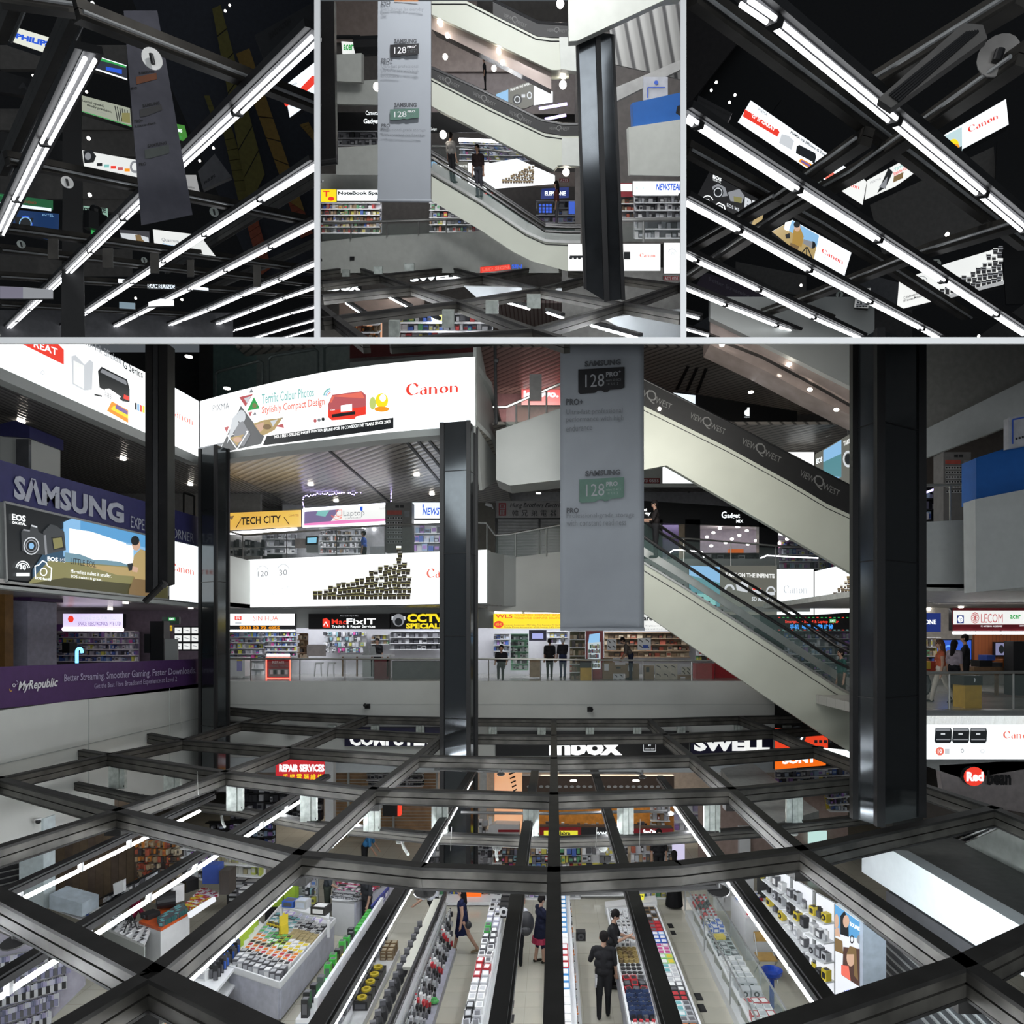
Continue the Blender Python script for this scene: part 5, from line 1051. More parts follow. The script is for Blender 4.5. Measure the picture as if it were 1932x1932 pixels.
t=thing('litter_bin','yellow litter bin with a black hooded top on the right gallery','bin',M.front(16.2).pt(1836,1338));b=MB();panel(M.front(16.2),(1821,1293,1852,1338),.5,mat('bin_yellow',(.55,.33,.02),.5),mb=b);b.build('body',t);b=MB();panel(M.front(16.15),(1819,1275,1854,1293),.55,BLACK,mb=b);t=b.build('top',t);p=Print(M.front(16.15),.01);p.ring(1836,1283,4,5,.5,I_W,-60,60);p.build('emblem',t)
railing('steel rail with glass above the office printer sign',M.front(15.4),[(1735,1270),(1990,1268)],[(1735,1340),(1990,1340)],(1791,1912))
b=MB();b.path([M.front(15.9).pt(u,v)for u,v in((1738,1272),(1748,1275),(1753,1290),(1750,1306),(1740,1312))],.05,BLACK,8);tag(b.build('handrail_loop'),'black looping end of an escalator handrail right of the tall column','handrail')
t=thing('escalator_end','dark escalator end running down behind the tall dark column','escalator',M.front(14.5).pt(1690,1380));b=MB();panel(M.front(14.3),[(1640,1300),(1742,1345),(1742,1640),(1705,1600),(1640,1460)],.8,mat('escalator_black',(.018,.018,.017),.5),mb=b);b.build('side',t);b=MB();b.path([M.front(14.2).pt(u,v)for u,v in((1660,1290),(1690,1320),(1725,1355),(1742,1420))],.04,HR,8);b.build('handrail',t)
ceil_lamps(((1813,1145),(1752,1148)),.98,'round downlight in the ceiling above the white and red sign','downlights of the right gallery',.08)
RB=M.front(18.5)
mb=MB();panel(RB,[(1772,1444),(2000,1430),(2000,1545),(1785,1545)],.2,mat('mauve_pale',(.42,.38,.38),.6),mb=mb);struct('wall_emblem',mb)
t,p=sign('round red emblem with raised dark letters glowing on the pale wall below the printer sign',M.front(18.2),[(1838+20*math.cos(a*.3927),1465+18*math.sin(a*.3927))for a in range(16)],L_R,.15,name='wall_emblem_sign');p.text('Red',(1823,1456,1855,1474),L_W,.05);p.build('lettering',t);p=Print(M.front(18.3),.1);p.text('bean',(1858,1452,1903,1480),I_K,.05);p.build('side_lettering',t)
b=MB();panel(RB,[(1745,1436),(1990,1436),(1990,1442),(1820,1470),(1745,1445)],.3,GREYP,mb=b);struct('wall_under_sign',b)
#ground floor: fronts under the far gallery
GF=M.front(25.45);GW=M.front(25.5)
mb=MB();panel(M.front(26.),(395,1380,1640,1432),.2,CHAR,mb=mb);struct('wall_fascia_back',mb)
mb=MB();mb.box(-12.5,9,25.5,25.9,-5.05,-4.5,mat('bulkhead_white',(.62,.66,.68),.5,var=.03));struct('wall_bulkhead_back',mb)
mb=MB();mb.box(-13,9.5,29.5,29.7,G,-4.5,mat('ground_back',(.3,.27,.25),.6));struct('wall_ground_back',mb)
for x in(-9,-4.5,.5,5):area('shop_light',(x,27.2,-4.75),(x,27.4,-8),3.6,.8,45,(1,.93,.85))
t,p=sign('black shop sign with big white rounded letters under the far gallery',GF,(935,1380,1300,1426),BKF);p.text('inbox',(1035,1389,1174,1425),L_W,.05);p.rect(1213,1400,1238,1417,I_K);p.line([(1214,1401),(1237,1401),(1237,1417),(1214,1417),(1214,1401)],1,L_LG);p.text('w',(1222,1402,1229,1408),L_LG,.03);p.text('Software Studio',(1216,1411,1235,1414),L_LG);p.build('lettering',t)
t,p=sign('navy shop sign with white old-style capitals under the far gallery',GF,(1303,1384,1458,1424),mat('sign_ink_navy',(.015,.013,.05),.4));p.text('SWELL',(1309,1391,1452,1417),L_WD,.06);p.build('lettering',t)
t,p=sign('dark blue and white sign left of the middle mirrored column, under the far gallery',GF,(650,1372,832,1408),mat('sign_ink_navy',(.015,.013,.05),.4));p.text('COMPUTERS',(660,1384,826,1407),L_WD,.05);p.build('lettering',t)
t,p=sign('red camera shop sign with a big lens picture, left of the escalator foot',M.front(24.6),(1462,1374,1562,1412),lit('sign_scarlet',(.85,.06,.02),.9));p.ell(1504,1387,17,17,L_K);p.ring(1504,1387,12,13,.3,L_W);p.rect(1478,1374,1492,1405,L_K)
for i in range(4):p.rect(1536+9*i,1396,1542+9*i,1402,L_K)
p.build('lettering',t)
t,p=sign('orange red sign with white electronics lettering beside the escalator foot',M.front(24.2),[(1462,1427),(1558,1422),(1558,1444),(1462,1452)],lit('sign_vermilion',(.95,.16,.01),.95));p.text('SONY',[(1476,1428),(1541,1424),(1541,1438),(1476,1442)],L_W,.06);p.build('lettering',t)
t=lightbox('lightbox','white lit panel at the foot of the escalator, above the orange red sign','sign',M.front(24.3),[(1545,1410),(1608,1416),(1608,1440),(1560,1436)],L_W,.1)
shelf('blue and yellow camera goods under the orange red sign',M.front(25),[(1462,1454),(1600,1446),(1600,1475),(1462,1478)],2,18,P_BLUE+P_DARK+[mat('poster_yellow',(.7,.6,.1))],seed=61)
shelf('yellow framed display of blue cameras beside the tall dark column',M.front(22),[(1555,1492),(1596,1486),(1596,1528),(1560,1528)],3,8,P_BLUE+P_DARK,mat('bin_yellow2',(.5,.38,.02),.5),seed=62)
t,p=sign('red repair services sign with white capitals and yellow characters',M.front(24.4),(520,1432,614,1474),lit('sign_crimson',(.65,.03,.04),.8));p.text('REPAIR SERVICES',(527,1442,612,1456),L_W,.05)
for i,ch in enumerate('手機電腦維修'):p.text(ch,(534+13*i,1460,544+13*i,1471),L_Y,.01)
p.build('lettering',t)
b=MB();panel(M.front(24.3),(613,1430,629,1580),.3,PLW,mb=b);tag(b.build('pillar'),'white pillar right of the red repair services sign','pillar')
LW=mat('light_wood',(.42,.26,.14),.5,var=.25,scale=3)
mb=MB();panel(M.front(26.6),(629,1440,825,1585),.1,LW,mb=mb);struct('wall_wood_shop',mb)
t=thing('grille_shutter','metal grille over a closed shop with light wooden walls','shutter',M.front(25.9).pt(725,1580))
for k in range(22):b=MB();panel(M.front(25.9),(630,1446+6*k,822,1447+6*k),.02,STEEL,mb=b);b.build('bar',t)
for u in(655,740,822):b=MB();panel(M.front(25.85),(u,1440,u+4,1580),.06,GREYP,mb=b);b.build('post',t)
shelf('dark shelves of goods behind the metal grille',M.front(26.4),(695,1448,800,1482),3,14,P_DARK,DARK,seed=63);b=MB();panel(M.front(25.4),(722,1512,752,1540),.3,DARK,mb=b);t=tag(b.build('display_stand'),'black stand with a red edge before the wooden closed shop','stand');b=MB();panel(M.front(25.35),(750,1512,755,1540),.3,lit('red_edge',(.9,.06,.03),1),mb=b);b.build('edge',t)
shelf('dark shelves of phone goods left of the white pillar',M.front(25.2),(440,1478,610,1545),4,18,P_DARK,CHAR,BLACK,seed=64);t,p=sign('blue spot display sign among the dark phone goods',M.front(24.5),(424,1556,458,1564),mat('spot_blue',(.03,.04,.3),.5),.1);p.text('SPOT',(428,1557.5,454,1562.5),I_W,.03);p.build('lettering',t)
shelf('dim racks of cables left of the blue spot sign',M.front(24.6),(395,1550,520,1590),3,16,P_DARK+P_BLUE,CHAR,BLACK,seed=65)
OR1=litn('booth_orange',(.85,.33,.12),(1,.52,.25),.75,.8)
mb=MB();panel(M.front(26.),(933,1454,985,1585),.2,OR1,mb=mb);struct('wall_orange_booth',mb)
for i in range(5):b=MB();b.bar(M.front(25.8).pt(960+2*i,1461+8*i),M.front(25.8).pt(971+1*i,1457+8*i),.03,.05,BLACK);tag(b.build('hook'),'short black hook on the glowing orange booth wall','hook','hooks on the orange booth')
BRN=mat('brown_front',(.085,.055,.04),.5)
t,p=sign('brown shop front band with a row of pale ovals',M.front(25.6),(985,1464,1272,1500),BRN,.3)
for i in range(23):p.ell(998+11.6*i,1484,4,2.6,mat('ink_pale3',(.42,.42,.42),.6),10)
p.build('ornament',t);ceil_lamps(((1082,1472),(1200,1472)),-5.,'warm downlight over the brown shop front band','downlights of the brown front',.12)
OR2=mat('orange_wood',(.62,.27,.05),.45,var=.2)
mb=MB();panel(M.front(26.4),(985,1498,1272,1590),.1,OR2,mb=mb);struct('wall_orange_shop',mb);area('shop_light',(2,25.9,-5.1),(2,26.4,-7.5),5,.3,90,(1,.8,.55))
shelf('grey panels and posts at the right of the orange wall',M.front(26.2),(1226,1515,1262,1562),3,5,P_WHITE+P_BROWN,OR2,seed=66)
stock(M.front(26.),(1025,1548,1220,1562),1,26,P_DARK,.2,None,67,.6);o=[x for x in COL.objects if x.name.startswith('stock')and x.parent is None][-1];o.name='display_models';tag(o,'black gadgets standing along the counter before the orange wall','goods')
for i,(q,f,tx,tc,lb)in enumerate((((1018,1561,1096,1580),mat('frame_red',(.35,.02,.03),.5),'Jabra',L_K,'red framed yellow counter sign before the orange wall'),((1097,1561,1185,1580),mat('sign_face_dark',(.03,.03,.035),.4),'SONY',L_W,'dark counter sign with white capitals before the orange wall'),((1194,1563,1270,1580),mat('frame_red',(.35,.02,.03),.5),'SanDisk',L_W,'deep red counter sign with white lettering before the orange wall'))):
 t,p=sign(lb,M.front(24.6),q,f,.4)
 if i==0:p.rect(1026,1567,1090,1578,lit('jabra_yellow',(.8,.75,.05),.9))
 p.text(tx,((1055,1568,1076,1577),(1126,1569,1150,1577),(1213,1565,1244,1574))[i],tc,.04);p.build('lettering',t)
t=thing('counter','white lit counter left of the red framed counter sign','counter',M.front(24.6).pt(955,1575));b=MB();panel(M.front(24.6),[(922,1560),(935,1555),(980,1556),(980,1582),(920,1582)],.5,PLW,mb=b);b.build('body',t);b=MB();panel(M.front(24.55),(940,1566,980,1570),.05,mat('frame_red',(.35,.02,.03),.5),mb=b);b.build('band',t)
b=MB();panel(M.front(25.2),(905,1455,918,1580),.3,mat('pale_post',(.45,.46,.45),.5),mb=b);tag(b.build('pillar'),'pale narrow pillar between the middle mirrored column and the orange booth','pillar')
stock(M.front(25),(850,1540,930,1575),2,9,P_DARK+P_WHITE,.3,None,68);o=[x for x in COL.objects if x.name.startswith('stock')and x.parent is None][-1];o.name='service_desk_goods';tag(o,'jumble of dark equipment behind the white lit counter','goods')
shelf('violet lit white display right of the orange shop',M.front(25.4),(1272,1516,1325,1565),3,6,P_BLUE+P_WHITE,mat('violet_lit_wall',(.55,.5,.7),.5),seed=69)  # violet light on a white display, put into the wall colour
mb=MB();panel(M.front(24.),(1318,1500,1600,1640),.1,mat('pinkish_wall',(.34,.25,.22),.5),mb=mb);struct('wall_pink_right',mb)
b=MB();panel(M.front(23.8),(1395,1560,1416,1640),.3,PLW,mb=b);tag(b.build('pillar'),'white pillar with a grey edge before the pinkish wall','pillar');box_px('glowing_sign','mint lit panel on the pinkish wall right of the white pillar','panel',M.front(23.8),(1525,1568,1560,1592),.05,lit('mint_light',(.55,.8,.75),.9));b=MB();panel(M.front(23.7),(1268,1594,1292,1660),.2,lit('lilac_glow',(.75,.7,.95),.8),mb=b);tag(b.build('glowing_sign'),'lilac glowing panel left of the pinkish wall','panel')
mb=MB();pl=M.flat(-4.6);mb.prism([pl.pt(*q)for q in((1360,1450),(1420,1440),(1545,1530),(1440,1560))],(0,0,-.3),mat('ledge_grey',(.3,.31,.3),.6));struct('wall_ledge',mb)
mb=MB();pl=M.flat(-5.);mb.prism([pl.pt(*q)for q in((1345,1445),(1400,1442),(1545,1545),(1490,1552))],(0,0,-.2),mat('bulkhead_white',(.62,.66,.68),.5,var=.03));struct('wall_ledge_white',mb)
Q=M.front(22.5)
shelf('white lit wall of hanging goods behind the cashier sign',Q,(802,1590,942,1640),4,22,P_WHITE+P_DARK,seed=71,hang=True);t,p=sign('bronze cashier sign before the white hanging goods',M.front(22.),(838,1593,880,1607),mat('bronze_back',(.07,.045,.03),.5),.08);p.text('CASHIER',(840,1596,879,1605),mat('bronze_letter',(.38,.25,.14),.4),.05);p.build('lettering',t)
for i,(q,pl_,lb)in enumerate((((930,1595,948,1640),P_BROWN,'narrow rack of gold gift bags right of the cashier sign'),((948,1600,1022,1640),P_PHONE+P_BROWN,'maroon and black rack of earphones in the cashier row'),((1022,1598,1096,1642),P_MIX,'rack of bright coloured cases before the middle beam'),((1098,1598,1184,1640),P_WHITE+P_DARK+[mat('poster_yellow',(.7,.6,.1))],'white pegboard of cables with yellow tops'),((1190,1594,1268,1640),P_BROWN+P_WHITE,'crowded rack of small packets at the right of the cashier row'))):
 shelf(lb,Q,q,3,9,pl_,SHOPW if i>2 else DARK,seed=72+i,hang=i>0)
t=thing('counter','long counter with a lilac grey front behind the woman in the navy dress','counter',(-2.,19.5,G));LIL=mat('lilac_front',(.42,.43,.5),.4)
K1=M.front(19.6);b=MB();panel(K1,(838,1702,962,1708),.6,PLW,mb=b);b.build('worktop',t);b=MB();panel(M.front(19.7),(840,1708,960,1786),.5,LIL,mb=b);b.build('front',t)
t,p=sign('orange sign box with dark lettering above the lilac grey counter',M.front(20.2),(866,1661,905,1680),lit('sign_vermilion',(.95,.16,.01),.95),.2);p.rect(871,1665,900,1674,L_BR);p.text('SONY MOBILE',(874,1667,898,1672),L_O);p.build('lettering',t)
box_px('display_board','orange panel on the lilac grey counter','panel',M.front(20.),(872,1681,907,1702),.2,lit('sign_vermilion',(.95,.16,.01),.95))
K2=M.front(20.4)
shelf('goods along the wall behind the lilac grey counter, left part',K2,(815,1655,866,1702),3,9,P_MIX,SHOPW,seed=81);shelf('dark goods along the wall behind the lilac grey counter, right part',K2,(907,1655,985,1702),3,12,P_DARK+P_BROWN,CHAR,seed=82);shelf('blue and white boxes left of the straight middle beam',K2,(985,1662,1040,1705),3,6,P_BLUE+P_WHITE,SHOPW,seed=83);shelf('yellow and white shelf right of the straight middle beam',K2,(1055,1660,1095,1690),2,5,P_WHITE+[mat('poster_yellow',(.7,.6,.1))],SHOPW,seed=84);shelf('white backlit shelf above the headphone poster',K2,(1095,1662,1200,1684),1,10,P_WHITE,L_WD,seed=85);shelf('rack of small coloured goods right of the headphone poster',K2,(1200,1655,1280,1690),2,10,P_MIX,CHAR,seed=86)
t=thing('poster_wall','silver grey poster of headphones behind the two men in black','poster',M.front(20.3).pt(1145,1738));b=MB();panel(M.front(20.3),[(1074,1690),(1212,1688),(1212,1733),(1074,1738)],.3,mat('poster_silver',(.5,.51,.53),.4),mb=b);b.build('board',t);p=Print(M.front(20.3),.01);p.rect(1076,1691,1091,1735,I_G);p.ell(1080,1695,9,9,I_W)
for u in(1104,):p.ring(u,1709,7,11,.25,I_K,-10,190);p.ell(u-5,1714,3,5,I_K);p.ell(u+5,1714,3,5,I_K)
p.ring(1130,1712,3,9,.3,I_G);p.ell(1130,1718,2.5,3,I_W);p.ring(1143,1704,9,6,.2,I_K);p.ell(1146,1714,3,4,I_K);p.line([(1095,1728),(1115,1727)],1.2,I_G);p.build('print',t)
t,p=sign('lime yellow hanging sign over the aisle of the right central tables',M.front(18.8),[(1194,1685),(1216,1683),(1215,1698),(1196,1699)],lit('jabra_yellow',(.8,.75,.05),.9),.03);p.text('Jabra',(1197,1688,1214,1693),L_K,.03);p.build('lettering',t)
box_px('display_case','white and blue display case below the lime yellow sign','case',M.front(18.6),[(1143,1712),(1240,1700),(1240,1722),(1143,1726)],.4,PLW)
b=MB();panel(K2,(985,1705,1000,1780),.4,PLW,mb=b);tag(b.build('cabinet'),'narrow white cabinet right of the backpack man','cabinet');box_px('carton','orange box on the narrow white cabinet','box',M.front(19.8),(978,1702,990,1715),.3,mat('item_orange',(.5,.15,.03)))
_good={}
def good_mesh(kind,c0,c1,sx,sy,sz):
 key=(kind,c0,c1,round(sx,3),round(sy,3),round(sz,3))
 if key in _good:return _good[key]
 b=MB();m0,m1=c0,c1;x,y=sx/2,sy/2
 if kind=='box':
  b.box(-x,x,-y,y,0,sz,m0);b.box(-x*.72,x*.72,-y*.7,y*.7,sz,sz+.004,m1);b.box(-x*.7,x*.7,-y-.003,-y,sz*.2,sz*.75,m1)
 elif kind=='pack':
  b.box(-x,x,-y*.12,y*.12,0,sz,m0);b.box(-x*.7,x*.7,-y,-y*.12,sz*.1,sz*.6,m1);b.box(-x*.25,x*.25,-y*.2,y*.2,sz,sz*1.08,m1)
 elif kind=='roll':
  for k in range(14):
   a,c=2*math.pi*k/14,2*math.pi*(k+1)/14
   P=[Vector((r*math.cos(q),r*math.sin(q),z))for z in(0,sz)for r,q in((x,a),(x*.55,a),(x*.55,c),(x,c))]
   b.hexa(P,m0)
 elif kind=='jar':
  b.tube((0,0,0),(0,0,sz*.8),x,m0,10);b.tube((0,0,sz*.8),(0,0,sz),x*1.05,m1,10)
 elif kind=='pouch':
  b.ball((0,0,sz*.42),sz*.42,m0,(x/(sz*.42),y/(sz*.42),1),8,6);b.box(-x*.5,x*.5,-y*.25,y*.25,sz*.75,sz,m1)
 elif kind=='speaker':
  b.box(-x,x,-y,y,0,sz,m0)
  b.tube((0,-y,sz*.5),(0,-y-.012,sz*.5),sz*.36,m1,12);b.tube((0,-y-.012,sz*.5),(0,-y-.02,sz*.5),sz*.16,m0,10)
 me=bpy.data.meshes.new('goods');me.from_pydata([tuple(v)for v in b.v],[],b.f)
 for m in b.mats:me.materials.append(m)
 me.polygons.foreach_set('material_index',b.m);me.update();_good[key]=me
 return me
def good(name,label,cat,p,kind,c0,c1,size,yaw=.0,group=None,tilt=.0):
 o=bpy.data.objects.new(name,good_mesh(kind,c0,c1,*size));COL.objects.link(o);o.location=p;o.rotation_euler=(tilt,0,yaw)
 return tag(o,label,cat,group)
def rows(name,label,cat,corner,nu,nv,kind,pairs,size,group,seed=1,jit=.15,fill=1.,yaw=.0,tilt=.0,layers=1):
 """corner: four points (front left, front right, back right, back left) of the patch the rows stand on"""
 rnd=random.Random(seed);a,b_,c,d=[Vector(q)for q in corner]
 for j in range(nv):
  for i in range(nu):
   if rnd.random()>fill:continue
   s,t_=(i+.5)/nu,(j+.5)/nv;p=(a*(1-s)+b_*s)*(1-t_)+(d*(1-s)+c*s)*t_
   c0,c1=pairs[(j//2+rnd.randrange(2))%len(pairs)]
   for k in range(layers):o=good(name,label,cat,p+Vector((0,0,k*(size[2]+.005))),kind,c0,c1,size,yaw+rnd.uniform(-jit,jit),group,tilt);o['row']=j;o['place']=i;o['layer']=k
def hz(z,*q):pl=M.flat(z);return[pl.pt(u,v)for u,v in q]
def C(r,g,b):return mat('goods_%02d_%02d_%02d'%(r*99,g*99,b*99),(r,g,b),.45,var=.06)
gW,gK,gN,gS=C(.75,.75,.75),C(.02,.02,.022),C(.1,.1,.11),C(.45,.46,.48)
gR,gY,gG,gB,gO,gL,gT,gP,gBr,gC=C(.45,.03,.04),C(.65,.5,.04),C(.08,.4,.1),C(.04,.12,.5),C(.65,.18,.02),C(.42,.55,.05),C(.15,.42,.45),C(.5,.07,.25),C(.22,.14,.07),C(.48,.42,.3)
qa=hz(-6.98,(430,1829),(528,1862),(632,1740),(531,1713))
t=thing('island_table','white island table heaped with rows of small boxes','table',sum(qa,Vector())/4+Vector((0,0,G+6.98)))
b=MB();b.prism(qa,(0,0,-.05),PLW);b.build('tray',t)
for i in range(4):
 a,c=qa[i],qa[(i+1)%4];b=MB();b.bar(a+Vector((0,0,.04)),c+Vector((0,0,.04)),.04,.12,PLW);b.build('tray_edge',t);b=MB();n=(c-a).normalized()
 b.prism([a+n*.05-Vector((0,0,.05)),c-n*.05-Vector((0,0,.05)),Vector((c.x,c.y,G+.05))-n*.05,Vector((a.x,a.y,G+.05))+n*.05],n.cross(Vector((0,0,1)))*-.03,LIL);b.build('side_panel',t)
def sub(q,s0,s1,t0,t1):
 a,b_,c,d=q;f=lambda s,t_:(a*(1-s)+b_*s)*(1-t_)+(d*(1-s)+c*s)*t_
 return[f(s0,t0),f(s1,t0),f(s1,t1),f(s0,t1)]
GT='boxes on the white island table'
for lb,s0,s1,t0,t1,nu,nv,pr,sz in(('small grey and white carded packet at the near end of the white island table',.04,.96,.03,.22,9,3,[(gS,gW),(gN,gS),(gW,gK)],(.13,.15,.17)),('packet with red and yellow print in the near rows of the white island table',.04,.96,.22,.36,9,3,[(gW,gR),(gW,gO),(gC,gK),(gN,gW)],(.13,.15,.14)),('small green boxed item in the middle rows of the white island table',.3,.62,.36,.56,4,4,[(gG,gW),(gL,gK),(gN,gG)],(.12,.14,.13)),('pale box with orange spot in the left rows of the white island table',.04,.3,.36,.6,3,4,[(gW,gO),(gS,gG),(gW,gT)],(.14,.15,.13)),('yellow card box standing in the middle of the white island table',.08,.42,.6,.68,5,1,[(gY,gK)],(.15,.1,.16)),('kraft brown box in the right rows of the white island table',.55,.97,.52,.68,5,3,[(C(.4,.32,.16),C(.3,.24,.12))],(.15,.16,.12)),('white box with yellow spot at the right of the white island table',.62,.97,.36,.52,4,3,[(gW,gY),(gS,gW)],(.14,.16,.13)),('teal and white phone box in the far rows of the white island table',.04,.5,.68,.86,6,3,[(gT,gW),(gW,gT),(gN,gT)],(.13,.15,.1)),('black and white watch box at the far right of the white island table',.5,.97,.68,.88,6,3,[(gW,gN),(gK,gS),(gW,gS)],(.13,.15,.1)),('lilac lit flat box at the far end of the white island table',.06,.8,.88,.98,6,2,[(C(.55,.45,.75),gW),(C(.6,.6,.75),gS)],(.18,.16,.06))):
 rows('retail_box',lb,'box',sub(qa,s0,s1,t0,t1),nu,nv,'box',pr,sz,GT+', '+lb.split(' in ')[0].split(' at ')[0],hash(nu*nv+int(t0*100))%97,.12)
good('price_card','tall yellow price card in the middle of the white island table','card',sub(qa,.45,.45,.56,.56)[0],'pack',gY,gY,(.22,.05,.55),.9)
qb=hz(-6.55,(531,1710),(620,1733),(622,1722),(535,1700));t=thing('display_shelf','white raised shelf with printers at the back of the island table','shelf',qb[0]);b=MB();b.prism(qb,(0,0,-.04),PLW);b.build('shelf_board',t)
for q in(qb[0],qb[1]):b=MB();b.box(q.x-.03,q.x+.03,q.y-.03,q.y+.03,-6.98,-6.59,PLW);b.build('upright',t)
for u,v,c0,c1,lb,sz in((548,1709,gB,gN,'blue boxed device at the left of the raised white shelf',(.3,.25,.15)),(572,1712,gS,C(.5,.55,.65),'pale blue grey printer on the raised white shelf',(.28,.24,.2)),(606,1722,gK,gW,'black printer with white lid on the raised white shelf',(.38,.3,.18))):good('printer',lb,'printer',hz(-6.55,(u,v))[0],'box',c0,c1,sz,-.2)
qs=hz(-6.9,(350,1868),(396,1884),(503,1750),(480,1728));qs=[qs[0],qs[1],qs[2],qs[3]]
t=thing('low_shelf','long low white shelf with lime boxes left of the island table','shelf',qs[0]);b=MB();b.prism(qs,(0,0,-.06),PLW);b.build('shelf_board',t);b=MB();b.prism([p+Vector((.02,0,-.35))for p in qs],(0,0,-.04),PLW);b.build('shelf_board',t)
for s in(.02,.5,.96):p_=sub(qs,.5,.5,s,s)[0];b=MB();b.box(p_.x-.2,p_.x+.2,p_.y-.02,p_.y+.02,G,-6.96,WOOD);b.build('support',t)
for i,(u,v,lb)in enumerate(((447,1786,'lime green box on the low white shelf, nearest of the four'),(457,1772,'lime green box on the low white shelf, second nearest'),(467,1760,'lime green box on the low white shelf, third nearest'),(476,1748,'lime green box on the low white shelf, farthest of the four'))):good('lime_box',lb,'box',hz(-6.9,(u,v))[0],'box',C(.35,.5,.04),C(.22,.33,.03),(.2,.2,.3),-.15,'lime boxes on the low white shelf')
good('projector','black boxed device in front of the lime boxes on the low white shelf','goods',hz(-6.9,(432,1797))[0],'box',gK,gS,(.26,.22,.16),-.2);good('carton','white carton at the near end of the low white shelf','box',hz(-6.9,(384,1846))[0],'box',gW,gS,(.24,.2,.2),-.2)
rows('tripod_bag','dark upright packet in the row at the near end of the low white shelf','packet',sub(qs,.2,.8,.16,.56),3,9,'pack',[(gK,gN),(gN,gB)],(.09,.08,.3),'dark packets on the low white shelf',5)
b=MB();qd=M.front(18.2);panel(qd,(510,1672,556,1712),.3,mat('lime_poster',(.33,.5,.04),.5),mb=b);t=tag(b.build('lime_unit'),'lime green panel unit behind the island table','panel');b=MB();panel(M.front(18.15),(500,1712,560,1738),.35,BLACK,mb=b);b.build('plinth',t)
b=MB();b.bar(qd.pt(535,1672,.01),qd.pt(535,1712,.01),.015,.015,BLACK,Vector((0,1,0)));b.build('seam',t)
shelf('rack of hanging accessories right of the lime green panel',M.front(18.6),(560,1642,600,1720),5,6,P_DARK+P_PHONE,GREYP,seed=91,hang=True)
qc=hz(-6.8,(626,1698),(672,1702),(752,1652),(640,1640));t=thing('goods_table','white fronted table heaped with phone covers beside the man in the grey shirt','table',qc[0]);b=MB();b.prism(qc,(0,0,-.06),PLW);b.build('tabletop',t)
b=MB();a,c=qc[0],qc[1];b.prism([a,c,Vector((c.x,c.y,G)),Vector((a.x,a.y,G))],(0,.05,0),PLW);b.build('front_panel',t);b=MB();a,c=qc[1],qc[2];b.prism([a,c,Vector((c.x,c.y,G)),Vector((a.x,a.y,G))],(-.05,0,0),LIL);b.build('side_panel',t)
rows('phone_cover','phone cover packet in the heap on the white fronted table','packet',sub(qc,.03,.97,.04,.98),14,9,'box',[(gN,gS),(gS,gK),(gP,gW),(gR,gN),(gW,gK),(gK,gP),(C(.4,.4,.42),gR)],(.13,.16,.06),'phone cover packets on the white fronted table',9,.7,.95)
b=MB();pl=M.upright(hz(-6.5,(702,1725))[0],hz(-6.5,(734,1680))[0]);panel(pl,[(702,1709),(735,1672),(734,1685),(706,1727)],.04,mat('poster_navy',(.03,.04,.22),.5),mb=b);t=tag(b.build('sale_board'),'slanting navy sale board beside the batten over the heaped table','sign');p=Print(pl,.01);p.text('SALE',[(705,1710),(733,1679),(732,1686),(707,1720)],I_W,.04);p.build('lettering',t)
t=thing('gondola_rack','double-sided rack with green-lit boxes on top and hanging pouches on its right','rack',(-4.15,14.5,G))
b=MB();b.box(-4.5,-4.18,12.,16.6,-6.75,-6.68,PLW);b.build('top_shelf',t);b=MB();b.box(-4.18,-4.12,12.,16.6,G+.2,-6.3,mat('perspex',(.62,.64,.66),.3));b.build('centre_panel',t);b=MB();b.box(-4.5,-3.72,11.6,16.6,G,G+.16,PLW);b.build('base',t);b=MB();b.box(-4.5,-4.2,12.,16.6,G+.16,-6.75,LIL);b.build('body',t)
b=MB();b.box(-4.4,-4.28,12.6,13.3,-6.66,-6.6,lit('green_glow',(.1,1,.2),2.));b.box(-4.4,-4.26,13.4,14.3,-6.66,-6.6,L_Y);b.box(-4.4,-4.26,14.4,15.2,-6.66,-6.61,L_W);b.build('lit_strip',t)
for i in range(7):good('green_box','bright green upright box in the line on the green-lit rack','box',(-4.36,15.2+.18*i,-6.68),'box',C(.06,.42,.05),gG,(.12,.14,.2),0,'green boxes on the green-lit rack')
for i,(y,c)in enumerate(((14.4,gG),(14.6,gG),(14.8,gK),(15.,gK),(13.4,gG),(13.6,gG),(13.8,gG),(14.,gK),(12.1,gK),(12.35,gK),(12.6,gK),(12.9,gN))):good('upright_box',('green' if c is gG else 'black')+' tall slim box on the left edge of the green-lit rack','box',(-4.42+.03*(i%3),y,-6.68),'box',c if c is not gG else C(.05,.38,.06),gN if c is gG else gN,(.12,.12,.32),0,('green' if c is gG else 'black')+' slim boxes on the green-lit rack')
for r in range(3):
 for i in range(17):good('hanging_pouch','clear hanging pouch on the right face of the green-lit rack','packet',(-4.02,12.1+.27*i,-6.6-.33*r),'pack',C(.5,.5,.53)if(i+r)%3 else C(.5,.3,.3),C(.3,.3,.34)if(i+r)%2 else gN,(.16,.1,.24),math.pi/2,'pouches on the green-lit rack')
for i in range(5):good('tape_reel','black reel with a yellow ring on the foot of the green-lit rack','reel',(-3.9,14.+.32*i,G+.34),'roll',gY,gY,(.2,.2,.04),0,'reels at the foot of the green-lit rack');good('reel_box','black box under a yellow ringed reel at the foot of the green-lit rack','box',(-3.9,14.+.32*i,G+.16),'box',gK,gN,(.3,.28,.17),0,'reel boxes at the foot of the green-lit rack')
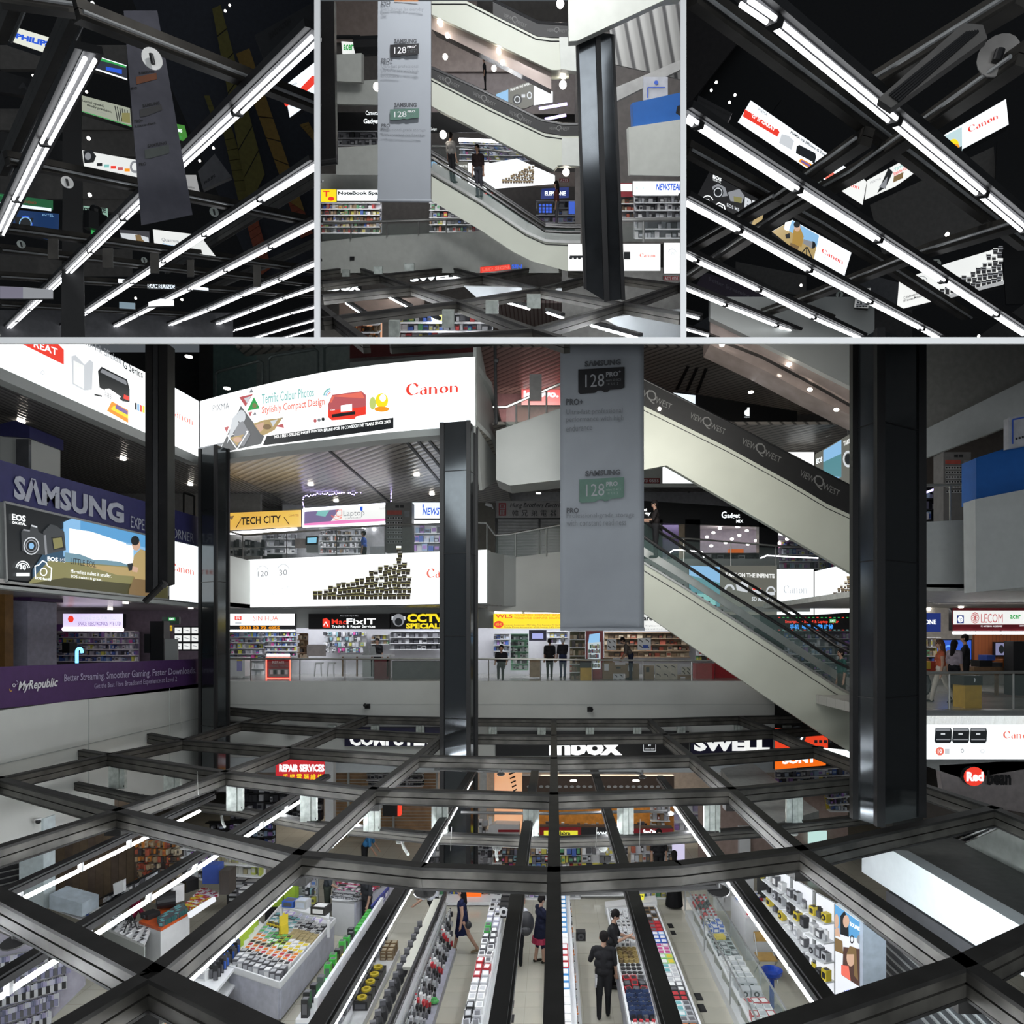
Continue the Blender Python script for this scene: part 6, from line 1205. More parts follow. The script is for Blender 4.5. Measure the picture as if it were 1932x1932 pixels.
rows('brown_pack','brown patterned pack stacked at the far foot of the green-lit rack','box',[(-4.05,16.,G+.16),(-3.74,16.,G+.16),(-3.74,16.6,G+.16),(-4.05,16.6,G+.16)],2,3,'box',[(gBr,gC)],(.14,.17,.07),'brown packs at the foot of the green-lit rack',3,.1,1,0,0,3)
t=thing('gondola_rack','long white rack with a black lettered top strip beside the woman in the navy dress','rack',(-2.7,13.8,G))
b=MB();b.box(-2.7,-2.64,10.9,16.9,G+.1,-6.42,PLW);b.build('centre_panel',t);b=MB();b.box(-2.68,-2.63,10.9,16.9,-6.42,-6.22,BLACK);b.build('name_strip',t);b=MB();b.box(-2.95,-2.7,13.4,16.9,-6.5,-6.44,CREAM);b.build('top_ledge',t);b=MB();b.box(-2.64,-2.36,10.9,16.6,G,G+.18,LIL);b.box(-3.,-2.7,10.9,16.6,G,G+.18,PLW);b.build('base',t)
for k in range(4):
 b=MB();b.tube((-2.6,10.9,-6.55-.24*k),(-2.6,16.9,-6.55-.24*k),.008,STEEL,5);b.build('hook_rail',t)
p=Print(M.side(-2.62),.01)
for k,tx in enumerate(('sandisk memory','cards & drives','phone lenses','chargers')):p.text(tx,[px(-2.62,11.+1.5*k,-6.28),px(-2.62,12.2+1.5*k,-6.28),px(-2.62,12.2+1.5*k,-6.36),px(-2.62,11.+1.5*k,-6.36)],I_W)
p.build('lettering',t)
for r in range(4):
 for i in range(30):good('hook_packet','silvery carded accessory hanging on the right face of the black-topped rack','packet',(-2.55+.015*(i%3),10.95+.2*i,-6.83-.24*r),'pack',(gW,gS,gN,gS)[(i+r)%4],(gN,gK,gW,gK,gS,gN,gR)[(i*3+r)%7],(.13,.12,.2),math.pi/2,'packets on the black-topped rack')
for i in range(14):good('shoulder_bag','black curved bag hanging on the left face of the black-topped rack','bag',(-2.98,11.+.33*i,-6.75),'pouch',gK,gN,(.2,.3,.42),.3,'bags on the black-topped rack')
for i in range(2):good('yellow_tag','yellow cross shaped tag on the near end of the black-topped rack','tag',(-3.1,11.2+.2*i,-6.75),'pack',gY,gY,(.14,.06,.12),.3,'yellow tags on the black-topped rack')
rows('blue_packet','blue and white packet at the near end of the black-topped rack','packet',[(-2.58,10.95,-7.1),(-2.4,10.95,-7.1),(-2.4,11.9,-7.1),(-2.58,11.9,-7.1)],2,5,'box',[(gB,gW),(gW,gB)],(.09,.14,.2),'blue packets on the black-topped rack',4)
good('sprig','green leafy ornament on the foot of the black-topped rack','ornament',(-2.45,14.1,G+.18),'pouch',gG,gG,(.2,.2,.12))
t=thing('gondola_rack','white rack partly hidden by the black batten left of the straight middle beam','rack',(-1.35,14,G));b=MB();b.box(-1.42,-1.36,10.8,17.2,G+.1,-6.6,PLW);b.build('centre_panel',t);b=MB();b.box(-1.6,-1.2,10.8,17.2,G,G+.16,PLW);b.build('base',t)
for k in range(4):b=MB();b.box(-1.58,-1.22,10.8,17.2,-6.66-.26*k,-6.63-.26*k,PLW);b.build('shelf_board',t)
mixg=[(gW,gK),(gS,gN),(gK,gS),(gW,gS),(gS,gW),(gR,gW),(gW,gN),(gN,gW),(gG,gN),(C(.5,.5,.6),gW)]
rows('gadget_box','small gadget box on the top shelf of the rack behind the black batten','box',[(-1.56,10.9,-6.63),(-1.24,10.9,-6.63),(-1.24,17.1,-6.63),(-1.56,17.1,-6.63)],2,22,'box',mixg,(.13,.2,.13),'gadget boxes behind the black batten',13)
for r in range(2):rows('gadget_packet','gadget packet on the %s shelf of the rack behind the black batten'%('second','third')[r],'packet',[(-1.6,10.9,-6.89-.26*r),(-1.5,10.9,-6.89-.26*r),(-1.5,17.1,-6.89-.26*r),(-1.6,17.1,-6.89-.26*r)],1,20,'box',mixg,(.1,.2,.18),'gadget packets behind the black batten, shelf %d'%(r+2),14+r)
for i in range(3):good('small_speaker','black box with round speakers at the far end of the rack behind the black batten','speaker',(-1.18,16.3+.3*i,-6.63+.0*i),'speaker',gK,gW,(.2,.2,.3),0,'speakers behind the black batten')
for i in range(2):good('floor_mat',('nearer','farther')[i]+' black square tile marker on the floor left of the straight middle beam','floor marker',hz(G+.006,(963,1895+27*i))[0],'box',gK,gK,(.15,.28,.01))
t=thing('gondola_rack','narrow white rack of blue and red boxes right of the straight middle beam','rack',(.3,14,G));b=MB();b.box(.25,.31,10.6,17.6,G+.1,-6.55,PLW);b.build('centre_panel',t);b=MB();b.box(.1,.55,10.6,17.6,G,G+.14,PLW);b.build('base',t)
for k in range(4):b=MB();b.box(.16,.4,10.6,17.6,-6.62-.27*k,-6.59-.27*k,PLW);b.build('shelf_board',t)
for i in range(26):
 y=10.75+.265*i;c=gB if y>14.9 else(gR if 13.2<y<14.2 else(gW if y<12.6 else(gB if 12.6<=y<13.2 else gW)))
 nm={gB:'blue',gR:'red',gW:'white'}[c]
 good('slim_box',nm+' slim box along the top of the rack right of the straight middle beam','box',(.22,y,-6.59),'box',c if c is not gB else C(.05,.25,.55),gW,(.14,.24,.2),0,nm+' slim boxes right of the middle beam')
for r in range(3):
 for i in range(24):good('hook_packet','small packet on the right face of the rack right of the straight middle beam','packet',(.42,10.7+.28*i,-6.84-.27*r),'pack',(gW,gS,gO,gK)[(i+r)%4],(gK,gO,gW,gS)[(i+2*r)%4],(.13,.12,.2),-math.pi/2,'packets right of the middle beam')
good('small_speaker','black speaker jutting from the rack right of the straight middle beam','speaker',(.62,15.9,-7.),'speaker',gK,gN,(.22,.2,.2))
def table(label,x0,x1,y0,y1,z,m=PLW):
 t=thing('goods_table',label,'table',((x0+x1)/2,(y0+y1)/2,G));b=MB();b.box(x0,x1,y0,y1,z-.05,z,m);b.build('tray',t)
 for a,c in(((x0,y0),(x1,y0)),((x0,y1),(x1,y1)),((x0,y0),(x0,y1)),((x1,y0),(x1,y1))):b=MB();b.bar((a[0],a[1],z+.05),(c[0],c[1],z+.05),.04,.14,m);b.build('tray_edge',t)
 b=MB();b.box(x0+.03,x1-.03,y0+.03,y1-.03,G+.06,z-.05,LIL);b.build('body',t);return t
table('left of the two long right central tables, with white boxes at its far end',1.34,1.86,11.2,17.3,-6.95);table('right of the two long right central tables, with rows of bright boxes',1.92,2.58,11.2,17.5,-6.95)
def tr(x0,x1,y0,y1):return[(x0,y0,-6.95),(x1,y0,-6.95),(x1,y1,-6.95),(x0,y1,-6.95)]
T1=(1.38,1.82)
for lb,y0,y1,nu,nv,kind,pr,sz in(('small white boxed adaptor at the far end of the left right-central table',15.35,17.2,4,9,'box',[(gW,gN),(gW,gS),(gW,gK)],(.09,.14,.12)),('gold bracelet coil on the left right-central table',14.6,15.3,4,4,'roll',[(C(.3,.22,.08),gC),(C(.16,.11,.05),gC)],(.11,.11,.07)),('white disc holder with dark centres on the left right-central table',14.,14.5,4,3,'jar',[(gW,gK)],(.1,.1,.08)),('black and red pack on the left right-central table',13.3,13.95,3,3,'box',[(gK,gN),(gR,gK),(gN,gK)],(.13,.18,.1)),('dark blue cable pack in the rows on the left right-central table',12.4,13.3,4,6,'pack',[(C(.04,.06,.13),gK),(C(.05,.08,.18),gN)],(.11,.12,.17)),('clear bagged cable at the near end of the left right-central table',11.3,12.3,4,5,'pouch',[(gS,gR),(C(.35,.37,.36),gN),(gW,gR)],(.12,.19,.16))):
 rows('accessory',lb,'accessory',tr(T1[0],T1[1],y0,y1),nu,nv,kind,pr,sz,lb,int(y0*7),.3)
for lb,y0,y1,nu,nv,pr,sz in(('brown and black case in the far rows of the bright right central table',16.5,17.4,4,4,[(gBr,gK),(gN,gS)],(.14,.2,.12)),('red box in the rows of the bright right central table',15.9,16.5,4,3,[(gR,gN),(C(.3,.02,.03),gR)],(.14,.18,.14)),('sky blue box in the rows of the bright right central table',15.3,15.9,4,3,[(C(.15,.35,.7),gW),(gB,gW)],(.14,.18,.14)),('pink and white box in the rows of the bright right central table',14.8,15.3,4,3,[(C(.6,.25,.4),gW),(gW,gP)],(.14,.15,.13)),('light green box in the rows of the bright right central table',14.35,14.8,4,2,[(C(.25,.55,.2),gW),(C(.4,.6,.2),gY)],(.14,.2,.13)),('grey and white box in the rows of the bright right central table',13.6,14.35,4,4,[(gS,gW),(gW,gS),(gW,gT)],(.14,.17,.13)),('black box with red lid in the rows of the bright right central table',12.9,13.6,4,4,[(gK,gR),(gN,gW),(gK,gN)],(.14,.16,.13)),('teal and silver box in the rows of the bright right central table',12.2,12.9,4,4,[(gT,gW),(gS,gN),(gW,gT)],(.14,.16,.13)),('orange and yellow bag at the near end of the bright right central table',11.7,12.2,4,3,[(gO,gY),(gK,gO),(gY,gK)],(.15,.16,.1)),('small round green and black tin at the near end of the bright right central table',11.25,11.7,4,3,[(gL,gK),(gK,gT)],(.14,.15,.1))):
 rows('retail_box',lb,'box',tr(1.97,2.53,y0,y1),nu,nv,'box',pr,sz,lb,int(y0*5),.08)
good('price_card','tall lime price card between the two right central tables, nearer one','card',(2.,14.2,-6.95),'pack',C(.4,.5,.1),gL,(.05,.3,.5),0);good('price_card','tall ochre price card between the two right central tables, farther one','card',(2.,16.5,-6.95),'pack',C(.5,.35,.08),gY,(.05,.3,.5),0)
b=MB();b.box(1.87,1.91,11.2,17.2,-6.95,-6.78,PLW);tag(b.build('table_divider'),'white divider strip between the two right central tables','divider')
for i,(u,v,w_)in enumerate(((1265,1747,.22),(1270,1760,.2),(1318,1881,.24),(1324,1902,.24))):good('floor_mat',('farthest','second farthest','second nearest','nearest')[i]+' of the four black square markers on the aisle floor beside the bright table','floor marker',hz(G+.006,(u,v))[0],'box',gK,gK,(w_*.6,w_*1.2,.01),.05)
t=thing('glass_counter','long glass counter of boxed goods in the right aisle','counter',(3.9,15.5,G));b=MB();b.box(3.58,4.2,11.6,18.8,G,G+.22,PLW);b.build('base',t);b=MB();b.box(3.62,4.16,11.6,18.8,-7.16,-7.12,PLW);b.build('shelf_board',t)
for k in range(3):
 y0=11.6+2.4*k
 for q in([(3.58,y0,G+.22),(3.58,y0+2.38,G+.22),(3.58,y0+2.38,-6.76),(3.58,y0,-6.76)],[(3.58,y0,-6.76),(3.58,y0+2.38,-6.76),(4.2,y0+2.38,-6.76),(4.2,y0,-6.76)]):b=MB();b.face([Vector(p_)for p_ in q],GLASS);b.build('glass_pane',t)
for x in(3.58,4.2):
 b=MB();b.bar((x,11.6,-6.76),(x,18.8,-6.76),.03,.03,ALU);b.build('edge_rail',t)
 for y in(11.6,14,16.4,18.8):b=MB();b.bar((x,y,G+.2),(x,y,-6.76),.025,.025,ALU,Vector((0,1,0)));b.build('corner_post',t)
def gr(y0,y1):return[(3.66,y0,-7.12),(4.12,y0,-7.12),(4.12,y1,-7.12),(3.66,y1,-7.12)]
for lb,y0,y1,nu,nv,kind,pr,sz,nm in(('red and black earphone pack at the far end of the glass counter',17.2,18.7,4,8,'pouch',[(gR,gK),(gS,gR),(gK,gN)],(.11,.16,.14),'packet'),('blue and white boxed gadget in the glass counter',16.5,17.1,3,3,'box',[(gB,gW),(gW,gB),(gK,gW)],(.14,.18,.12),'box'),('clear cased phone in the middle of the glass counter',15.3,16.4,3,5,'box',[(C(.4,.45,.45),gK),(gN,gS)],(.15,.2,.05),'phone'),('yellow box in the middle of the glass counter',16.,16.3,1,1,'box',[(gY,gY)],(.24,.22,.1),'box'),('white earphone case in the near half of the glass counter',14.2,15.2,3,4,'box',[(gW,gS),(gW,gW)],(.17,.2,.08),'box'),('small camera in the near half of the glass counter',13.5,14.1,2,2,'speaker',[(gS,gK)],(.2,.2,.15),'camera'),('white box with round red and black pictures at the near end of the glass counter',11.8,13.4,3,7,'box',[(gW,gR),(gW,gK),(gW,gS),(gR,gW)],(.16,.2,.1),'box')):
 rows('display_'+nm,lb,nm,gr(y0,y1),nu,nv,kind,pr,sz,lb,int(y0*3),.2)
for i in range(9):good('lower_box','greyish box on the lower shelf of the glass counter','box',(3.85,11.9+.75*i,G+.22),'box',C(.3,.3,.26),gS,(.3,.4,.2),.1,'boxes on the lower shelf of the glass counter')
p0=hz(G,(1456,1905))[0];t=thing('bar_stool','blue shiny bar stool with a round base behind the glass counter','stool',p0);BL2=mat('blue_gloss',(.01,.045,.3),.15)
b=MB();prof=[(0,.68),(.16,.69),(.21,.75),(.22,.82),(.19,.8),(.14,.74),(0,.72)]
for(r0,z0),(r1,z1)in zip(prof[:-1],prof[1:]):
 for k in range(18):
  a,c=2*math.pi*k/18,2*math.pi*(k+1)/18;b.face([p0+Vector((r*math.cos(q),r*math.sin(q),z))for r,z,q in((r0,z0,a),(r0,z0,c),(r1,z1,c),(r1,z1,a))],BL2)
b.build('seat',t,True);b=MB();b.tube(p0+Vector((0,0,.02)),p0+Vector((0,0,.68)),.05,BL2,10);b.build('stem',t);b=MB();b.disc(p0+Vector((0,0,.02)),(0,0,1),.2,.04,ALU,18);b.build('base',t)
p0=hz(G,(1445,1845))[0];t=thing('folding_chair','wooden folding chair with crossed metal legs behind the glass counter','chair',p0);TW=mat('tan_wood',(.42,.26,.08),.45)
b=MB();b.box(p0.x-.2,p0.x+.2,p0.y-.2,p0.y+.2,G+.46,G+.49,TW);b.build('seat',t)
b=MB();b.hexa([p0+Vector(q)for q in((-.2,.22,.72),(.2,.22,.72),(.2,.25,.72),(-.2,.25,.72),(-.2,.26,.92),(.2,.26,.92),(.2,.29,.92),(-.2,.29,.92))],TW);b.build('backrest',t)
for s in(-.19,.19):b=MB();b.tube(p0+Vector((s,-.25,0)),p0+Vector((s,.25,.9)),.012,ALU,6);b.build('leg',t);b=MB();b.tube(p0+Vector((s,.25,0)),p0+Vector((s,-.2,.46)),.012,ALU,6);b.build('leg',t)
p0=hz(G,(1435,1812))[0];b=MB();b.box(p0.x-.35,p0.x+.35,p0.y,p0.y+1.4,G,G+1.,PLW);tag(b.build('cabinet'),'white cabinet behind the folding chair','cabinet');t=thing('side_table','white table with black legs beside the white cabinet','table',p0);b=MB();b.box(p0.x+.35,p0.x+.9,p0.y+.3,p0.y+1.2,G+.98,G+1.02,PLW);b.build('tabletop',t)
for dx,dy in((.4,.35),(.85,.35),(.4,1.15),(.85,1.15)):b=MB();b.tube((p0.x+dx,p0.y+dy,G),(p0.x+dx,p0.y+dy,G+.98),.02,BLACK,6);b.build('leg',t)
rows('toiletry','red and white bottle on the white table behind the folding chair','bottle',[(p0.x-.3,p0.y+.1,G+1.),(p0.x+.3,p0.y+.1,G+1.),(p0.x+.3,p0.y+1.3,G+1.),(p0.x-.3,p0.y+1.3,G+1.)],4,5,'jar',[(gR,gW),(gW,gR),(gB,gW),(gW,gK)],(.1,.1,.2),'bottles on the white cabinet',6)
for i,(u,lb)in enumerate(((1352,'white tall cabinet at the far end of the glass counter'),(1388,'second white tall cabinet right of the far end of the glass counter'))):b=MB();panel(M.front(19.3),(u,1655,u+34,1735),.4,PLW,mb=b);o=tag(b.build('tall_cabinet'),lb,'cabinet');b=MB();panel(M.front(19.28),(u+14,1690,u+16,1702),.02,ALU,mb=b);b.build('handle',o)
t=thing('fire_extinguisher','yellow and blue extinguisher between the white tall cabinets','extinguisher',M.front(19).pt(1397,1725));b=MB();b.tube(M.front(19).pt(1397,1722),M.front(19).pt(1397,1700),.06,C(.02,.05,.2),10);b.build('body',t);b=MB();b.tube(M.front(19).pt(1397,1700),M.front(19).pt(1398,1693),.04,gY,8);b.build('head',t)
t,p=sign('grey board with a yellow emblem behind the white lit shelves',M.front(18.6),(1430,1640,1456,1700),mat('board_grey',(.09,.09,.09),.5),.1);p.poly([(1433,1655),(1444,1646),(1455,1655),(1450,1660),(1444,1653),(1437,1662)],mat('poster_yellow',(.7,.6,.1)));p.rect(1434,1641,1450,1645,mat('poster_yellow',(.7,.6,.1)));p.build('emblem',t)
ra=M.flat(-5.35).pt(1462,1640);rb=M.flat(-5.35).pt(1578,1706);SRV=M.upright(ra,rb)
LS=lit('shelf_glow',(.92,.95,1.),.85)
for i,(q,lb)in enumerate((([(1457,1637),(1493,1656),(1493,1800),(1457,1745)],'left bay of the white lit shelves in the right shop'),([(1496,1658),(1536,1682),(1536,1868),(1496,1805)],'middle bay of the white lit shelves in the right shop'),([(1540,1685),(1577,1706),(1577,1890),(1540,1872)],'right bay of the white lit shelves in the right shop'))):
 t=thing('lit_shelves',lb,'shelf',SRV.pt(*q[3]));b=MB();panel(SRV,q,.05,PLW,LS if i!=1 else LS,mb=b);b.build('back_panel',t)
 for k in range(5):c=[bil(q,0,k/5),bil(q,1,k/5)];b=MB();a0,a1=SRV.pt(*c[0]),SRV.pt(*c[1]);nn=SRV.n*.28;b.hexa([a0,a1,a1+nn,a0+nn]+[p_+Vector((0,0,.025))for p_ in(a0,a1,a1+nn,a0+nn)],PLW);b.build('shelf_board',t)
 b=MB();b.bar(SRV.pt(*q[1]),SRV.pt(*q[2]),.05,.05,ALU,Vector((0,1,0)));b.build('upright',t)
 for k in range(5):
  for j in range(3):
   c0,c1=((gS,gK),(gK,gN),(gW,gS),(gN,gS),(gY,gK),(gN,gW))[(k*2+3*j+i)%6];kd=('speaker','box','box','pack')[(k+j+i)%4]
   good('shelf_item','%s on the %s shelf of the %s'%({gS:'silver gadget',gK:'black gadget',gW:'white box',gY:'yellow box',gN:'dark box'}[c0],('bottom','second lowest','middle','second highest','top')[k],lb.split(' in the')[0]),'goods',SRV.pt(*bil(q,.18+.32*j,k/5))+SRV.n*.14+Vector((0,0,.026)),kd,c0,c1,(.15,.13,.17+.05*((k+j)%2)),math.atan2(SRV.n.y,SRV.n.x)+math.pi/2,'goods on the %s'%lb.split(' in the')[0])
t=thing('portrait_poster','tall lit poster panel with two portraits in the right shop','poster',M.front(12.4).pt(1605,1905));PP=M.upright(M.front(13.).pt(1576,1800),M.front(12.6).pt(1628,1800));b=MB();panel(PP,[(1576,1706),(1627,1742),(1627,1862),(1576,1886)],.12,PLW,LS,mb=b);b.build('board',t);p=Print(PP,.01)
p.poly([(1576,1706),(1626,1742),(1626,1772),(1576,1760)],lit('sign_mid_blue',(.12,.38,.7),.9));p.poly([(1586,1728),(1594,1718),(1601,1735),(1602,1768),(1586,1762)],L_K);p.ell(1597,1738,6,12,L_SK);p.ell(1579,1738,4,14,L_SK);p.poly([(1576,1752),(1584,1750),(1586,1768),(1576,1765)],L_SK);p.ring(1608,1772,4,8,.35,L_K);p.ell(1623,1772,6,9,L_G);p.text('SOUND',[(1604,1738),(1624,1750),(1624,1757),(1604,1746)],L_W,.03)
p.poly([(1576,1768),(1590,1775),(1592,1800),(1576,1793)],L_BR);p.poly([(1592,1786),(1624,1790),(1624,1862),(1590,1840)],lit('sign_darkbrown',(.1,.05,.04),.8));p.ell(1606,1806,8,17,L_SK);p.poly([(1598,1800),(1604,1784),(1616,1788),(1620,1850),(1612,1840),(1612,1800)],L_BR);p.poly([(1588,1820),(1602,1822),(1606,1850),(1588,1838)],L_RS);p.text('NEW',[(1594,1868),(1610,1866),(1610,1876),(1594,1878)],L_BL,.03);p.build('picture',t)
b=MB();panel(M.front(12.5),[(1628,1742),(1672,1776),(1672,1852),(1628,1872)],.2,mat('blue_grey_panel',(.42,.48,.56),.4),mb=b);tag(b.build('partition_screen'),'blue grey side panel right of the portrait poster','panel')
RBK=M.side(6.4)
mb=MB();panel(RBK,[(1626,1600),(1684,1605),(1935,1752),(1990,1790),(1990,1880),(1850,1790),(1626,1645)],.3,mat('bulkhead_white',(.62,.66,.68),.5,var=.03),mb=mb);struct('wall_bulkhead_right',mb,'pale lit bulkhead over the right shop')
area('shop_light',(5.,10.5,-3.9),(6.4,11,-4.6),4,.3,60,(.85,.97,1))
mb=MB();pl=M.flat(-4.15);mb.prism([pl.pt(*q)for q in((1684,1606),(1770,1572),(1990,1640),(1990,1785))],(0,0,-.12),mat('ledge_dark',(.12,.125,.12),.6));struct('wall_ledge_right',mb)
mb=MB();pl=M.side(8.2);panel(pl,[(1760,1618),(1940,1540),(1990,1540),(1990,1700),(1932,1690)],.2,mat('ledge_grey2',(.22,.23,.215),.6),mb=mb);struct('wall_upper_ledge_right',mb)
t=thing('roller_shutter','dark shutter with pale slats below the right bulkhead','shutter',RBK.pt(1750,1800));b=MB();panel(RBK,[(1672,1680),(1850,1795),(1800,1880),(1672,1860)],.1,mat('shutter_dark',(.05,.05,.055),.5),mb=b);b.build('curtain',t)
for k in range(10):b=MB();z=-5.12-.16*k;b.bar((6.36,10.,z),(6.36,13.2,z),.03,.025,ALU);b.build('slat',t)
t=thing('roller_shutter','dark shutter with pale slats at the lower right corner','shutter',(5.2,8.5,-5.6));pl=M.flat(-5.2);b=MB();b.prism(hz(-5.3,(1640,1985),(1690,1870),(1820,1840),(1990,1960)),(0,0,-.1),mat('shutter_dark',(.05,.05,.055),.5));b.build('curtain',t)
for k in range(9):b=MB();a,c=hz(-5.2,(1725+14*k,1905-7*k),(1800+22*k,1985));b.bar(a,c,.03,.03,ALU);b.build('slat',t)
shelf('thin goods display seen between the dark ledge and the lengthwise beam on the right',M.upright(M.front(16).pt(1745,1595),M.front(14).pt(1900,1555)),[(1745,1600),(1905,1548),(1900,1562),(1770,1622)],2,22,P_BROWN+P_DARK,DARK,seed=95)
mb=MB();panel(M.front(16.5),[(1740,1510),(1820,1516),(1990,1545),(1990,1640),(1740,1640)],.1,mat('dim_brown_back',(.1,.085,.075),.6),mb=mb);struct('wall_right_dim',mb)
mb=MB();panel(M.front(19.7),(78,1500,268,1725),.1,CHAR,mb=mb);o=struct('wall_brown_boards',mb,'brown boarded wall left of the speaker counter')
for k in range(13):mb=MB();panel(M.front(19.6),(78+14.6*k,1500,92+14.6*k,1725),.08,mat('brown_board_%d'%(k%3),(.15+.015*(k%3),.11+.01*(k%3),.085),.5),mb=mb);mb.build('board',o)
mb=MB();mb.box(-24,-11.9,19.8,20,G,-5,mat('dim_shop',(.2,.16,.2),.6));struct('wall_left_ground',mb)
b=MB();panel(M.front(16.8),(36,1545,82,1718),.4,mat('cyan_white',(.6,.68,.7),.4),mb=b);tag(b.build('pillar'),'pale cyan pillar before the brown boarded wall','pillar')
t=thing('roller_shutter','dark shutter with pale slats at the left edge','shutter',M.front(17).pt(10,1690));b=MB();panel(M.front(17.1),(-40,1556,38,1700),.1,mat('shutter_dark',(.05,.05,.055),.5),mb=b);b.build('curtain',t)
for k in range(11):b=MB();b.bar(M.front(17.).pt(-40,1572+12*k),M.front(17.).pt(38,1560+11.2*k),.03,.03,ALU);b.build('slat',t)
t,p=sign('small dark display with glowing red writing on the left',M.front(18),[(110,1522),(158,1527),(158,1543),(110,1540)],mat('led_back',(.08,.01,.012),.5),.1,name='led_display');p.text('Samsung',[(120,1527),(156,1530),(156,1537),(118,1538)],L_R,.03);p.build('lettering',t)
t=thing('dome_camera','round dome camera on the pale cyan pillar','camera',M.front(16.5).pt(72,1548));b=MB();b.ball(M.front(16.5).pt(72,1550),.06,BLACK);b.build('dome',t);b=MB();b.disc(M.front(16.5).pt(72,1545),(0,0,1),.07,.03,PLW);b.build('base',t)
shelf('dark round goods left of the second lengthwise beam',M.front(18.4),(80,1528,112,1562),2,3,P_DARK,CHAR,BLACK,seed=96)
shelf('wall of small orange packets left of the white shelves',M.front(19.),(263,1584,345,1668),6,15,P_BROWN+[mat('packet_orange',(.55,.2,.04))],mat('rack_dark',(.06,.045,.04),.6),STEEL,seed=97,hang=True)
shelf('white shelves of cameras and speakers, left bay',M.front(19.2),[(347,1580),(414,1583),(414,1660),(347,1645)],4,9,P_WHITE+P_BLUE,SHOPW,seed=98);shelf('white shelves of lamps and bulbs, right bay',M.front(19.2),[(418,1585),(500,1590),(500,1650),(418,1645)],3,11,[mat('bulb_glass',(.55,.55,.5),.3),mat('bulb_brass',(.4,.36,.22),.4),mat('bulb_lime',(.45,.5,.1),.4)],SHOPW,seed=99)
b=MB();panel(M.front(18.),(382,1632,412,1668),.3,C(.05,.1,.4),mb=b);tag(b.build('display_box'),'blue display box before the white shelves','box');b=MB();panel(M.front(17.6),(414,1643,432,1688),.4,mat('speaker_wood',(.06,.05,.045),.5),mb=b);tag(b.build('floor_speaker'),'dark wooden floor speaker right of the blue display box','speaker')
rows('hifi_unit','hi-fi unit stacked right of the floor speaker','hi-fi',hz(-7.3,(434,1712),(470,1718),(490,1690),(450,1682)),2,2,'box',[(gK,gS),(gN,gW)],(.42,.3,.12),'hi-fi units right of the floor speaker',2,.1,1,0,0,4)
qo=hz(-6.75,(262,1738),(303,1753),(356,1722),(318,1706));t=thing('counter','white fronted counter with an orange top and grey speakers','counter',qo[0]);b=MB();b.prism(qo,(0,0,-.06),mat('orange_top',(.6,.1,.02),.4));b.build('worktop',t)
for i in(0,1):a,c=qo[i],qo[i+1];b=MB();b.prism([a-Vector((0,0,.06)),c-Vector((0,0,.06)),Vector((c.x,c.y,G)),Vector((a.x,a.y,G))],(0,.04,0),PLW);b.build('front_panel',t)
p_=hz(-6.75,(316,1714))[0];t=thing('camera_lens','big black speaker cone lying on the orange topped counter','speaker',p_);b=MB();b.tube(p_+Vector((-.2,-.1,.2)),p_+Vector((.15,.1,.2)),.17,gK,16,.2);b.build('body',t);b=MB();b.tube(p_+Vector((-.21,-.105,.2)),p_+Vector((-.22,-.11,.2)),.13,gN,14);b.build('cone',t)
for u,v,c0,c1,sz,lb in((330,1700,gW,gK,(.32,.3,.42),'white speaker with a round black cone behind the orange counter'),(284,1730,gK,gN,(.3,.3,.12),'flat black speaker on the orange topped counter'),(352,1678,gK,gN,(.5,.35,.3),'large black printer behind the white speaker'),(336,1682,gY,gK,(.3,.2,.2),'yellow box left of the large black printer'),(292,1700,C(.3,.2,.1),gBr,(.25,.2,.2),'brown carton behind the orange counter')):good('speaker' if 'speaker' in lb else 'boxed_item',lb,'speaker' if 'speaker' in lb else 'box',hz(-6.75,(u,v))[0],'speaker' if 'speaker' in lb else 'box',c0,c1,sz,-.5)
rows('teal_packet','dark teal packet in the rows on the orange topped counter','packet',hz(-6.75,(304,1750),(352,1724),(342,1712),(300,1738)),9,4,'box',[(C(.03,.12,.12),gN),(gN,gT)],(.1,.12,.12),'teal packets on the orange counter',11)
rows('sweet_box','bright red and yellow packet in the heap behind the white speaker','packet',hz(-6.75,(346,1716),(372,1720),(412,1690),(384,1678)),6,6,'box',[(gR,gW),(gO,gY),(gW,gR),(gP,gW)],(.15,.13,.08),'bright packets behind the white speaker',12,.5)
b=MB();pl=M.upright(hz(-6.75,(360,1735))[0],hz(-6.75,(408,1700))[0]);panel(pl,[(358,1722),(406,1692),(408,1700),(360,1732)],.06,LS,mb=b);tag(b.build('light_strip'),'white lit front strip of the bright packet counter','strip')
t=thing('goods_table','table of phones and small tripods left of the orange topped counter','table',hz(G,(240,1760))[0]);q=hz(-6.85,(195,1748),(272,1782),(285,1752),(220,1722));b=MB();b.prism(q,(0,0,-.06),PLW);b.build('tabletop',t);b=MB();b.prism([q[0]-Vector((0,0,.06)),q[1]-Vector((0,0,.06)),Vector((q[1].x,q[1].y,G)),Vector((q[0].x,q[0].y,G))],(0,.04,0),GREYP);b.build('front_panel',t)
rows('phone','phone lying on the table left of the orange counter','phone',q,6,4,'box',[(gS,gK),(gW,gN),(gK,gS),(gL,gK)],(.09,.16,.03),'phones left of the orange counter',14,.4)
t=thing('tripod','black tripod standing on the table of phones','tripod',hz(-6.85,(247,1755))[0]);p_=hz(-6.85,(247,1755))[0]
for a in range(3):b=MB();b.tube(p_+Vector((.16*math.cos(a*2.1),.16*math.sin(a*2.1),0)),p_+Vector((0,0,.38)),.016,BLACK,6);b.build('leg',t)
b=MB();b.tube(p_+Vector((0,0,.36)),p_+Vector((0,0,.52)),.03,BLACK,8);b.build('column',t)
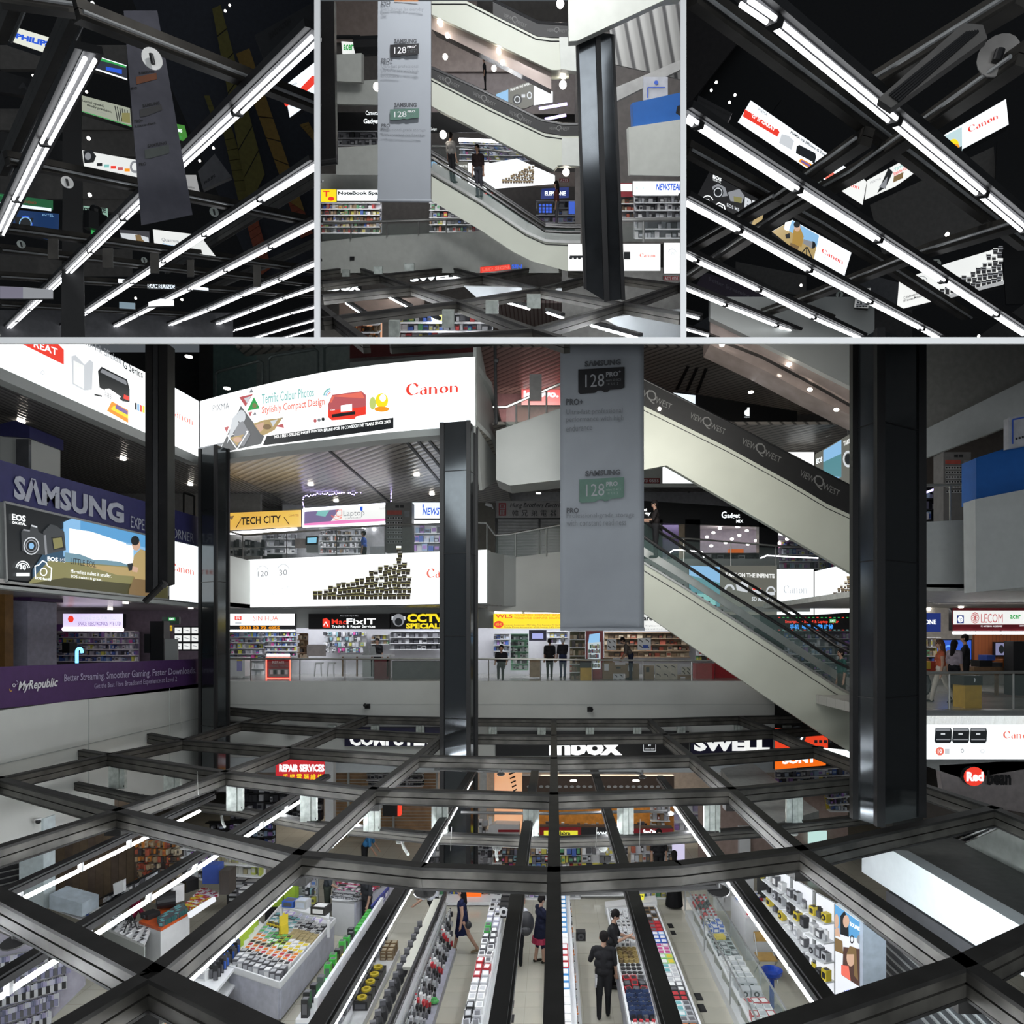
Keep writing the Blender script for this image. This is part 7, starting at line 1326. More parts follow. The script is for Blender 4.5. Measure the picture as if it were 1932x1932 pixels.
t=thing('desk','pale blue desk front before the brown boarded wall','desk',hz(G,(125,1700))[0]);b=MB();panel(M.front(16.6),[(93,1688),(155,1705),(155,1730),(93,1715)],.6,mat('pale_blue_front',(.45,.52,.58),.4),mb=b);b.build('front',t)
shelf('small bottles and papers on the pale blue desk',M.front(17.3),[(93,1680),(190,1715),(190,1735),(93,1700)],1,16,P_WHITE+P_BLUE,GREYP,seed=101)
shelf('clutter of dark gadgets along the counter before the brown boards',M.front(17.8),[(200,1690),(300,1640),(300,1668),(200,1715)],2,14,P_DARK+P_WHITE,CHAR,BLACK,seed=102);box_px('screen','small white screen with a round lamp before the brown boards','screen',M.front(17),[(213,1668),(233,1660),(233,1682),(215,1690)],.1,PLW)
WC=M.upright(M.front(12.6).pt(-30,1880),M.front(13.2).pt(150,1790));t=thing('case_wall','grey wall of hanging phone cases at the lower left','display wall',WC.pt(60,1932));b=MB();panel(WC,[(-60,1760),(150,1772),(160,1860),(60,1960),(-60,1990)],.1,mat('wall_lilac_grey',(.3,.29,.34),.5),mb=b);b.build('panel',t)
for r in range(5):
 b=MB();b.tube(WC.pt(-50,1812+36*r,.1),WC.pt(150-12*r,1772+30*r,.1),.01,STEEL,5);b.build('hook_rail',t)
 for i in range(24):
  s=i/24;u=-48+195*s-8*r*s;v=1812+36*r-(38+6*r)*s
  if u<152-14*r:good('phone_case','clear hanging phone case in the rows of the lower left wall','packet',WC.pt(u,v+26,.1),'pack',(C(.3,.28,.42),gS,C(.45,.45,.55),C(.12,.13,.2))[(i+r)%4],(gK,gN,gS,C(.2,.2,.3))[(i*2+r)%4],(.085,.06,.25),math.atan2(WC.n.y,WC.n.x)+math.pi/2,'phone cases on the lower left wall')
qe=hz(-6.9,(300,1960),(420,1985),(470,1915),(350,1885));t=thing('goods_table','table of pink and white boxes under the nearest cross beam','table',qe[0]);b=MB();b.prism(qe,(0,0,-.06),PLW);b.build('tabletop',t)
rows('bright_box','pink, orange or white box on the table under the nearest cross beam','box',qe,9,6,'box',[(gP,gW),(gO,gW),(gW,gK),(gT,gW),(gW,C(.3,.2,.5))],(.14,.18,.1),'bright boxes under the nearest cross beam',18)
#people
import numpy as np
def person(label,foot,H=1.66,yaw=.0,room=M,lean=.0,head=.0,legs=((0,0),(0,0)),arms=((0,.08,.15),(0,.08,.15)),top=(.02,.02,.022),bottom=(.02,.02,.022),skin=(.42,.26,.19),hair=(.012,.01,.01),shoe=(.02,.02,.02),sleeve=.5,skirt=None,longhair=False,shorts=None,name='person',fat=1.,seat=.0,vox=.011,skcol=None):
 """yaw 0 looks along +x; legs: (thigh, knee) pitch; arms: (pitch, spread, elbow); angles in radians"""
 k=H/1.7;caps=[];V=Vector
 def cap(a,b,r0,r1,m):caps.append((V(a),V(b),r0*fat*(1.14 if m=='bottom' else 1)if m in('top','bottom')else r0,r1*fat*(1.25 if m=='bottom' else 1)if m in('top','bottom')else r1,m))
 hip=V((0,0,.92-seat));R=Matrix.Rotation(lean,3,'Y');up=lambda x,y,z:hip+R@V((x,y,z))
 e=0 if skirt else .025;cap(up(0,-.07+e,.02),up(0,.07-e,.02),.115-e*.5,.115-e*.5,'bottom' if not skirt else 'top');cap(up(.0,-.06-e,.15),up(0,.06+e,.15),.1+e*.4,.1+e*.4,'top');cap(up(.01,-.09,.33),up(.01,.09,.33),.112,.112,'top');cap(up(0,0,.08),up(.01,0,.34),.115,.12,'top')
 cap(up(0,-.16,.45),up(0,.16,.45),.055,.055,'top');cap(up(0,0,.44),up(.02,0,.56),.05,.048,'skin')
 hc=up(.03,0,.665);Hd=Matrix.Rotation(lean*.5+head,3,'Y');h=lambda x,y,z:hc+Hd@V((x,y,z))
 cap(h(.0,0,.03),h(.015,0,-.05),.088,.062,'skin');cap(h(-.018,0,.045),h(-.03,0,.0),.096,.082,'hair');cap(h(.085,0,-.005),h(.095,0,-.025),.012,.016,'skin');cap(h(.07,-.025,-.058),h(.07,.025,-.058),.012,.012,'lip')
 for s in(-1,1):cap(h(.0,s*.088,.0),h(-.005,s*.09,-.03),.014,.012,'skin');cap(h(.078,s*.032,.016),h(.079,s*.034,.016),.009,.009,'eye')
 if longhair:cap(h(-.05,0,.0),up(-.07,0,.38),.085,.06,'hair')
 for s,(th,kn),(ap,ab,el)in((-1,legs[0],arms[0]),(1,legs[1],arms[1])):
  a=hip+V((0,s*.085,-.01));d=V((math.sin(th),0,-math.cos(th)));b=a+d*.43;q=th-kn;d2=V((math.sin(q),0,-math.cos(q)));c=b+d2*.42
  lm='skin' if skirt or shorts else 'bottom';cap(a,b,.082,.056,lm if not shorts else 'bottom');cap(b,c,.054,.038,'skin' if(skirt or shorts)else 'bottom');f=c+V((math.cos(q*.6)*.16,0,-.03-.1*max(0,-math.sin(q))))
  cap(c+V((-.03,0,-.025)),f,.038,.03,'shoe')
  a=up(0,s*.195,.43);D=R@(Matrix.Rotation(s*ab,3,'X')@V((math.sin(ap),0,-math.cos(ap))));b=a+D*.28;D2=R@(Matrix.Rotation(s*ab*.6,3,'X')@V((math.sin(ap+el),0,-math.cos(ap+el))));c=b+D2*.25
  mid=a+D*.28*min(1,sleeve*2);cap(a,b,.05,.04,'skin');cap(a,mid,.058,.05,'top')
  cap(b,c,.038,.028,'top' if sleeve>.9 else 'skin');pl=c+D2*.09;cap(c,pl,.027,.034,'skin');side=V((0,1,0))
  nrm=D2.cross(side).normalized()
  for i in range(4):o=side*(.024*(i-1.5));L=(.062,.074,.07,.055)[i];e=pl+o+D2*L*.6;cap(pl+o,e,.0105,.0105,'skin');cap(e,e+D2*L*.35+nrm*L*.3*(1 if el>=0 else-1),.0105,.0095,'skin')
  cap(c+D2*.03+side*s*-.02,c+D2*.085+side*s*-.05+nrm*.02,.013,.0105,'skin')
 if skirt:
  z0,z1,r0,r1=skirt;cap(hip+V((0,0,z0)),hip+V((0,0,z1)),r0,r1,'skirt')
 b=MB();dm=BLACK
 for a,c,r0,r1,m in caps:
  b.tube(a,c,r0,dm,12,r1)if(c-a).length>1e-5 else None;b.ball(a,r0,dm,n=12,h=8);(m!='skirt' and b.ball(c,r1,dm,n=12,h=8))
 o=b.build(name);md=o.modifiers.new('r','REMESH');md.mode='VOXEL';md.voxel_size=vox;sm=o.modifiers.new('s','SMOOTH');sm.factor=.5;sm.iterations=2
 dg=bpy.context.evaluated_depsgraph_get();me=bpy.data.meshes.new_from_object(o.evaluated_get(dg));o.modifiers.clear();o.data=me
 keys=['skin','top','bottom','hair','shoe','skirt','eye','lip'];cl={'skin':skin,'top':top,'bottom':bottom,'hair':hair,'shoe':shoe,'skirt':skcol or top,'eye':(.01,.01,.01),'lip':(skin[0]*.8,skin[1]*.55,skin[2]*.55)}
 me.materials.clear()
 for q in keys:me.materials.append(mat('person_%s_%d_%d_%d'%((q,)+tuple(int(999*c)for c in cl[q])),cl[q],.8,var=.1,scale=12,spec=.12))
 n=len(me.polygons);ce=np.empty(n*3,np.float32);me.polygons.foreach_get('center',ce);ce=ce.reshape(-1,3);best=np.full(n,1e9);idx=np.zeros(n,np.int32)
 for a,c,r0,r1,m in caps:
  A,D=np.array(a),np.array(c-a);L=max(float(D@D),1e-9);t=np.clip(((ce-A)@D)/L,0,1);ds=np.linalg.norm(ce-A-t[:,None]*D,axis=1)-(r0+(r1-r0)*t)
  ds-={'hair':.006,'eye':.005,'lip':.006,'top':.002,'skirt':.01}.get(m,0);w_=ds<best;best[w_]=ds[w_];idx[w_]=keys.index(m)
 me.polygons.foreach_set('material_index',idx);me.polygons.foreach_set('use_smooth',[True]*n)
 zs=np.empty(len(me.vertices)*3,np.float32);me.vertices.foreach_get('co',zs);z0=zs.reshape(-1,3)[:,2].min()
 B3=Matrix((room.R,room.F,room.U)).transposed();foot=Vector(foot)
 o.matrix_world=Matrix.Translation(foot)@B3.to_4x4()@Matrix.Rotation(yaw,4,'Z')@Matrix.Scale(k,4)@Matrix.Translation((0,0,-float(z0)))
 return tag(o,label,'person')
def gp(u,v,z=G):return hz(z,(u,v))[0]
PI=math.pi;NV=(.012,.016,.05)
person('woman in a navy sleeveless dress walking left past the lilac grey counter',gp(872,1797),1.62,PI,top=NV,skirt=(.1,-.4,.13,.19),legs=((.3,.1),(-.42,.15)),arms=((.05,.08,.2),(-.1,.1,.25)),sleeve=.08,longhair=True,shoe=(.22,.17,.11),vox=.01)
b=MB();q=gp(884,1745,G+.75);b.ball(q,.1,C(.03,.03,.035),(.8,.5,1),10,6);b.path([q+Vector((0,0,.05)),q+Vector((-.05,0,.45))],.008,BLACK);tag(b.build('handbag'),'small dark handbag with a charm at the side of the woman in the navy dress','bag')
person('man in a white shirt with a black strap leaning over the black-topped rack',gp(818,1768),1.72,PI*.95,lean=.3,head=.3,top=(.62,.64,.7),legs=((0,0),(-.2,.1)),arms=((.6,.1,.6),(.5,.1,.7)),fat=1.12)
person('man with a black backpack behind the black batten',gp(976,1826),1.66,1.7,top=(.55,.56,.6),bottom=(.015,.015,.018),sleeve=1,legs=((.12,.05),(-.22,.1)),arms=((.1,.1,.3),(.2,.1,.5)))
q=gp(984,1826)+Vector((.12,-.2,0));b=MB();b.ball(q+Vector((0,0,1.12)),.24,C(.015,.015,.018),(.75,.55,1.15),14,10);t=tag(b.build('backpack',None,True),'black backpack worn by the man in the pale shirt','bag');b=MB();b.ball(q+Vector((0,-.1,.98)),.14,C(.02,.02,.024),(.9,.5,.8),10,6);b.build('pocket',t)
person('woman in a navy coat and red skirt reading a phone beside the middle beam',gp(1020,1816),1.58,.5,head=.45,top=(.012,.014,.03),skirt=(.06,-.36,.15,.2),skcol=(.012,.014,.03),legs=((.05,0),(-.1,.05)),arms=((.35,.05,1.2),(.3,.05,1.3)),sleeve=1,shoe=(.03,.025,.02))
b=MB();q=gp(1020,1816)+Vector((0,0,.5));b.tube(q,q+Vector((0,0,.12)),.22,C(.25,.01,.04),18,.2);tag(b.build('skirt_hem'),'red skirt hem showing under the navy coat of the woman with a phone','clothing')
good('phone','phone held by the woman in the navy coat','phone',gp(1030,1816)+Vector((.24,.1,1.02)),'box',gS,gK,(.08,.02,.14),.5)
person('man in a black T-shirt with a hand to his mouth, behind the other man in black',gp(1152,1862),1.7,-.2,lean=.12,head=.35,legs=((.0,0),(.1,.1)),arms=((.5,.05,1.7),(.5,.05,1.)))
person('nearest man in black polo and trousers holding a pale packet',gp(1139,1918),1.7,1.45,head=.15,legs=((.05,0),(-.12,.05)),arms=((.1,.12,.2),(.3,.3,.9)),sleeve=.55,vox=.01,fat=1.06)
good('packet','pale packet in the hand of the nearest man in black','packet',gp(1126,1918)+Vector((0,-.05,.62)),'box',C(.45,.45,.48),gW,(.08,.05,.26))
person('person in a long black dress at the far end of the glass counter',gp(1272,1712),1.6,PI*.5,top=(.01,.01,.011),skirt=(.1,-.86,.16,.27),sleeve=1,longhair=True)
person('man in a dark grey T-shirt standing beside the table heaped with phone covers',gp(692,1762),1.72,-2.4,top=(.035,.037,.042),bottom=(.03,.03,.033),head=.1,arms=((0,.1,.2),(.1,.12,.2)))
person('man in a dark patterned shirt with a bag at the back of the heaped table',gp(618,1738),1.7,.2,top=(.06,.07,.08),bottom=(.05,.06,.05),lean=.1,head=.3,arms=((.3,.1,.8),(.3,.1,.9)))
person('person in a blue striped shirt bending below the hung lower chord',gp(688,1650),1.65,0,lean=.5,top=(.05,.2,.42),head=.2,arms=((.6,.1,.5),(.6,.1,.5)))
person('person in dark red behind the table of phones on the left',gp(246,1800),1.6,.6,top=(.14,.01,.03),lean=.35,arms=((.7,.1,.5),(.6,.1,.5)))
person('shopkeeper with black hair below the pipe in the cashier row',gp(1243,1668),1.7,-PI/2);person('man in black standing at the violet lit display under the far gallery',gp(1371,1592),1.7,PI)
def g2(u,y):return Vector(((u-PU)/F*y,y,L2))
person('standing shopper in black before the yellow sign shop, left of two',g2(1037,27.8),1.58,PI/2,vox=.014);person('standing shopper in a white cap before the yellow sign shop, right of two',g2(1062,28.),1.62,PI*.6,top=(.03,.03,.035),bottom=(.03,.04,.09),hair=(.6,.62,.66),arms=((.6,.1,.9),(.1,.1,.2)),vox=.014)
person('man in a grey shirt bending over the goods of the spare parts shop',g2(1190,27.),1.72,PI,lean=.45,top=(.12,.1,.09),bottom=(.02,.025,.05),head=.2,arms=((.5,.1,.5),(.5,.1,.5)),vox=.014)
person('person in black sitting behind the rail left of the yellow sign shop',g2(946,26.6),1.65,-PI/2,seat=.42,legs=((1.4,1.4),(1.3,1.3)),arms=((.3,.1,.9),(.3,.1,.9)),vox=.014)
person('shopkeeper behind the white table of the repair shop',g2(712,29.6),1.6,-PI/2,head=.3,vox=.014);person('man in a blue shirt behind the rail of the upper laptop shop',Vector(((687-PU)/F*29.9,29.9,2.9)),1.65,PI,top=(.06,.14,.5),vox=.014)
person('dark figure with a phone riding near the top of the lower escalator',Vector(((1237-PU)/F*20.7,20.7,2.35)),1.72,PI,head=.3,top=(.02,.017,.017),arms=((.5,.1,1.2),(.4,.1,1.2)),vox=.013)
person('figure in a dark green shirt near the foot of the lower escalator',Vector(((1588-PU)/F*20.7,20.7,-2.15)),1.75,PI,top=(.03,.09,.08),bottom=(.07,.07,.06),vox=.013)
def g3(u,y):return Vector(((u-PU)/F*y,y,L2))
person('woman in an orange top and white trousers walking on the right gallery',g3(1775,17.6),1.62,PI*.9,top=(.42,.1,.05),bottom=(.52,.48,.42),longhair=True,hair=(.1,.05,.03),legs=((.3,.1),(-.3,.15)),sleeve=.1,vox=.012)
person('woman with black hair and a lilac top behind the orange top on the right gallery',g3(1800,18.6),1.58,.4,top=(.3,.26,.3),bottom=(.015,.015,.018),longhair=True,vox=.012);person('man in a black polo shirt before the blue screen',g3(1822,19.4),1.74,PI*.8,arms=((.3,.1,.9),(.2,.1,.4)),vox=.012)
#upper middle view: the atrium with two escalators
al=math.atan((PV-385)/F)
A2=Room((1,0,0),(0,math.cos(al),math.sin(al)),(0,-math.sin(al),math.cos(al)))
IN=' in the upper middle view'
def f2(d):return A2.front(d)
def wl(name,pl,q,th,m,label=None):mb=MB();panel(pl,q,th,m,mb=mb);return struct(name,mb,label)
wl('wall_atrium_back',f2(34),(604,2,1285,640),.2,mat('atrium_dim',(.13,.12,.11),.7))
W2=mat('atrium_white',(.55,.57,.53),.5,var=.05);area('fill_light',A2.P(-.7,14,4.6),A2.P(-1,23,-3),3,1.5,260,(.97,.98,1));area('fill_light',A2.P(-.4,9,4.6),A2.P(-1,20,-1.5),1.2,.6,330);area('fill_light',A2.P(0,12,-2.2),A2.P(0,14,-8),5,6,60,(.95,.98,1))  # unseen fill lamps added to brighten this set
wl('ceiling_atrium',f2(33),(606,2,900,80),.1,mat('atrium_brown',(.3,.24,.21),.5));wl('wall_atrium_left_top',f2(24),[(634,103),(682,100),(682,155),(634,153)],.3,W2);wl('wall_atrium_left_mid',f2(25),[(634,155),(716,150),(716,198),(634,196)],.3,W2)
wl('wall_atrium_left_low',f2(24),[(634,278),(680,276),(716,272),(716,330),(634,330)],.4,W2);wl('wall_atrium_band',f2(27),(604,328,716,358),.4,W2);wl('wall_atrium_gallery',f2(24),[(606,456),(700,446),(910,436),(980,470),(1070,515),(606,515)],.3,W2,'white gallery front in the upper middle view')
wl('wall_atrium_ceiling_light',f2(32),(814,55,1090,135),.1,mat('atrium_soffit',(.36,.29,.25),.4));wl('wall_atrium_ceiling_mid',f2(32.5),(814,120,1100,215),.1,mat('atrium_soffit2',(.3,.25,.23),.4));wl('wall_atrium_soffit_low',f2(30.5),(900,325,1100,352),.1,mat('atrium_soffit',(.36,.29,.25),.4))
def esc(lab,top,bot,ub=None,band=None,d=19.):
 t=thing('escalator',lab,'escalator',f2(d).pt(*top[-1]));us=sorted({u for u,v in top+bot});strip(f2(d),us,top,bot,.12,ESC).build('side_cladding',t)
 b=MB();P=[f2(d).pt(u,v+6,.004)for u,v in top]
 for a,c in zip(P[:-1],P[1:]):b.bar(a,c,.01,.02,DK)
 b.build('seam',t);strip(f2(d+.1),us,[(u,v-6)for u,v in bot],bot,1.4,ESC).build('underside',t)
 if band:
  ub=sorted({u for u,v in band});strip(f2(d-.02),ub,band,top,.1,BAND).build('lettered_band',t);b=MB();b.path([f2(d).pt(u,v-1)for u,v in band],.035,HR);b.build('handrail',t)
 return t
t=esc('middle escalator with a black lettered band'+IN,[(814,146),(920,201),(1029,252),(1060,256),(1095,256)],[(814,200),(925,257),(1045,321),(1052,312),(1095,311)],None,[(814,129),(896,166),(1021,228),(1062,236),(1095,236)])
p=Print(f2(18.98),.01);vq(p,826,140,.5,.5,VQ);vq(p,894,173,.52,.5,VQ);vq(p,962,208,.5,.5,VQ);vq(p,1037,239,.05,.45,VQ);p.build('lettering',t)
t=esc('top escalator with a black lettered band'+IN,[(814,2),(880,2),(1011,68),(1040,72),(1075,72)],[(814,27),(930,80),(1040,132),(1048,132),(1075,130)],None,[(930,2),(1015,44),(1075,48)]);p=Print(f2(18.98),.01);vq(p,952,25,.5,.5,VQ);vq(p,1033,54,.05,.45,VQ);p.build('lettering',t)
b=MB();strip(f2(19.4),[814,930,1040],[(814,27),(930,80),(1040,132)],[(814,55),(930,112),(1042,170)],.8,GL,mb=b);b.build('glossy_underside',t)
for u,v in((829,42),(844,67),(940,95),(948,118)):b=MB();b.ball(f2(19.3).pt(u,v),.05,L_WARM,n=8,h=5);b.build('lamp',t)
TP=[(814,325),(904,379),(993,439),(1029,455),(1068,457),(1095,457)]
t=esc('lowest escalator with riders and steel handrails'+IN,TP,[(814,379),(911,437),(968,475),(1004,493),(1068,511),(1095,511)])
for y,dv in((19.05,-27),(20.3,-36),(20.5,-40)):b=MB();b.path([f2(y).pt(u,v+dv+(8 if u>1000 else 0))for u,v in TP],.035,HR);b.build('handrail',t)
b=MB();P=[f2(20.4).pt(u,v-9)for u,v in TP]
for a,c in zip(P[:-1],P[1:]):b.bar(a,c,.05,.24,STEEL,A2.U)
b.build('skirt_panel',t);b=MB();P=[f2(18.97).pt(u,v-1)for u,v in TP]
for a,c in zip(P[:-1],P[1:]):b.bar(a,c,.04,.06,STEEL,A2.U)
b.build('skirt_trim',t);b=MB()
for(u0,a),(u1,c)in zip(TP[:-1],TP[1:]):b.face([f2(19.05).pt(u0,a),f2(19.05).pt(u1,c),f2(19.05).pt(u1,c-24),f2(19.05).pt(u0,a-24)],glass('escalator_glass',(.35,.55,.52),.1))
b.build('glass_side',t)
bs=f2(12.5);t=thing('hanging_banner','white cloth memory card banner'+IN,'banner',bs.pt(763,378));o=drape(bs,713,813,2,377,CLOTH,.012).build('cloth',t,True);b=MB();b.tube(bs.pt(712,378),bs.pt(814,379),.025,CLOTH);b.build('hem_bar',t)
p=Print(bs,.04);p.rect(745,2,790,4,mat('packet_orange',(.55,.2,.04)));card(p,737,83,791,107,CARDK,0,'PRO',1,I_G,I_W);card(p,737,205,792,226,I_GR,0,'PRO',0,I_G,I_W)
for tx,q,bd,m_ in(('SΛMSUNG',(745,74,787,83),.045,INKT),('SΛMSUNG',(745,194,787,203),.045,INKT),('EVO',(721,3,738,10),.03,INKT),('PRO+',(721,111,742,118),.03,INKT),('PRO',(721,234,737,241),.03,INKT),('Extra Storage for everyday',(721,16,800,24),0,INKG),('use.',(721,26,732,31),0,INKG),('Ultra-fast professional',(721,123,790,131),0,INKG),('performance with high',(721,132,791,140),0,INKG),('endurance',(721,142,754,148),0,INKG),('Professional-grade storage',(721,243,804,250),0,INKG),('with constant readiness',(721,252,795,258),0,INKG)):p.text(tx,q,m_,bd)
p.build('lettering',t)
bl=f2(9);b=MB();panel(bl,[(606,306),(634,304),(630,2),(606,2)],.08,GLOSSB,mb=b);b.tube(bl.pt(606,308),bl.pt(636,304),.03,BLACK);tag(b.build('hanging_banner'),'black hanging banner at the left edge of the upper middle view','banner')
def s2(lab,d,q,front,tx=(),prints=None,nm='shop_sign'):
 t,p=sign(lab+IN,f2(d),q,front,.15,name=nm)
 for a in tx:p.text(a[0],a[1],a[2],*a[3:])
 if prints:prints(p)
 p.build('lettering',t)
s2('small white and green computer sign',26,[(644,78),(673,80),(673,102),(646,102)],L_WD,(('acer',(648,84,667,95),L_GR,.03),))
b=MB();b.path([f2(25).pt(u,v)for u,v in((634,70),(680,70),(680,92))],.05,BLACK);b.tube(f2(25).pt(670,88),f2(25).pt(716,86),.22,BLACK);tag(b.build('escalator_end'),'black escalator end above the white gallery wall'+IN,'escalator')
s2('black fascia with white gadget shop lettering',29.5,(634,212,900,250),BKF,(('Gadget',(686,224,716,236),L_W,.03),('Camera',(690,209,713,217),L_W),('Gadget',(812,241,824,247),L_W)))
s2('grey camera sign with white writing',27.2,[(935,176),(960,167),(1006,151),(1006,198),(990,205),(935,205)],lit('sign_slate',(.13,.13,.11),1),(('TAKE ON THE INFINITE',[(962,168),(1003,154),(1003,159),(962,173)],L_WD,.03),),lambda p:(p.poly([(936,178),(959,169),(959,200),(936,204)],L_SKY),p.ell(976,188,9,10,L_K),p.ring(976,188,6,7,.3,L_LG),p.ring(999,180,5,7,.4,L_LG),p.rect(984,178,991,184,L_LG)))
s2('white lit panel right of the grey camera sign',27,[(1007,153),(1043,173),(1043,193),(1007,199)],L_W)
s2('dim camera sign with white writing beside the rider',27,(814,305,883,356),lit('sign_slate',(.13,.13,.11),1),(('TAKE ON THE INFINITE',(826,311,882,316),L_WD,.04),),lambda p:(p.rect(814,305,824,326,L_SKY),p.rect(857,327,870,340,L_LG),p.rect(856,342,880,346,L_LG)))
s2('white lit panel behind the standing rider',27,[(883,307),(923,306),(923,357),(883,356)],L_W)
s2('bright lens pile sign',26.8,[(923,308),(975,299),(1047,331),(1047,347),(923,357)],L_W,(),lambda p:lens_pile(p,947,1007,lambda s:346,lambda s:8+28*s,lit('sign_lens2',(.09,.065,.05),1),L_WD,L_TAN,5,6))
s2('yellow lit sign at the left edge',27,(605,357,635,381),L_Y,(('T',(610,360,622,371),L_R,.03),),lambda p:p.ell(625,375,6,4,L_R))
s2('white lit sign with black shop name',27,(636,358,716,379),L_W,(('NoteBook Spare',(638,361,724,369),L_K,.04),))
s2('navy lit sign with white capitals',27.5,[(1022,356),(1073,353),(1073,373),(1020,376)],lit('sign_night',(.015,.03,.16),1),(('ELEPHONE',(1028,361,1067,369),L_W,.04),))
s2('dark running display with red and cyan figures',27,(905,362,940,374),I_K,(('Laptop & PC',(906,363,930,367),L_R,.03),('手机电脑',(914,368,932,373),L_TEAL)),nm='led_display')
s2('white lit sign with slanted blue name',17.5,(1194,342,1285,368),L_W,(('NEWSTEAD',(1237,346,1288,359),L_BL,.03,.25),('ASUS',(1198,352,1216,357),L_SKY,0,.3)));s2('white and red sign right of the dark column',18,(1150,345,1194,372),mat('sign_wine_face',(.25,.02,.03),.5),(),lambda p:p.rect(1152,347,1194,361,L_WD))
s2('soft white printer lightbox behind the dark column',15,(1072,460,1246,511),L_WD,(('@canon',(1207,478,1236,485),L_RS),),lambda p:(p.rect(1177,475,1189,489,L_K),p.rect(1075,482,1100,486,L_K),p.rect(1164,474,1172,482,L_R),[p.ell(1077+8*i,486,3,3,L_K)for i in range(3)]))
s2('soft white lightbox at the right edge',14.8,(1253,458,1286,516),L_WD,(('120',(1262,475,1274,480),L_LG),),lambda p:p.ring(1268,477,8,8,.15,L_LG,10,170))
s2('small red wall sign under the lens pile sign',26,(1055,337,1073,344),mat('tel_red',(.25,.03,.03),.5),(('A273',(1057,338,1071,343),I_W),));s2('small red wall sign below the right lightbox',14.5,(1252,521,1281,529),mat('tel_red',(.25,.03,.03),.5),(('A273 0555',(1254,522,1279,528),I_W),))
wl('wall_atrium_low_right',f2(23.5),(1060,505,1286,640),.1,mat('grey_low',(.3,.3,.29),.6));wl('wall_atrium_right_back',f2(24),(1085,60,1286,460),.2,mat('atrium_right',(.22,.2,.19),.6))
wl('wall_atrium_right_white',f2(14),[(1186,240),(1286,225),(1286,332),(1189,330)],.4,W2);b=MB();panel(f2(14.1),[(1193,194),(1286,174),(1286,226),(1195,239)],.4,mat('blue_board',(.012,.11,.4),.5,var=.05),mb=b);tag(b.build('blue_hoarding'),'plain blue board over the white box'+IN,'board')
b=MB();panel(f2(15),(1214,145,1260,196),.1,mat('pale_board',(.4,.41,.44),.5),mb=b);t=tag(b.build('wall_notice'),'white and blue notice behind the blue board'+IN,'board');p=Print(f2(15),.01);p.ell(1238,156,4,4,mat('poster_blue',(.04,.1,.45)));p.line([(1222,185),(1222,165),(1255,165)],2,mat('poster_blue',(.04,.1,.45)));p.build('print',t)
wl('wall_atrium_box_top',f2(11),[(1072,0),(1286,-4),(1253,0),(1089,77),(1073,78)],.3,W2);wl('ceiling_atrium_right',f2(16),[(1150,52),(1286,-8),(1286,150),(1155,120)],.1,slats('slat_right',(.05,.05,.05),(.24,.24,.23),'DIAGONAL',2.6,.5,.3));wl('wall_atrium_ledge_right',f2(15.5),[(1150,170),(1286,112),(1286,130),(1155,195)],.3,mat('grey_low',(.3,.3,.29),.6))
for q,m_ in(([(1055,70),(1092,70),(1092,135),(1058,130)],W2),([(1060,260),(1094,260),(1094,313),(1060,311)],W2)):wl('wall_atrium_landing',f2(18.9),q,.5,m_)
t=thing('mirror_column','tall dark mirrored column'+IN,'column',f2(11.5).pt(1140,567))
for nm,q,m_,d in(('left_face',[(1089,75),(1124,62),(1145,570),(1104,545)],mat('dark_mirror_lower',(.05,.055,.06),.1,.8),11.5),('edge_strip',[(1124,62),(1133,62),(1150,568),(1140,570)],BLACK,11.4),('right_face',[(1133,62),(1155,64),(1174,565),(1148,568)],mat('dark_mirror_lower'),11.5),('edge_strip',[(1155,64),(1159,65),(1180,567),(1173,567)],BLACK,11.4),('edge_strip',[(1087,76),(1092,74),(1107,546),(1102,545)],BLACK,11.4)):b=MB();panel(f2(d),q,.3,m_,mb=b);b.build(nm,t)
for lb,d,q,r,c,pl_,sd in(('shelves of boxed spare parts at the left',30,(606,384,720,440),5,20,P_BROWN+P_MIX,201),('lit shelves right of the white banner',30,(812,384,905,438),4,14,P_BROWN+P_DARK+P_MIX,202),('bright counter of coloured goods under the gadget fascia',31,[(868,262),(950,266),(1000,305),(868,304)],4,18,P_BLUE+P_PHONE,203),('dim upper gallery display at the left',29,(636,250,716,276),2,10,P_DARK,204),('white notebook displays at the right edge',20,(1196,370,1286,412),3,12,P_WHITE+P_DARK,205),('orange lit goods right of the dark column',22,(1160,372,1196,412),3,5,P_BROWN+[mat('packet_orange',(.55,.2,.04))],206),('blue lit goods under the navy sign',29,(1012,380,1100,420),3,9,P_BLUE+P_DARK,207),('lower white displays behind the right rail',19,(1196,416,1286,450),2,9,P_WHITE,208)):
 shelf(lb+IN,f2(d),q,r,c,pl_,seed=sd)
area('shop_light',A2.P(-6,28.6,.3),A2.P(-6,30,-1),6,.5,60);area('shop_light',A2.P(4,18.6,.3),A2.P(4.2,20,-1),2.4,.4,26);area('shop_light',A2.P(-3,29.5,4),A2.P(-3,31,2),4,.6,40,(.9,.9,1))
t=thing('lit_menu','dark board of small blue lit squares under the navy sign'+IN,'board',f2(26).pt(1029,404));b=MB();panel(f2(26),(1014,383,1044,404),.1,BLACK,mb=b);b.build('board',t)
for i in range(12):p=Print(f2(26),.01);u,v=1017+6.5*(i%4),385+6*(i//4);p.rect(u,v,u+4.5,v+4.5,L_BL);p.build('tile',t)
box_px('wall_screen','blue lit panel left of the dark column'+IN,'screen',f2(25),(1073,380,1098,404),.1,lit('screen_blue',(.03,.1,.55),1))
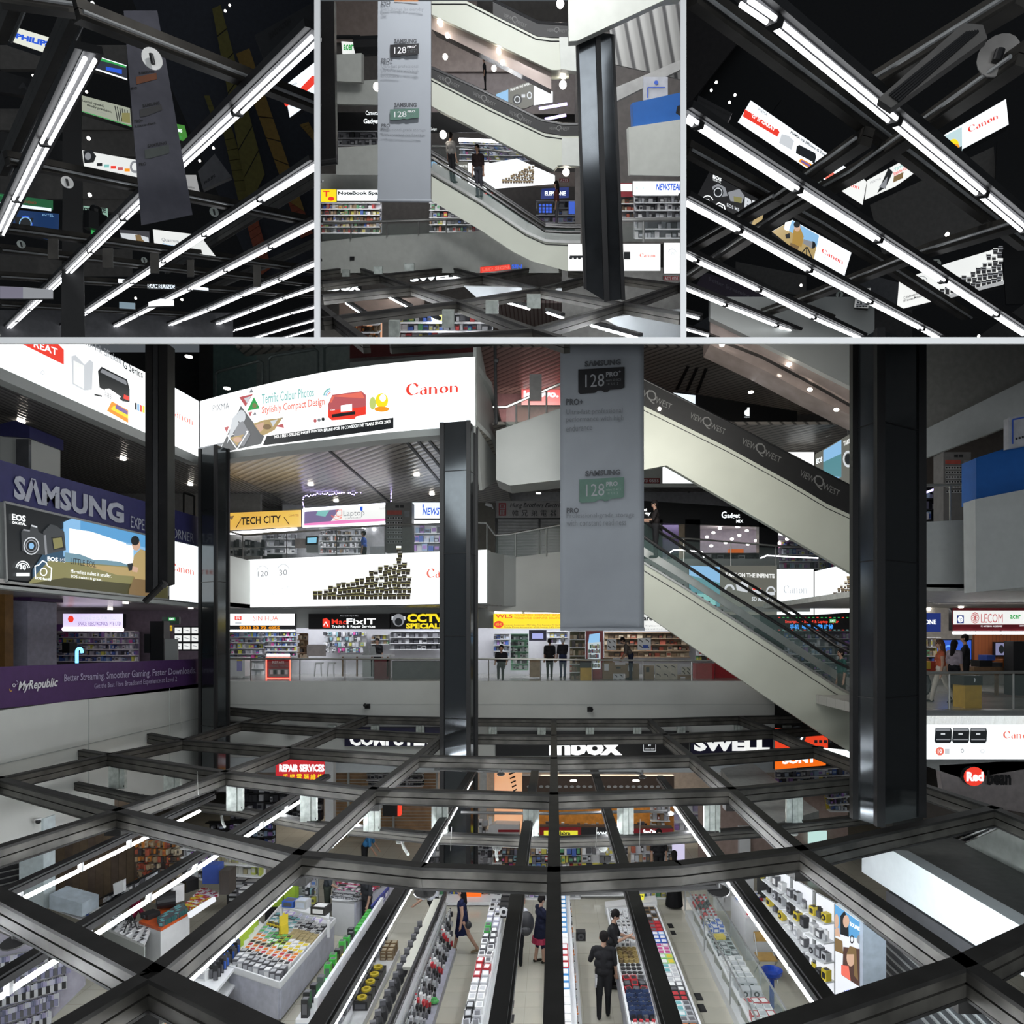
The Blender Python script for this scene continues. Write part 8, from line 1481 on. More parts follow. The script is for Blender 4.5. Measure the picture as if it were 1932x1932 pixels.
for lb,d,pts,base,ps in(('steel rail along the white gallery front',23.9,[(606,422),(890,412)],[(606,455),(900,436)],(662,730,790,842)),('steel rail before the bright counter',26.5,[(815,276),(870,277),(975,288)],[(815,304),(975,304)],(831,922)),('steel rail at the right',15.2,[(1165,415),(1286,414)],[(1165,457),(1286,457)],(1214,))):railing(lb+IN,f2(d),pts,base,ps)
tubes(f2(30),[((866,264),(948,267)),((636,246),(712,249))],'white tubes above the shops'+IN,.05);t=tubes(f2(28),[((1017,205),(1070,196)),((1028,225),(1068,217))],'violet light lines by the middle escalator'+IN,.04,lit('neon_lilac',(.6,.5,1),3))
for i,(u,v)in enumerate(((711,164),(840,107),(932,129),(935,230),(1063,141),(1062,160),(1057,2+5),(836,254),(1068,325),(1112,250))):b=MB();b.ball(f2(20.2 if i not in(1,2,3)else 29).pt(u,v),.085,L_WARM,n=8,h=5);tag(b.build('downlight'),'small round ceiling lamp'+IN,'lamp','ceiling lamps of the upper middle view')
def grid(rm,lst,z,lab,h=.19,wd=.12,grp=None):
 pl=rm.flat(z)
 for i,nd in enumerate(lst):
  P=[pl.pt(u,v)for u,v in nd];t=thing('grid_beam',lab%ORD[i],'beam',P[0],grp);b=MB();c=MB();U=rm.U
  for a,e in zip(P[:-1],P[1:]):b.bar(a,e,wd,.05,TRUSSD,U);c.bar(a-U*h*.3,e-U*h*.3,wd*.86,h*.42,TRUSS,U);c.bar(a-U*h*.76,e-U*h*.76,wd*.9,h*.4,TRUSS,U)
  b.build('flange',t);c.build('channel',t)
ORD=['first','second','third','fourth','fifth','sixth','seventh','eighth','ninth','tenth','eleventh','twelfth']
grid(A2,[[(606,512),(740,495),(882,481),(978,472)],[(606,534),(757,515),(910,500)],[(606,558),(780,540),(911,521),(1025,503)],[(606,602),(864,570),(1018,545),(1110,522)],[(735,642),(1007,622),(1175,573),(1286,535)]],-1.7,'%s cross beam, counted from the far side'+IN,grp='cross beams of the upper middle view')
grid(A2,[[(661,500),(760,535),(864,570),(1007,622),(1070,642)],[(782,488),(911,521),(1018,545),(1175,573),(1286,592)],[(884,481),(1025,503),(1107,515),(1286,538)],[(606,578),(640,605),(690,642)]],-1.7,'%s lengthwise beam, counted from the left of the far ends,'+IN,grp='lengthwise beams of the upper middle view')
for i,(u,v0,v1)in enumerate(((652,509,522),(713,503,517),(772,497,511),(743,605,636),(845,585,618),(928,568,592),(1007,556,582))):
 d=21.5 if i<3 else 12.2;b=MB();panel(f2(d),(u-7-i,v0,u+7+i,v1),.1,POST,mb=b);tag(b.build('grid_post'),'%s zinc post of the grid, from the left and far side,'%ORD[i]+IN,'post','zinc posts of the upper middle view')
TB=A2.flat(-2.05)
for i,(a,c)in enumerate((((653,572),(690,597)),((732,560),(776,583)),((893,550),(912,557)),((946,568),(999,583)),((1032,590),(1062,600)),((803,593),(829,608)),((1115,614),(1208,640)))):
 a,c=TB.pt(*a),TB.pt(*c);t=thing('light_batten','%s tube batten under the grid, from the left,'%ORD[i]+IN,'batten light',a,'tube battens of the upper middle view');b=MB();b.bar(a+A2.U*.07,c+A2.U*.07,.1,.06,L_BAT,A2.U);b.build('housing',t);b=MB();b.tube(a,c,.022,L_TUBE);b.build('tube',t)
wl('floor_atrium',A2.flat(-4.4),[(606,575),(1286,575),(1286,646),(606,646)],-.1,mat('atrium_floor',(.33,.32,.29),.3))
s2('navy sign with white old-style capitals behind the grid',24.5,[(772,520),(880,508),(880,528),(772,532)],BKF,(('SWELL',[(774,521),(872,510),(872,525),(774,532)],L_W,.06),));s2('black sign with white letters at the left behind the grid',24.3,(606,528,680,550),BKF,(('inbox',(600,530,682,549),L_W,.05),));s2('glowing red sign behind the grid',23,[(906,504),(962,499),(964,508),(906,515)],L_R,(('LED SIGN',[(910,506),(960,501),(960,507),(910,512)],L_RS,.02),('SIN',(965,499,985,507),L_BL,.04)))
b=MB();panel(f2(15),[(1137,600),(1286,585),(1286,640),(1200,636)],.2,mat('bulkhead_white',(.62,.66,.68),.5),mb=b);tag(b.build('bulkhead'),'pale lit bulkhead at the lower right'+IN,'bulkhead');b=MB();panel(f2(20),[(640,570),(800,560),(800,590),(640,600)],.2,BRN,mb=b);tag(b.build('brown_fascia'),'brown shop front band below the grid'+IN,'shop front');b=MB();panel(f2(19),[(875,540),(1060,545),(1060,560),(900,562)],.2,mat('bulkhead_white',(.62,.66,.68),.5),mb=b);tag(b.build('bulkhead'),'pale band below the middle of the grid'+IN,'bulkhead')
shelf('orange lit goods at the lower left'+IN,f2(15),(660,610,720,640),2,8,P_BROWN+[mat('packet_orange',(.55,.2,.04))],OR1,seed=209);shelf('mixed goods at the foot'+IN,f2(16),(750,590,930,640),3,18,P_MIX,seed=210)
pl=f2(23.95);b=MB();panel(pl,(660,484,668,491),.2,BLACK,mb=b);tag(b.build('spotlight'),'small black spotlight on the white gallery front'+IN,'lamp')
def P2(u,v,d):return f2(d).pt(u,v)
person('woman with a bag standing on the lowest escalator'+IN,P2(905,372,20),1.05,-PI*.6,A2,top=(.03,.02,.02),bottom=(.05,.05,.06),longhair=True,vox=.014);person('man in a pale shirt higher up on the lowest escalator'+IN,P2(855,345,20.2),1.,PI*.3,A2,top=(.25,.24,.23),vox=.014);person('dark figure on the gallery behind the middle escalator'+IN,P2(916,170,26),.75,PI,A2,vox=.016);person('woman walking behind the right end of the lowest escalator'+IN,P2(1050,432,24),1.2,PI,A2,top=(.12,.04,.04),bottom=(.1,.1,.11),longhair=True,vox=.015)
#upper left and upper right views: looking up at the tubes
def skew(v1,v2):d1,d2=ray(*v1),ray(*v2);U=d1.cross(d2);U=U if U.z>0 else-U;return Room(d1,d2,U)
TS=mat('underside_steel',(.05,.046,.04),.5,.4,var=.4,scale=2);MET=mat('reflector',(.06,.06,.065),.45)
L_T2=lit('lamp_tube_up',(.95,.97,1.),3.2)
def rail2(rm,h,lines,lab,grp,tw=.023):
 """battens of paired tubes; each line is a list of joints in the photograph"""
 pl=rm.flat(h)
 for i,jt in enumerate(lines):
  P=[pl.pt(*q)for q in jt];t=thing('light_batten',lab%ORD[i],'batten light',P[0],grp);b=MB();d=(P[-1]-P[0]).normalized();s=d.cross(rm.U).normalized()
  b.bar(P[0]+rm.U*.1,P[-1]+rm.U*.1,.3,.08,L_BAT,rm.U);b.build('housing',t);b=MB();b.bar(P[0]+rm.U*.055,P[-1]+rm.U*.055,.14,.01,MET,rm.U);b.build('reflector',t)
  for a,c in zip(P[:-1],P[1:]):
   for e in(-.052,.052):b=MB();b.tube(a+d*.05+s*e,c-d*.05+s*e,tw,L_T2,8);b.build('tube',t)
   b=MB();b.bar(c-d*.045,c+d*.045,.15,.07,BLACK,rm.U);b.build('lamp_holder',t)
def cross2(rm,h,lines,lab,grp,wd=.16,hh=.22):
 pl=rm.flat(h)
 for i,ln in enumerate(lines):
  P=[pl.pt(*q)for q in ln];t=thing('grid_beam',lab%ORD[i],'beam',P[0],grp);b=MB();e=MB();k=MB()
  for a,c in zip(P[:-1],P[1:]):b.bar(a,c,wd,hh*.45,TS,rm.U);e.bar(a+rm.U*hh*.5,c+rm.U*hh*.5,wd*.9,hh*.45,TS,rm.U);s=(c-a).normalized().cross(rm.U).normalized()*wd*.95;k.tube(a+s,c+s,.022,ALU,6)
  b.build('channel',t);e.build('channel',t);k.build('conduit',t)
def z3(*p):return[(x/3.,y/3.)for x,y in p]
A1=skew((-210,840),(1860,680));UL=' in the upper left view'
def fc(rm,q,d,turn=0):
 q=quad(q);u=sum(a for a,b in q)/len(q);v=sum(b for a,b in q)/len(q);return rm.facing(u,v,d,turn)
def up_wall(rm,nm,q,d,m,lab=None):return wl(nm,fc(rm,q,d*1.75),q,.25,m,lab)
def up_sign(rm,lab,q,d,front,tx=(),pr=None,cat='sign',th=.2):
 s=fc(rm,q,d*1.75);t,p=sign(lab,s,q,front,th*1.5,name='lightbox' if cat=='sign' else cat.replace(' ','_'));t['category']=cat
 for a in tx:p.text(a[0],a[1],a[2],*a[3:])
 if pr:pr(p)
 p.build('printed_picture',t);return t
DC=mat('dark_ceiling',(.022,.021,.022),.7);DC2=mat('dark_tier',(.17,.16,.148),.6);DW=mat('dark_blue_wall',(.03,.034,.048),.6)
mb=MB();mb.prism([ray(u,v)*44 for u,v in((-5,-5),(602,-5),(602,645),(-5,645))],ray(300,320)*.5,DC);struct('wall_upper_left_back',mb)
for q,m_ in(((0,85,240,130),DC2),((0,205,250,245),DC2),((150,215,260,295),DC2),((0,325,260,375),DC2),((150,345,270,400),DC2),((0,585,240,645),mat('tier_grey',(.16,.16,.17),.6)),((170,590,440,645),mat('tier_grey',(.16,.16,.17),.6)),((0,470,250,520),DC2)):up_wall(A1,'ceiling_tier',q,22,m_)
up_wall(A1,'wall_dark_blue',[(250,0),(600,0),(600,520),(480,520)],26,DW)
for i,(q,c)in enumerate((([(400,15),(416,8),(500,330),(470,390)],'olive'),([(445,100),(470,90),(575,400),(545,380)],'ochre'),([(420,245),(437,240),(478,380),(450,380)],'olive'),([(565,235),(582,230),(600,262),(600,275)],'ochre'),([(466,425),(486,412),(512,505),(492,520)],'brick red'),([(538,365),(560,360),(590,440),(568,450)],'brick red'),([(385,180),(395,180),(420,250),(410,250)],'olive'))):
 s=fc(A1,q,44);col={'olive':(.16,.14,.03),'ochre':(.28,.17,.035),'brick red':(.36,.09,.045)}[c];t=thing('facade_stripe','%s tiled stripe number %s from the left on the dark wall%s'%(c,ORD[i],UL),'stripe',s.pt(*q[3]));q4=[q[0],q[1],q[2],q[3]]
 for k in range(7):
  a,e=k/7+.004,(k+1)/7-.004;b=MB();panel(s,[bil(q4,0,e),bil(q4,1,e),bil(q4,1,a),bil(q4,0,a)],.08,mat('stripe_'+c,col,.7),mb=b);b.build('tile',t)
up_wall(A1,'wall_dark_pier',[(118,45),(152,45),(155,380),(160,640),(115,640),(118,380)],15,BLACK)
rail2(A1,4.2,[z3((515,325),(255,815),(93,1135),(0,1330)),z3((1800,205),(1342,640),(955,1000),(700,1240),(512,1425),(365,1568),(255,1670),(165,1752),(95,1818),(0,1905)),z3((1800,935),(1475,1135),(1160,1332),(930,1482),(750,1600),(605,1695),(490,1772),(380,1840),(265,1915)),z3((1800,1265),(1535,1400),(1280,1532),(1075,1638),(905,1720),(780,1785),(650,1850),(530,1915)),z3((1800,1490),(1590,1585),(1370,1675),(1185,1755),(1030,1815),(905,1865),(790,1915)),z3((1800,1625),(1610,1690),(1425,1760),(1260,1825),(1115,1875),(990,1915)),z3((1800,1735),(1650,1775),(1480,1825),(1330,1870),(1200,1915)),z3((1800,1810),(1650,1850),(1520,1890),(1430,1918)),z3((1800,1860),(1640,1905),(1600,1918))],'%s line of paired tubes, counted from the top left,'+UL,'tube lines of the upper left view')
cross2(A1,4.4,[z3((430,90),(1800,620)),z3((40,915),(1800,1275)),z3((0,1300),(1800,1540)),z3((0,1420),(1800,1620)),z3((0,1570),(1800,1680)),z3((0,1730),(1100,1790)),z3((0,0),(420,60))],'%s cross beam, counted from the top,'+UL,'cross beams of the upper left view');cross2(A1,4.8,[z3((462,0),(15,980)),z3((1800,1020),(940,1540)),z3((1800,1380),(1200,1640)),z3((80,20),(0,220))],'%s dark lengthwise beam'+UL,'dark lengthwise beams of the upper left view',.12)
for i,q in enumerate(((90,450,110,488),(193,468,213,505),(283,478,300,515),(353,490,366,522),(478,500,492,540))):s=fc(A1,q,20);b=MB();panel(s,q,.1,TS,mb=b);tag(b.build('grid_post'),'%s steel post between the lower cross beams, from the left,'%ORD[i]+UL,'post','steel posts of the upper left view')
for i,(u,v,r)in enumerate(((287,111,.2),(127,344,.17),(404,400,.16),(40,461,.15),(272,491,.13))):c=A1.flat(4.1).pt(u,v);t=thing('ceiling_disc','%s round white disc under the cross beams, from the top,'%ORD[i]+UL,'sprinkler',c);b=MB();b.disc(c,A1.U*.3-ray(u,v)*.8,r*.55,.02,mat('disc_white',(.75,.75,.73),.4)if i<2 else POST,18);b.build('plate',t);b=MB();b.disc(c-ray(u,v)*.05,A1.U,r*.12,.1,BLACK);b.build('nozzle',t)
L_CR=lit('sign_cream_lit',(.82,.84,.74),.95)
up_sign(A1,'cream backlit sign with blue capitals'+UL,z3((60,145),(365,238),(355,333),(32,225)),14,L_CR,(('PHILIPS',z3((92,188),(290,238),(284,274),(88,216)),L_BL,.06),))
up_sign(A1,'dark band with grey lettering'+UL,z3((0,400),(360,500),(360,570),(0,520)),20,mat('dark_band',(.03,.03,.032),.6),(('AOC',z3((102,462),(268,500),(268,545),(102,500)),mat('grey_dim',(.07,.07,.075),.6),.05),))
up_sign(A1,'green edged sign with a car picture'+UL,z3((540,318),(716,375),(720,455),(530,392)),18,lit('car_dark',(.03,.035,.05),1),(),lambda p:(p.poly(z3((545,320),(714,374),(712,386),(640,362),(570,345)),L_GR),p.poly(z3((600,378),(690,395),(690,420),(600,398)),L_BL),p.poly(z3((530,384),(720,446),(720,455),(530,393)),L_W),p.poly(z3((545,316),(716,371),(716,376),(545,321)),L_W)))
up_sign(A1,'olive grey sign with black slogan and a tangle of branches'+UL,z3((458,538),(735,612),(745,718),(460,632)),17,lit('slogan_grey',(.42,.45,.36),.8),(('Lethal speed,',z3((464,562),(590,594),(590,612),(464,578)),L_K,.02),('deadly precision.',z3((492,586),(634,628),(634,646),(492,604)),L_K,.02),('Superior tracking',z3((490,610),(600,642),(600,650),(490,618)),L_G)),lambda p:([p.line(z3((650+14*k,600+5*k),(668+11*k,690)),1.6,L_K)for k in range(6)],p.poly(z3((690,640),(735,640),(738,700),(690,690)),L_OL),p.line(z3((460,630),(745,716)),1.5,L_GR)))
up_sign(A1,'dark storage sign with small white lettering'+UL,z3((0,745),(360,800),(360,905),(0,850)),18,mat('dark_band',(.03,.03,.032),.6),(('Performance to trust',z3((80,795),(215,815),(215,828),(80,808)),I_W),('Samsung SSD',z3((105,815),(212,832),(212,850),(105,833)),I_W,.02)))
up_sign(A1,'white lit strip sign with a black camera and coloured cameras'+UL,z3((465,850),(770,905),(775,1003),(475,940)),16,L_WD,(),lambda p:(p.poly(z3((470,855),(520,850),(545,885),(530,920),(478,925)),L_K),p.ell(166,295,6,7,L_G),[p.rect(183+13*k,308+2.6*k,193+13*k,313.5+2.6*k,(L_K,L_TEAL,L_R,L_WINE,L_O)[k])for k in range(5)],p.ring(255,315,10,12,.4,L_G,60,300)))
up_sign(A1,'dim green band with small lettering'+UL,z3((0,1095),(300,1135),(300,1190),(0,1155)),19,lit('dim_green',(.02,.12,.05),.8),(('Product by',z3((0,1102),(60,1110),(60,1122),(0,1114)),L_GR),('LENOVO',z3((120,1132),(205,1142),(205,1158),(120,1148)),lit('dim_red',(.25,.02,.02),1))),lambda p:p.poly(z3((0,1145),(290,1180),(290,1196),(0,1162)),L_WB))
up_sign(A1,'dark blue poster with a glowing ring'+UL,z3((0,1180),(335,1210),(330,1370),(20,1300)),18,lit('night_blue',(.008,.03,.1),1),(('INTEL',z3((240,1210),(305,1215),(305,1228),(240,1222)),L_SKY),),lambda p:(p.ring(48,422,14,15,.2,L_BL),p.ell(48,422,5,6,L_SKY),p.poly(z3((80,1225),(190,1235),(170,1310),(100,1320)),L_K),p.ring(48,422,12,13,.15,L_SKY)))
up_sign(A1,'pale green lit sign with dark capitals behind a silhouette'+UL,z3((472,1165),(610,1180),(612,1250),(472,1228)),17,lit('mint_dim',(.3,.5,.4),.8),(('DICTATE',z3((476,1175),(600,1180),(600,1205),(476,1200)),L_K,.05),),lambda p:p.poly(z3((472,1222),(612,1244),(612,1253),(472,1231)),L_W))
up_sign(A1,'poster of an astronaut in white smoke'+UL,z3((675,1300),(845,1310),(850,1392),(690,1385)),15,lit('smoke_dark',(.05,.05,.06),1),(),lambda p:(p.poly(z3((680,1320),(760,1325),(840,1345),(845,1385),(760,1365),(690,1345)),L_LG),p.poly(z3((765,1330),(795,1330),(805,1355),(840,1388),(790,1375),(775,1388)),L_BR)))
up_sign(A1,'white lit sign with grey and blue writing'+UL,z3((865,1298),(1130,1330),(1220,1450),(875,1405)),14,L_WD,(('Quantum dot',z3((915,1345),(1055,1362),(1055,1384),(915,1368)),L_G,.01),('Samsung TV',z3((920,1375),(1070,1392),(1075,1418),(920,1400)),L_SKY,.02)))
up_sign(A1,'white and red printer sign cut off at the right'+UL,z3((1605,490),(1790,345),(1790,560),(1640,665)),15,L_WB,(('PIXMA',z3((1635,495),(1680,462),(1682,475),(1638,508)),L_G),('IS GREAT',z3((1682,525),(1775,450),(1778,472),(1690,545)),L_W,.03)),lambda p:None)
s=fc(A1,z3((1605,490),(1790,345),(1790,560),(1640,665)),26.25);p=Print(s,.016);p.poly(z3((1608,590),(1672,530),(1768,430),(1788,432),(1788,470),(1690,560),(1620,605)),L_R);tag(p.build('band_sign'),'red band of the white printer sign'+UL,'sign')
up_sign(A1,'small green sign with white figures'+UL,z3((992,700),(1045,710),(1068,805),(1000,790)),16,lit('dim_green2',(.06,.25,.04),.9),(('NIKO',z3((998,728),(1030,733),(1032,752),(1000,746)),L_W,.04),('soft',z3((1002,765),(1030,770),(1030,788),(1002,782)),L_GR)))
up_sign(A1,'grey white hanging box with dim lettering'+UL,z3((1120,970),(1215,870),(1310,1000),(1150,1072)),15,mat('box_dim',(.16,.16,.17),.6),(('PHILIPS',z3((1155,1030),(1215,985),(1220,1000),(1160,1045)),I_K,.03),),cat='hanging box');up_sign(A1,'dim grey hanging box at the top right'+UL,z3((1440,200),(1760,20),(1785,180),(1500,350)),18,mat('box_dim2',(.035,.036,.04),.6),(('INNOVATION',z3((1520,190),(1640,100),(1648,130),(1530,225)),I_K,.03),),cat='hanging box')
q=z3((1050,990),(1110,990),(1130,1085),(1060,1075));up_sign(A1,'small pale panel behind the hanging banner'+UL,q,17,lit('pale_dim',(.4,.4,.4),.8),(('possibilities.',z3((1056,1050),(1104,1058),(1104,1075),(1056,1066)),L_K),))
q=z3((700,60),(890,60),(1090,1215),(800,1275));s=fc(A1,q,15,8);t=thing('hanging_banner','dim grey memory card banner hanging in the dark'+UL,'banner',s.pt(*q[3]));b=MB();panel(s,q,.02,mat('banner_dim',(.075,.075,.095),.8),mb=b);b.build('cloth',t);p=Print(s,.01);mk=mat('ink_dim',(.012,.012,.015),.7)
for tx,cr in(('SAMSUNG',((785,408),(872,398),(874,412),(787,424))),('SAMSUNG',((806,592),(902,574),(904,592),(808,610))),('SAMSUNG',((834,820),(942,800),(944,818),(836,838))),('EVO',((740,496),(775,492),(776,506),(741,510))),('PRO+',((760,680),(808,674),(810,692),(762,698))),('PRO',((785,924),(826,918),(828,936),(787,942))),('Memory',((770,150),(830,138),(832,156),(772,168))),('Ultra-fast',((762,712),(880,690),(882,702),(764,724)))):p.text(tx,z3(*cr),mk,.03)
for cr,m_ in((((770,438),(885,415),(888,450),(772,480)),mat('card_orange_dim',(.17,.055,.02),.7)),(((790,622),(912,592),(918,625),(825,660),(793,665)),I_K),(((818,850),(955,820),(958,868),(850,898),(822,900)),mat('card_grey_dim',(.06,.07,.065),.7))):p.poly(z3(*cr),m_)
p.build('lettering',t)
for i,(q,f_)in enumerate(((z3((670,1578),(745,1582),(745,1605),(670,1600)),L_W),(z3((835,1608),(990,1612),(990,1635),(835,1630)),L_WB),(z3((1090,1618),(1180,1630),(1180,1645),(1090,1638)),L_WB),(z3((840,1710),(910,1690),(985,1700),(985,1730),(840,1735)),L_WB),(z3((0,1620),(130,1625),(130,1690),(0,1690)),lit('lilac_dim',(.4,.38,.5),.4)),(z3((390,1708),(475,1708),(475,1732),(390,1730)),L_O),(z3((675,1708),(765,1715),(765,1750),(675,1745)),lit('blue_dim',(.25,.35,.42),.7)),(z3((395,1790),(465,1790),(465,1840),(395,1895)),L_LG),(z3((130,1625),(300,1640),(300,1690),(130,1690)),L_G))):up_sign(A1,'%s small lit shop sign low in the dark, from the left,'%ORD[(4,6,7,5,0,3,8,2,1)[i]]+UL,q,16,f_,(('SAMSUNG',q[:4],L_K,.02),)if i==1 else())
for i,(x,y)in enumerate(((165,695),(502,783),(508,1103),(188,428),(490,520),(1300,30),(1275,62),(1208,838),(1130,910),(768,1688),(1030,1696))):b=MB();c=ray(x/3,y/3)*24;b.ball(c,.04 if i>2 else .06,L_WARM,n=8,h=5);tag(b.build('downlight'),'small round ceiling lamp in the dark'+UL,'lamp','ceiling lamps of the upper left view')
s=fc(A1,z3((515,1190),(580,1180),(575,1330),(515,1330)),26);b=MB();b.ball(s.pt(181,398),.16,BLACK);b.tube(s.pt(181,404),s.pt(181,436),.3,BLACK);tag(b.build('bust_display'),'dark bust shape before the pale green lit sign'+UL,'display');b=MB();panel(s,z3((515,1280),(552,1320),(515,1350)),.05,L_GR,mb=b);tag(b.build('pennant'),'small green and yellow pennant below the dark bust shape'+UL,'pennant')
A3=skew((2905,1227),(885,796));UR=' in the upper right view'
def y3(*p):return[(1288+x/3.,y/3.)for x,y in p]
mb=MB();mb.prism([ray(u,v)*44 for u,v in((1287,-5),(1940,-5),(1940,645),(1287,645))],ray(1610,320)*.5,DC);struct('wall_upper_right_back',mb)
for q,m_ in((y3((0,0),(180,0),(430,90),(30,600),(0,600)),mat('tier_warm',(.045,.038,.038),.6)),(y3((300,210),(560,560),(300,900),(30,640)),BLACK),(y3((1060,1160),(1760,830),(1800,1300),(1130,1440)),DC2),(y3((700,1640),(1300,1640),(1300,1920),(700,1920)),mat('tier_grey2',(.075,.07,.07),.6)),(y3((0,1880),(300,1700),(800,1915),(0,1935)),mat('tier_grey',(.16,.16,.17),.6)),(y3((940,1590),(1080,1560),(1225,1600),(1210,1750),(1080,1750)),mat('tier_grey',(.16,.16,.17),.6)),(y3((300,1480),(700,1560),(700,1680),(300,1600)),DC2),(y3((1780,800),(1932,760),(1932,1380),(1760,1230)),BLACK),(y3((1810,1390),(1932,1370),(1932,1720),(1830,1720)),BLACK)):up_wall(A3,'ceiling_tier',q,24,m_)
rail2(A3,4.2,[y3((330,-5),(520,130),(1200,688),(1695,1100),(1945,1310)),y3((0,655),(85,710),(650,1078),(1105,1362),(1473,1592),(1770,1785),(1945,1900)),y3((0,1140),(318,1308),(715,1532),(1058,1712),(1352,1862),(1450,1918)),y3((0,1440),(75,1478),(430,1645),(740,1800),(1010,1918)),y3((0,1630),(240,1728),(530,1845),(730,1918)),y3((0,1780),(100,1806)),y3((0,1860),(200,1918))],'%s line of paired tubes, counted from the top,'+UR,'tube lines of the upper right view')
cross2(A3,4.45,[y3((20,1590),(620,1195),(1000,985),(1932,345)),y3((200,1870),(720,1690),(1400,1430),(1932,1270)),y3((560,1130),(1040,800)),y3((1060,520),(1932,0)),y3((20,1430),(560,1120))],'%s cross beam rising to the right, counted from the lower left,'+UR,'rising cross beams of the upper right view')
cross2(A3,4.7,[y3((60,0),(820,560)),y3((820,560),(1932,1400)),y3((18,860),(760,1270)),y3((760,1270),(1600,1800)),y3((700,1760),(1000,1880))],'%s dark beam running beside a tube line'+UR,'dark beams of the upper right view')
q=y3((1590,130),(1700,140),(1725,215),(1180,610),(1105,560));s=fc(A3,q,9);t=thing('linear_grille','long pale ceiling grille sloping down to the left'+UR,'grille',s.pt(*q[3]));b=MB();panel(s,q,.12,mat('grille_grey',(.1,.095,.09),.5),mb=b);b.build('body',t)
for k in range(5):b=MB();b.bar(s.pt(*y3((1610+15*k,190-2*k))[0],.02),s.pt(*y3((1170+12*k,545+9*k))[0],.02),.02,.02,BLACK);b.build('slot',t)
for i,(x,y,r)in enumerate(((1787,315,.24),(747,1046,.13),(1430,1495,.12),(888,1668,.1))):c=A3.flat(4.6).pt(*y3((x,y))[0]);t=thing('ceiling_disc','%s round disc under the beams, from the top right,'%ORD[i]+UR,'sprinkler',c);b=MB();b.disc(c,A3.U*.4-ray(*y3((x,y))[0])*.6,r*.8,.02,POST if i else mat('disc_grey',(.25,.24,.23),.5),18);b.build('plate',t);b=MB();b.disc(c-ray(*y3((x,y))[0])*.05,A3.U,r*.2,.1,BLACK);b.build('nozzle',t)
up_sign(A3,'long backlit printer sign with a red band'+UR,y3((385,568),(838,882),(720,965),(312,692)),13,L_WB,(('PIXMA',y3((432,612),(482,645),(476,660),(426,626)),L_G),("'G' IS GREAT",y3((392,645),(532,728),(522,748),(386,662)),L_W,.03),('PIXMA Ink Efficient G Series',y3((614,742),(822,880),(818,895),(608,756)),L_K,.02)),lambda p:(p.poly(y3((352,620),(540,735),(548,750),(535,775),(340,660)),L_R),p.text("'G' IS GREAT",y3((392,645),(528,726),(520,746),(386,662)),L_W,.03),p.poly(y3((560,760),(600,770),(630,800),(615,850),(545,810)),L_LG),p.poly(y3((645,830),(660,822),(750,868),(755,890),(745,930),(640,870)),L_K),p.poly(y3((640,868),(735,918),(728,932),(636,880)),L_W),p.poly(y3((668,898),(730,930),(722,960),(655,915)),L_O),p.poly(y3((672,906),(722,934),(718,948),(668,918)),lit('sign_violet',(.25,.15,.45),.8))))
up_sign(A3,'white backlit sign with red camera maker lettering at the right'+UR,y3((1830,560),(1845,705),(1470,905),(1400,810)),13,L_WB,(('@canon',y3((1612,720),(1780,640),(1784,672),(1620,755)),L_R),),lambda p:(p.poly(y3((1405,812),(1580,720),(1582,855),(1470,905)),lit('pale_cyan',(.55,.72,.75),1)),p.ell(*y3((1535,815))[0],9,9,L_Y),p.ell(*y3((1538,830))[0],10,5,L_O),p.poly(y3((1440,830),(1478,820),(1482,855),(1455,870)),L_WINE),p.poly(y3((1495,870),(1580,828),(1580,852),(1500,890)),L_K)))
up_sign(A3,'small white sign end with red letters in the middle'+UR,y3((1012,1000),(1042,1030),(1018,1160),(890,1075)),12.5,L_WD,(('@canon',y3((900,1020),(998,1048),(998,1072),(900,1045)),L_R),));up_sign(A3,'white sign with dark triangles and red slogan in the middle'+UR,y3((1245,910),(1322,972),(1205,1055),(1030,1132),(1045,1020)),12.5,L_WD,(('PIXMA',y3((1062,1030),(1122,1002),(1122,1016),(1062,1044)),L_G),('Terrific',y3((1196,955),(1255,918),(1258,935),(1200,972)),L_TEAL,.02),('Stylishly Colour',y3((1192,978),(1292,932),(1292,952),(1196,1000)),L_R,.02)),lambda p:(p.poly(y3((1165,950),(1190,975),(1150,1060),(1100,1095)),L_K),p.poly(y3((1110,1060),(1160,1000),(1150,1070)),L_G),p.poly(y3((1195,1000),(1250,975),(1245,1010),(1190,1035)),L_BR)))
up_sign(A3,'small lit sign piece between two dark beams'+UR,y3((905,935),(930,950),(815,1025),(790,1010)),12,L_WB,(),lambda p:p.poly(y3((800,1005),(850,975),(865,990),(815,1020)),L_RS))
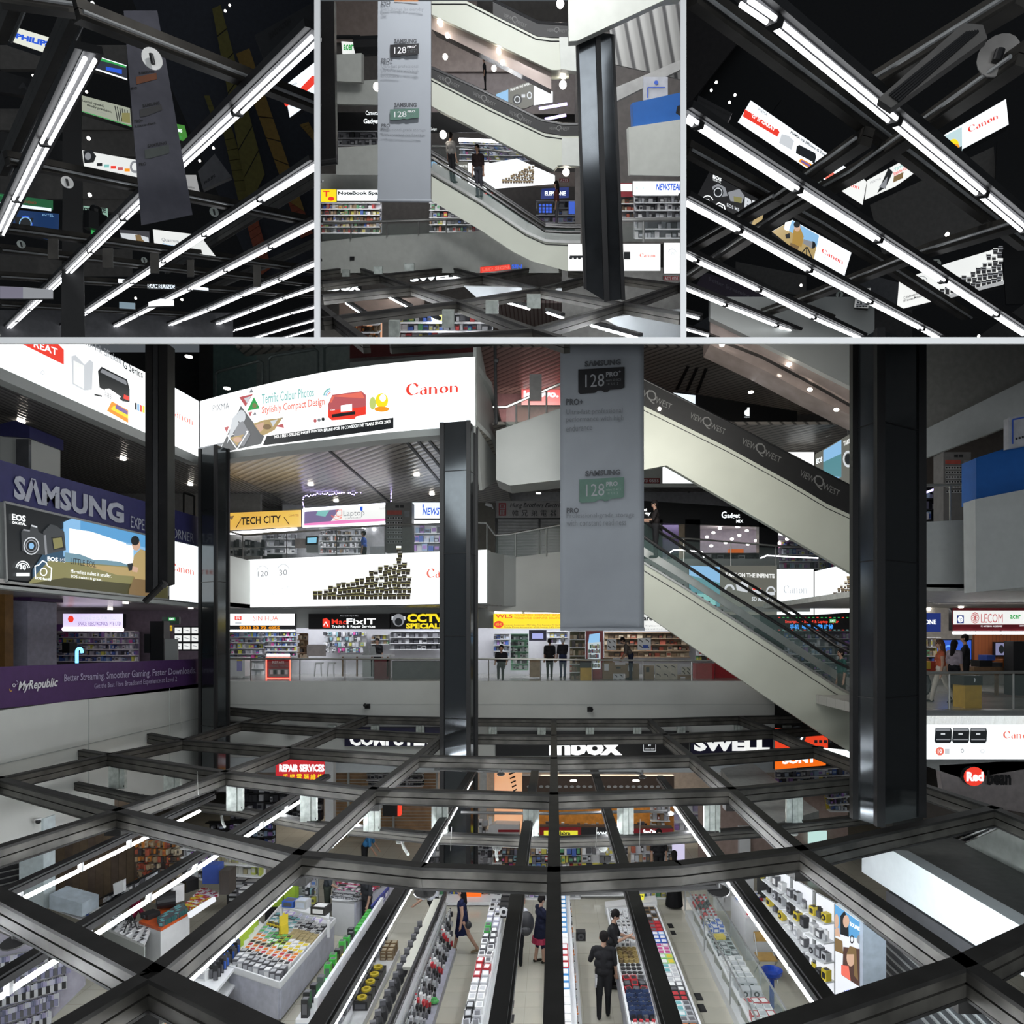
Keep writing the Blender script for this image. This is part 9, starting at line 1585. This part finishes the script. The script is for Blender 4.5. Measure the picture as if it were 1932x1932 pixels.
up_sign(A3,'black camera sign with white badges'+UR,y3((150,975),(470,1150),(430,1295),(60,1150)),12,lit('sign_eos',(.012,.012,.013),1),(('EOS',y3((172,990),(220,1008),(218,1028),(170,1010)),L_W,.04),('DIGITAL',y3((172,1014),(216,1030),(216,1038),(172,1022)),L_W),('30',y3((128,1125),(152,1130),(152,1150),(128,1145)),L_W,.04),('EOS M5',y3((250,1150),(320,1180),(320,1200),(250,1170)),L_LG,.02),('BIG',y3((352,1115),(465,1160),(440,1215),(348,1175)),L_LG,.06),('LITTLE',y3((335,1190),(385,1215),(385,1240),(335,1212)),L_TAN)),lambda p:(p.ring(*y3((140,1140))[0],11,11,.15,L_W,10,190),p.poly(y3((165,1060),(200,1040),(240,1062),(255,1110),(190,1120)),L_G),p.ell(*y3((200,1090))[0],10,11,L_K),p.ring(*y3((200,1090))[0],8,9,.2,L_LG),p.poly(y3((255,1090),(320,1070),(350,1110),(335,1150),(270,1140)),L_G),p.poly(y3((288,1112),(335,1120),(332,1152),(290,1142)),L_OL),p.line(y3((175,1190),(180,1165),(205,1150),(235,1165),(240,1195)),2,L_W),p.ring(*y3((210,1182))[0],6,6,.3,L_W),p.poly(y3((440,1150),(468,1160),(440,1290),(390,1270)),L_TAN)))
up_sign(A3,'lit sign of a photographer in a tan jacket beside red camera maker lettering'+UR,y3((620,1245),(955,1430),(910,1582),(505,1310)),11.5,L_WB,(('@canon',y3((790,1405),(908,1468),(904,1498),(786,1430)),L_R),('Delighting You Always',y3((780,1440),(900,1505),(898,1518),(778,1452)),L_LG)),lambda p:(p.poly(y3((618,1248),(772,1335),(735,1495),(505,1312)),L_TAN),p.poly(y3((618,1248),(772,1335),(758,1400),(570,1290)),L_SKY),p.poly(y3((580,1260),(618,1250),(600,1310),(575,1300)),L_W),p.poly(y3((628,1300),(665,1290),(685,1340),(672,1400),(618,1380)),lit('jacket',(.45,.27,.06),.9)),p.ell(*y3((648,1288))[0],6,8,L_SK),p.ell(*y3((646,1272))[0],6,6,L_K),p.poly(y3((610,1375),(660,1395),(640,1440),(605,1400)),L_BR),p.poly(y3((580,1330),(605,1320),(608,1350),(585,1352)),L_K),p.ell(*y3((735,1388))[0],6,7,L_K),p.poly(y3((685,1355),(735,1370),(732,1408),(682,1380)),L_G),p.line(y3((700,1400),(662,1450)),2,L_K),p.line(y3((705,1400),(735,1470)),2,L_K),p.line(y3((702,1400),(700,1460)),2,L_K)))
up_sign(A3,'wide white sign of a dark lens pile at the lower right'+UR,y3((1225,1590),(1500,1490),(1800,1400),(1815,1610),(1212,1755)),11.5,L_WD,(('30',y3((1342,1585),(1370,1578),(1370,1604),(1342,1610)),L_K,.03),('Celebrate the',y3((1250,1680),(1345,1650),(1345,1664),(1250,1694)),L_K,.01),('EF lenses Milestone',y3((1250,1698),(1370,1662),(1370,1676),(1250,1712)),L_K,.01)),lambda p:(p.ring(*y3((1355,1590))[0],10,9,.15,L_G,10,180),lens_pile(p,1773,1889,lambda s:558-25*s,lambda s:12+62*s*(.8+.2*math.sin(s*9)),lit('sign_lens3',(.02,.02,.022),1),L_WD,L_G,9,8),p.poly(y3((1480,1680),(1815,1595),(1815,1615),(1490,1700)),lit('shelf_grey',(.45,.46,.47),.9))))
up_sign(A3,'small dim lens sign below the lens pile sign'+UR,y3((985,1640),(1065,1630),(1050,1745),(970,1740)),13,lit('dim_white',(.35,.36,.36),.8),(),lambda p:lens_pile(p,1615,1637,lambda s:580,lambda s:10+14*(1-s),L_K,L_WD,L_G,5,9))
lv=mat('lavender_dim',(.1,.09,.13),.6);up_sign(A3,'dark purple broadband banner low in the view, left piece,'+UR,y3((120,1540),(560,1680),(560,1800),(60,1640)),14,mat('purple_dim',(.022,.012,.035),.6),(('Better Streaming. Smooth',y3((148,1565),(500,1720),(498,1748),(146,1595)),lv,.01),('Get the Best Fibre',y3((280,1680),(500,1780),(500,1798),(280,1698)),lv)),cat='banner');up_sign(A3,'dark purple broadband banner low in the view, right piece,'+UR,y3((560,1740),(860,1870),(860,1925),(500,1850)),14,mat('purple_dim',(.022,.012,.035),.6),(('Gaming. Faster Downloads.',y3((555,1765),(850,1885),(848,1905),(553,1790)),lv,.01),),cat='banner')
up_sign(A3,'dim grey hanging box with black lettering at the left'+UR,y3((90,540),(280,640),(230,740),(60,640)),12,mat('box_dim3',(.035,.034,.036),.6),(('PHILIPS',y3((70,625),(190,690),(186,715),(66,650)),I_K,.04),('innovation and you',y3((90,560),(260,645),(258,660),(88,575)),I_K)),cat='hanging box')
up_sign(A3,'faint dark banner lettering behind the tubes'+UR,y3((220,920),(560,1080),(545,1130),(205,970)),16,mat('navy_dim',(.012,.012,.025),.6),(('SΛMSUNG',y3((230,940),(545,1085),(535,1115),(222,972)),mat('grey_dim2',(.035,.035,.045),.6),.04),),cat='banner')
for i,(x,y)in enumerate(((190,466),(162,511),(296,538),(265,580),(1497,1327),(670,1615),(1676,1902),(1165,1893))):b=MB();c=ray(*y3((x,y))[0])*24;b.ball(c,.045 if i!=4 else .07,L_WARM,n=8,h=5);tag(b.build('downlight'),'small round ceiling lamp in the dark'+UR,'lamp','ceiling lamps of the upper right view')
#tell alike things apart by their place
from collections import defaultdict
bpy.context.view_layer.update()
def nth(n):return str(n)+('th' if 10<=n%100<=20 else{1:'st',2:'nd',3:'rd'}.get(n%10,'th'))
SHORT=(('bright right central table','bright table'),('left right-central table','white-box table'),('white island table','island table'),('rack right of the straight middle beam','rack right of middle beam'),('on the right face of','on right of'),('on the left face of','on left of'),('in the rows of','on'),('in the rows on','on'),('white box with round red and black pictures','white picture box'),('carded accessory','packet'))
def cut(s,n=16):
 for a,b in SHORT if len(s.split())>n else():s=s.replace(a,b)
 for k in(('the','a'),('small','and','long'),('with','rows','of')):
  if len(s.split())>n:s=' '.join(w_ for w_ in s.split()if w_ not in k)
 return s
same=defaultdict(list)
for o in COL.objects:
 if o.parent is None and o.get('label')and o.get('category'):same[o['label']].append(o)
for lb,os_ in same.items():
 if len(os_)==1:os_[0]['label']=cut(lb);continue
 P={o:o.matrix_world.translation.copy()if o.matrix_world.translation.length>.01 else sum((Vector(c)for c in o.bound_box),Vector())/8 for o in os_}
 sx={}
 if 'row' in os_[0]:
  for o in os_:sx[o]=', %s row, %s from left'%(nth(o['row']+1),nth(o['place']+1))+(', %s layer'%nth(o['layer']+1)if o['layer']or any(q['layer']for q in os_)else '')
 else:
  lv=sorted({round(p.z,1)for p in P.values()},reverse=True);deep=max(p.y for p in P.values())-min(p.y for p in P.values())>1. and 'rack' in lb
  if deep:
   for o in os_:
    k=lv.index(round(P[o].z,1));near=sorted([q for q in os_ if round(P[q].z,1)==lv[k]],key=lambda q:P[q].y);sx[o]=(', %s row'%nth(k+1)if len(lv)>1 else '')+', %s from near end'%nth(near.index(o)+1)
  else:
   for i,o in enumerate(sorted(os_,key=lambda q:P[q].x/P[q].y)):sx[o]=', %s from left'%nth(i+1)if len(os_)>2 else(', left one',', right one')[i]
 for o in os_:o['label']=cut(lb,16-len(sx[o].split()))+sx[o]
for o in COL.objects:
 for k in('row','place','layer'):
  if k in o:del o[k]
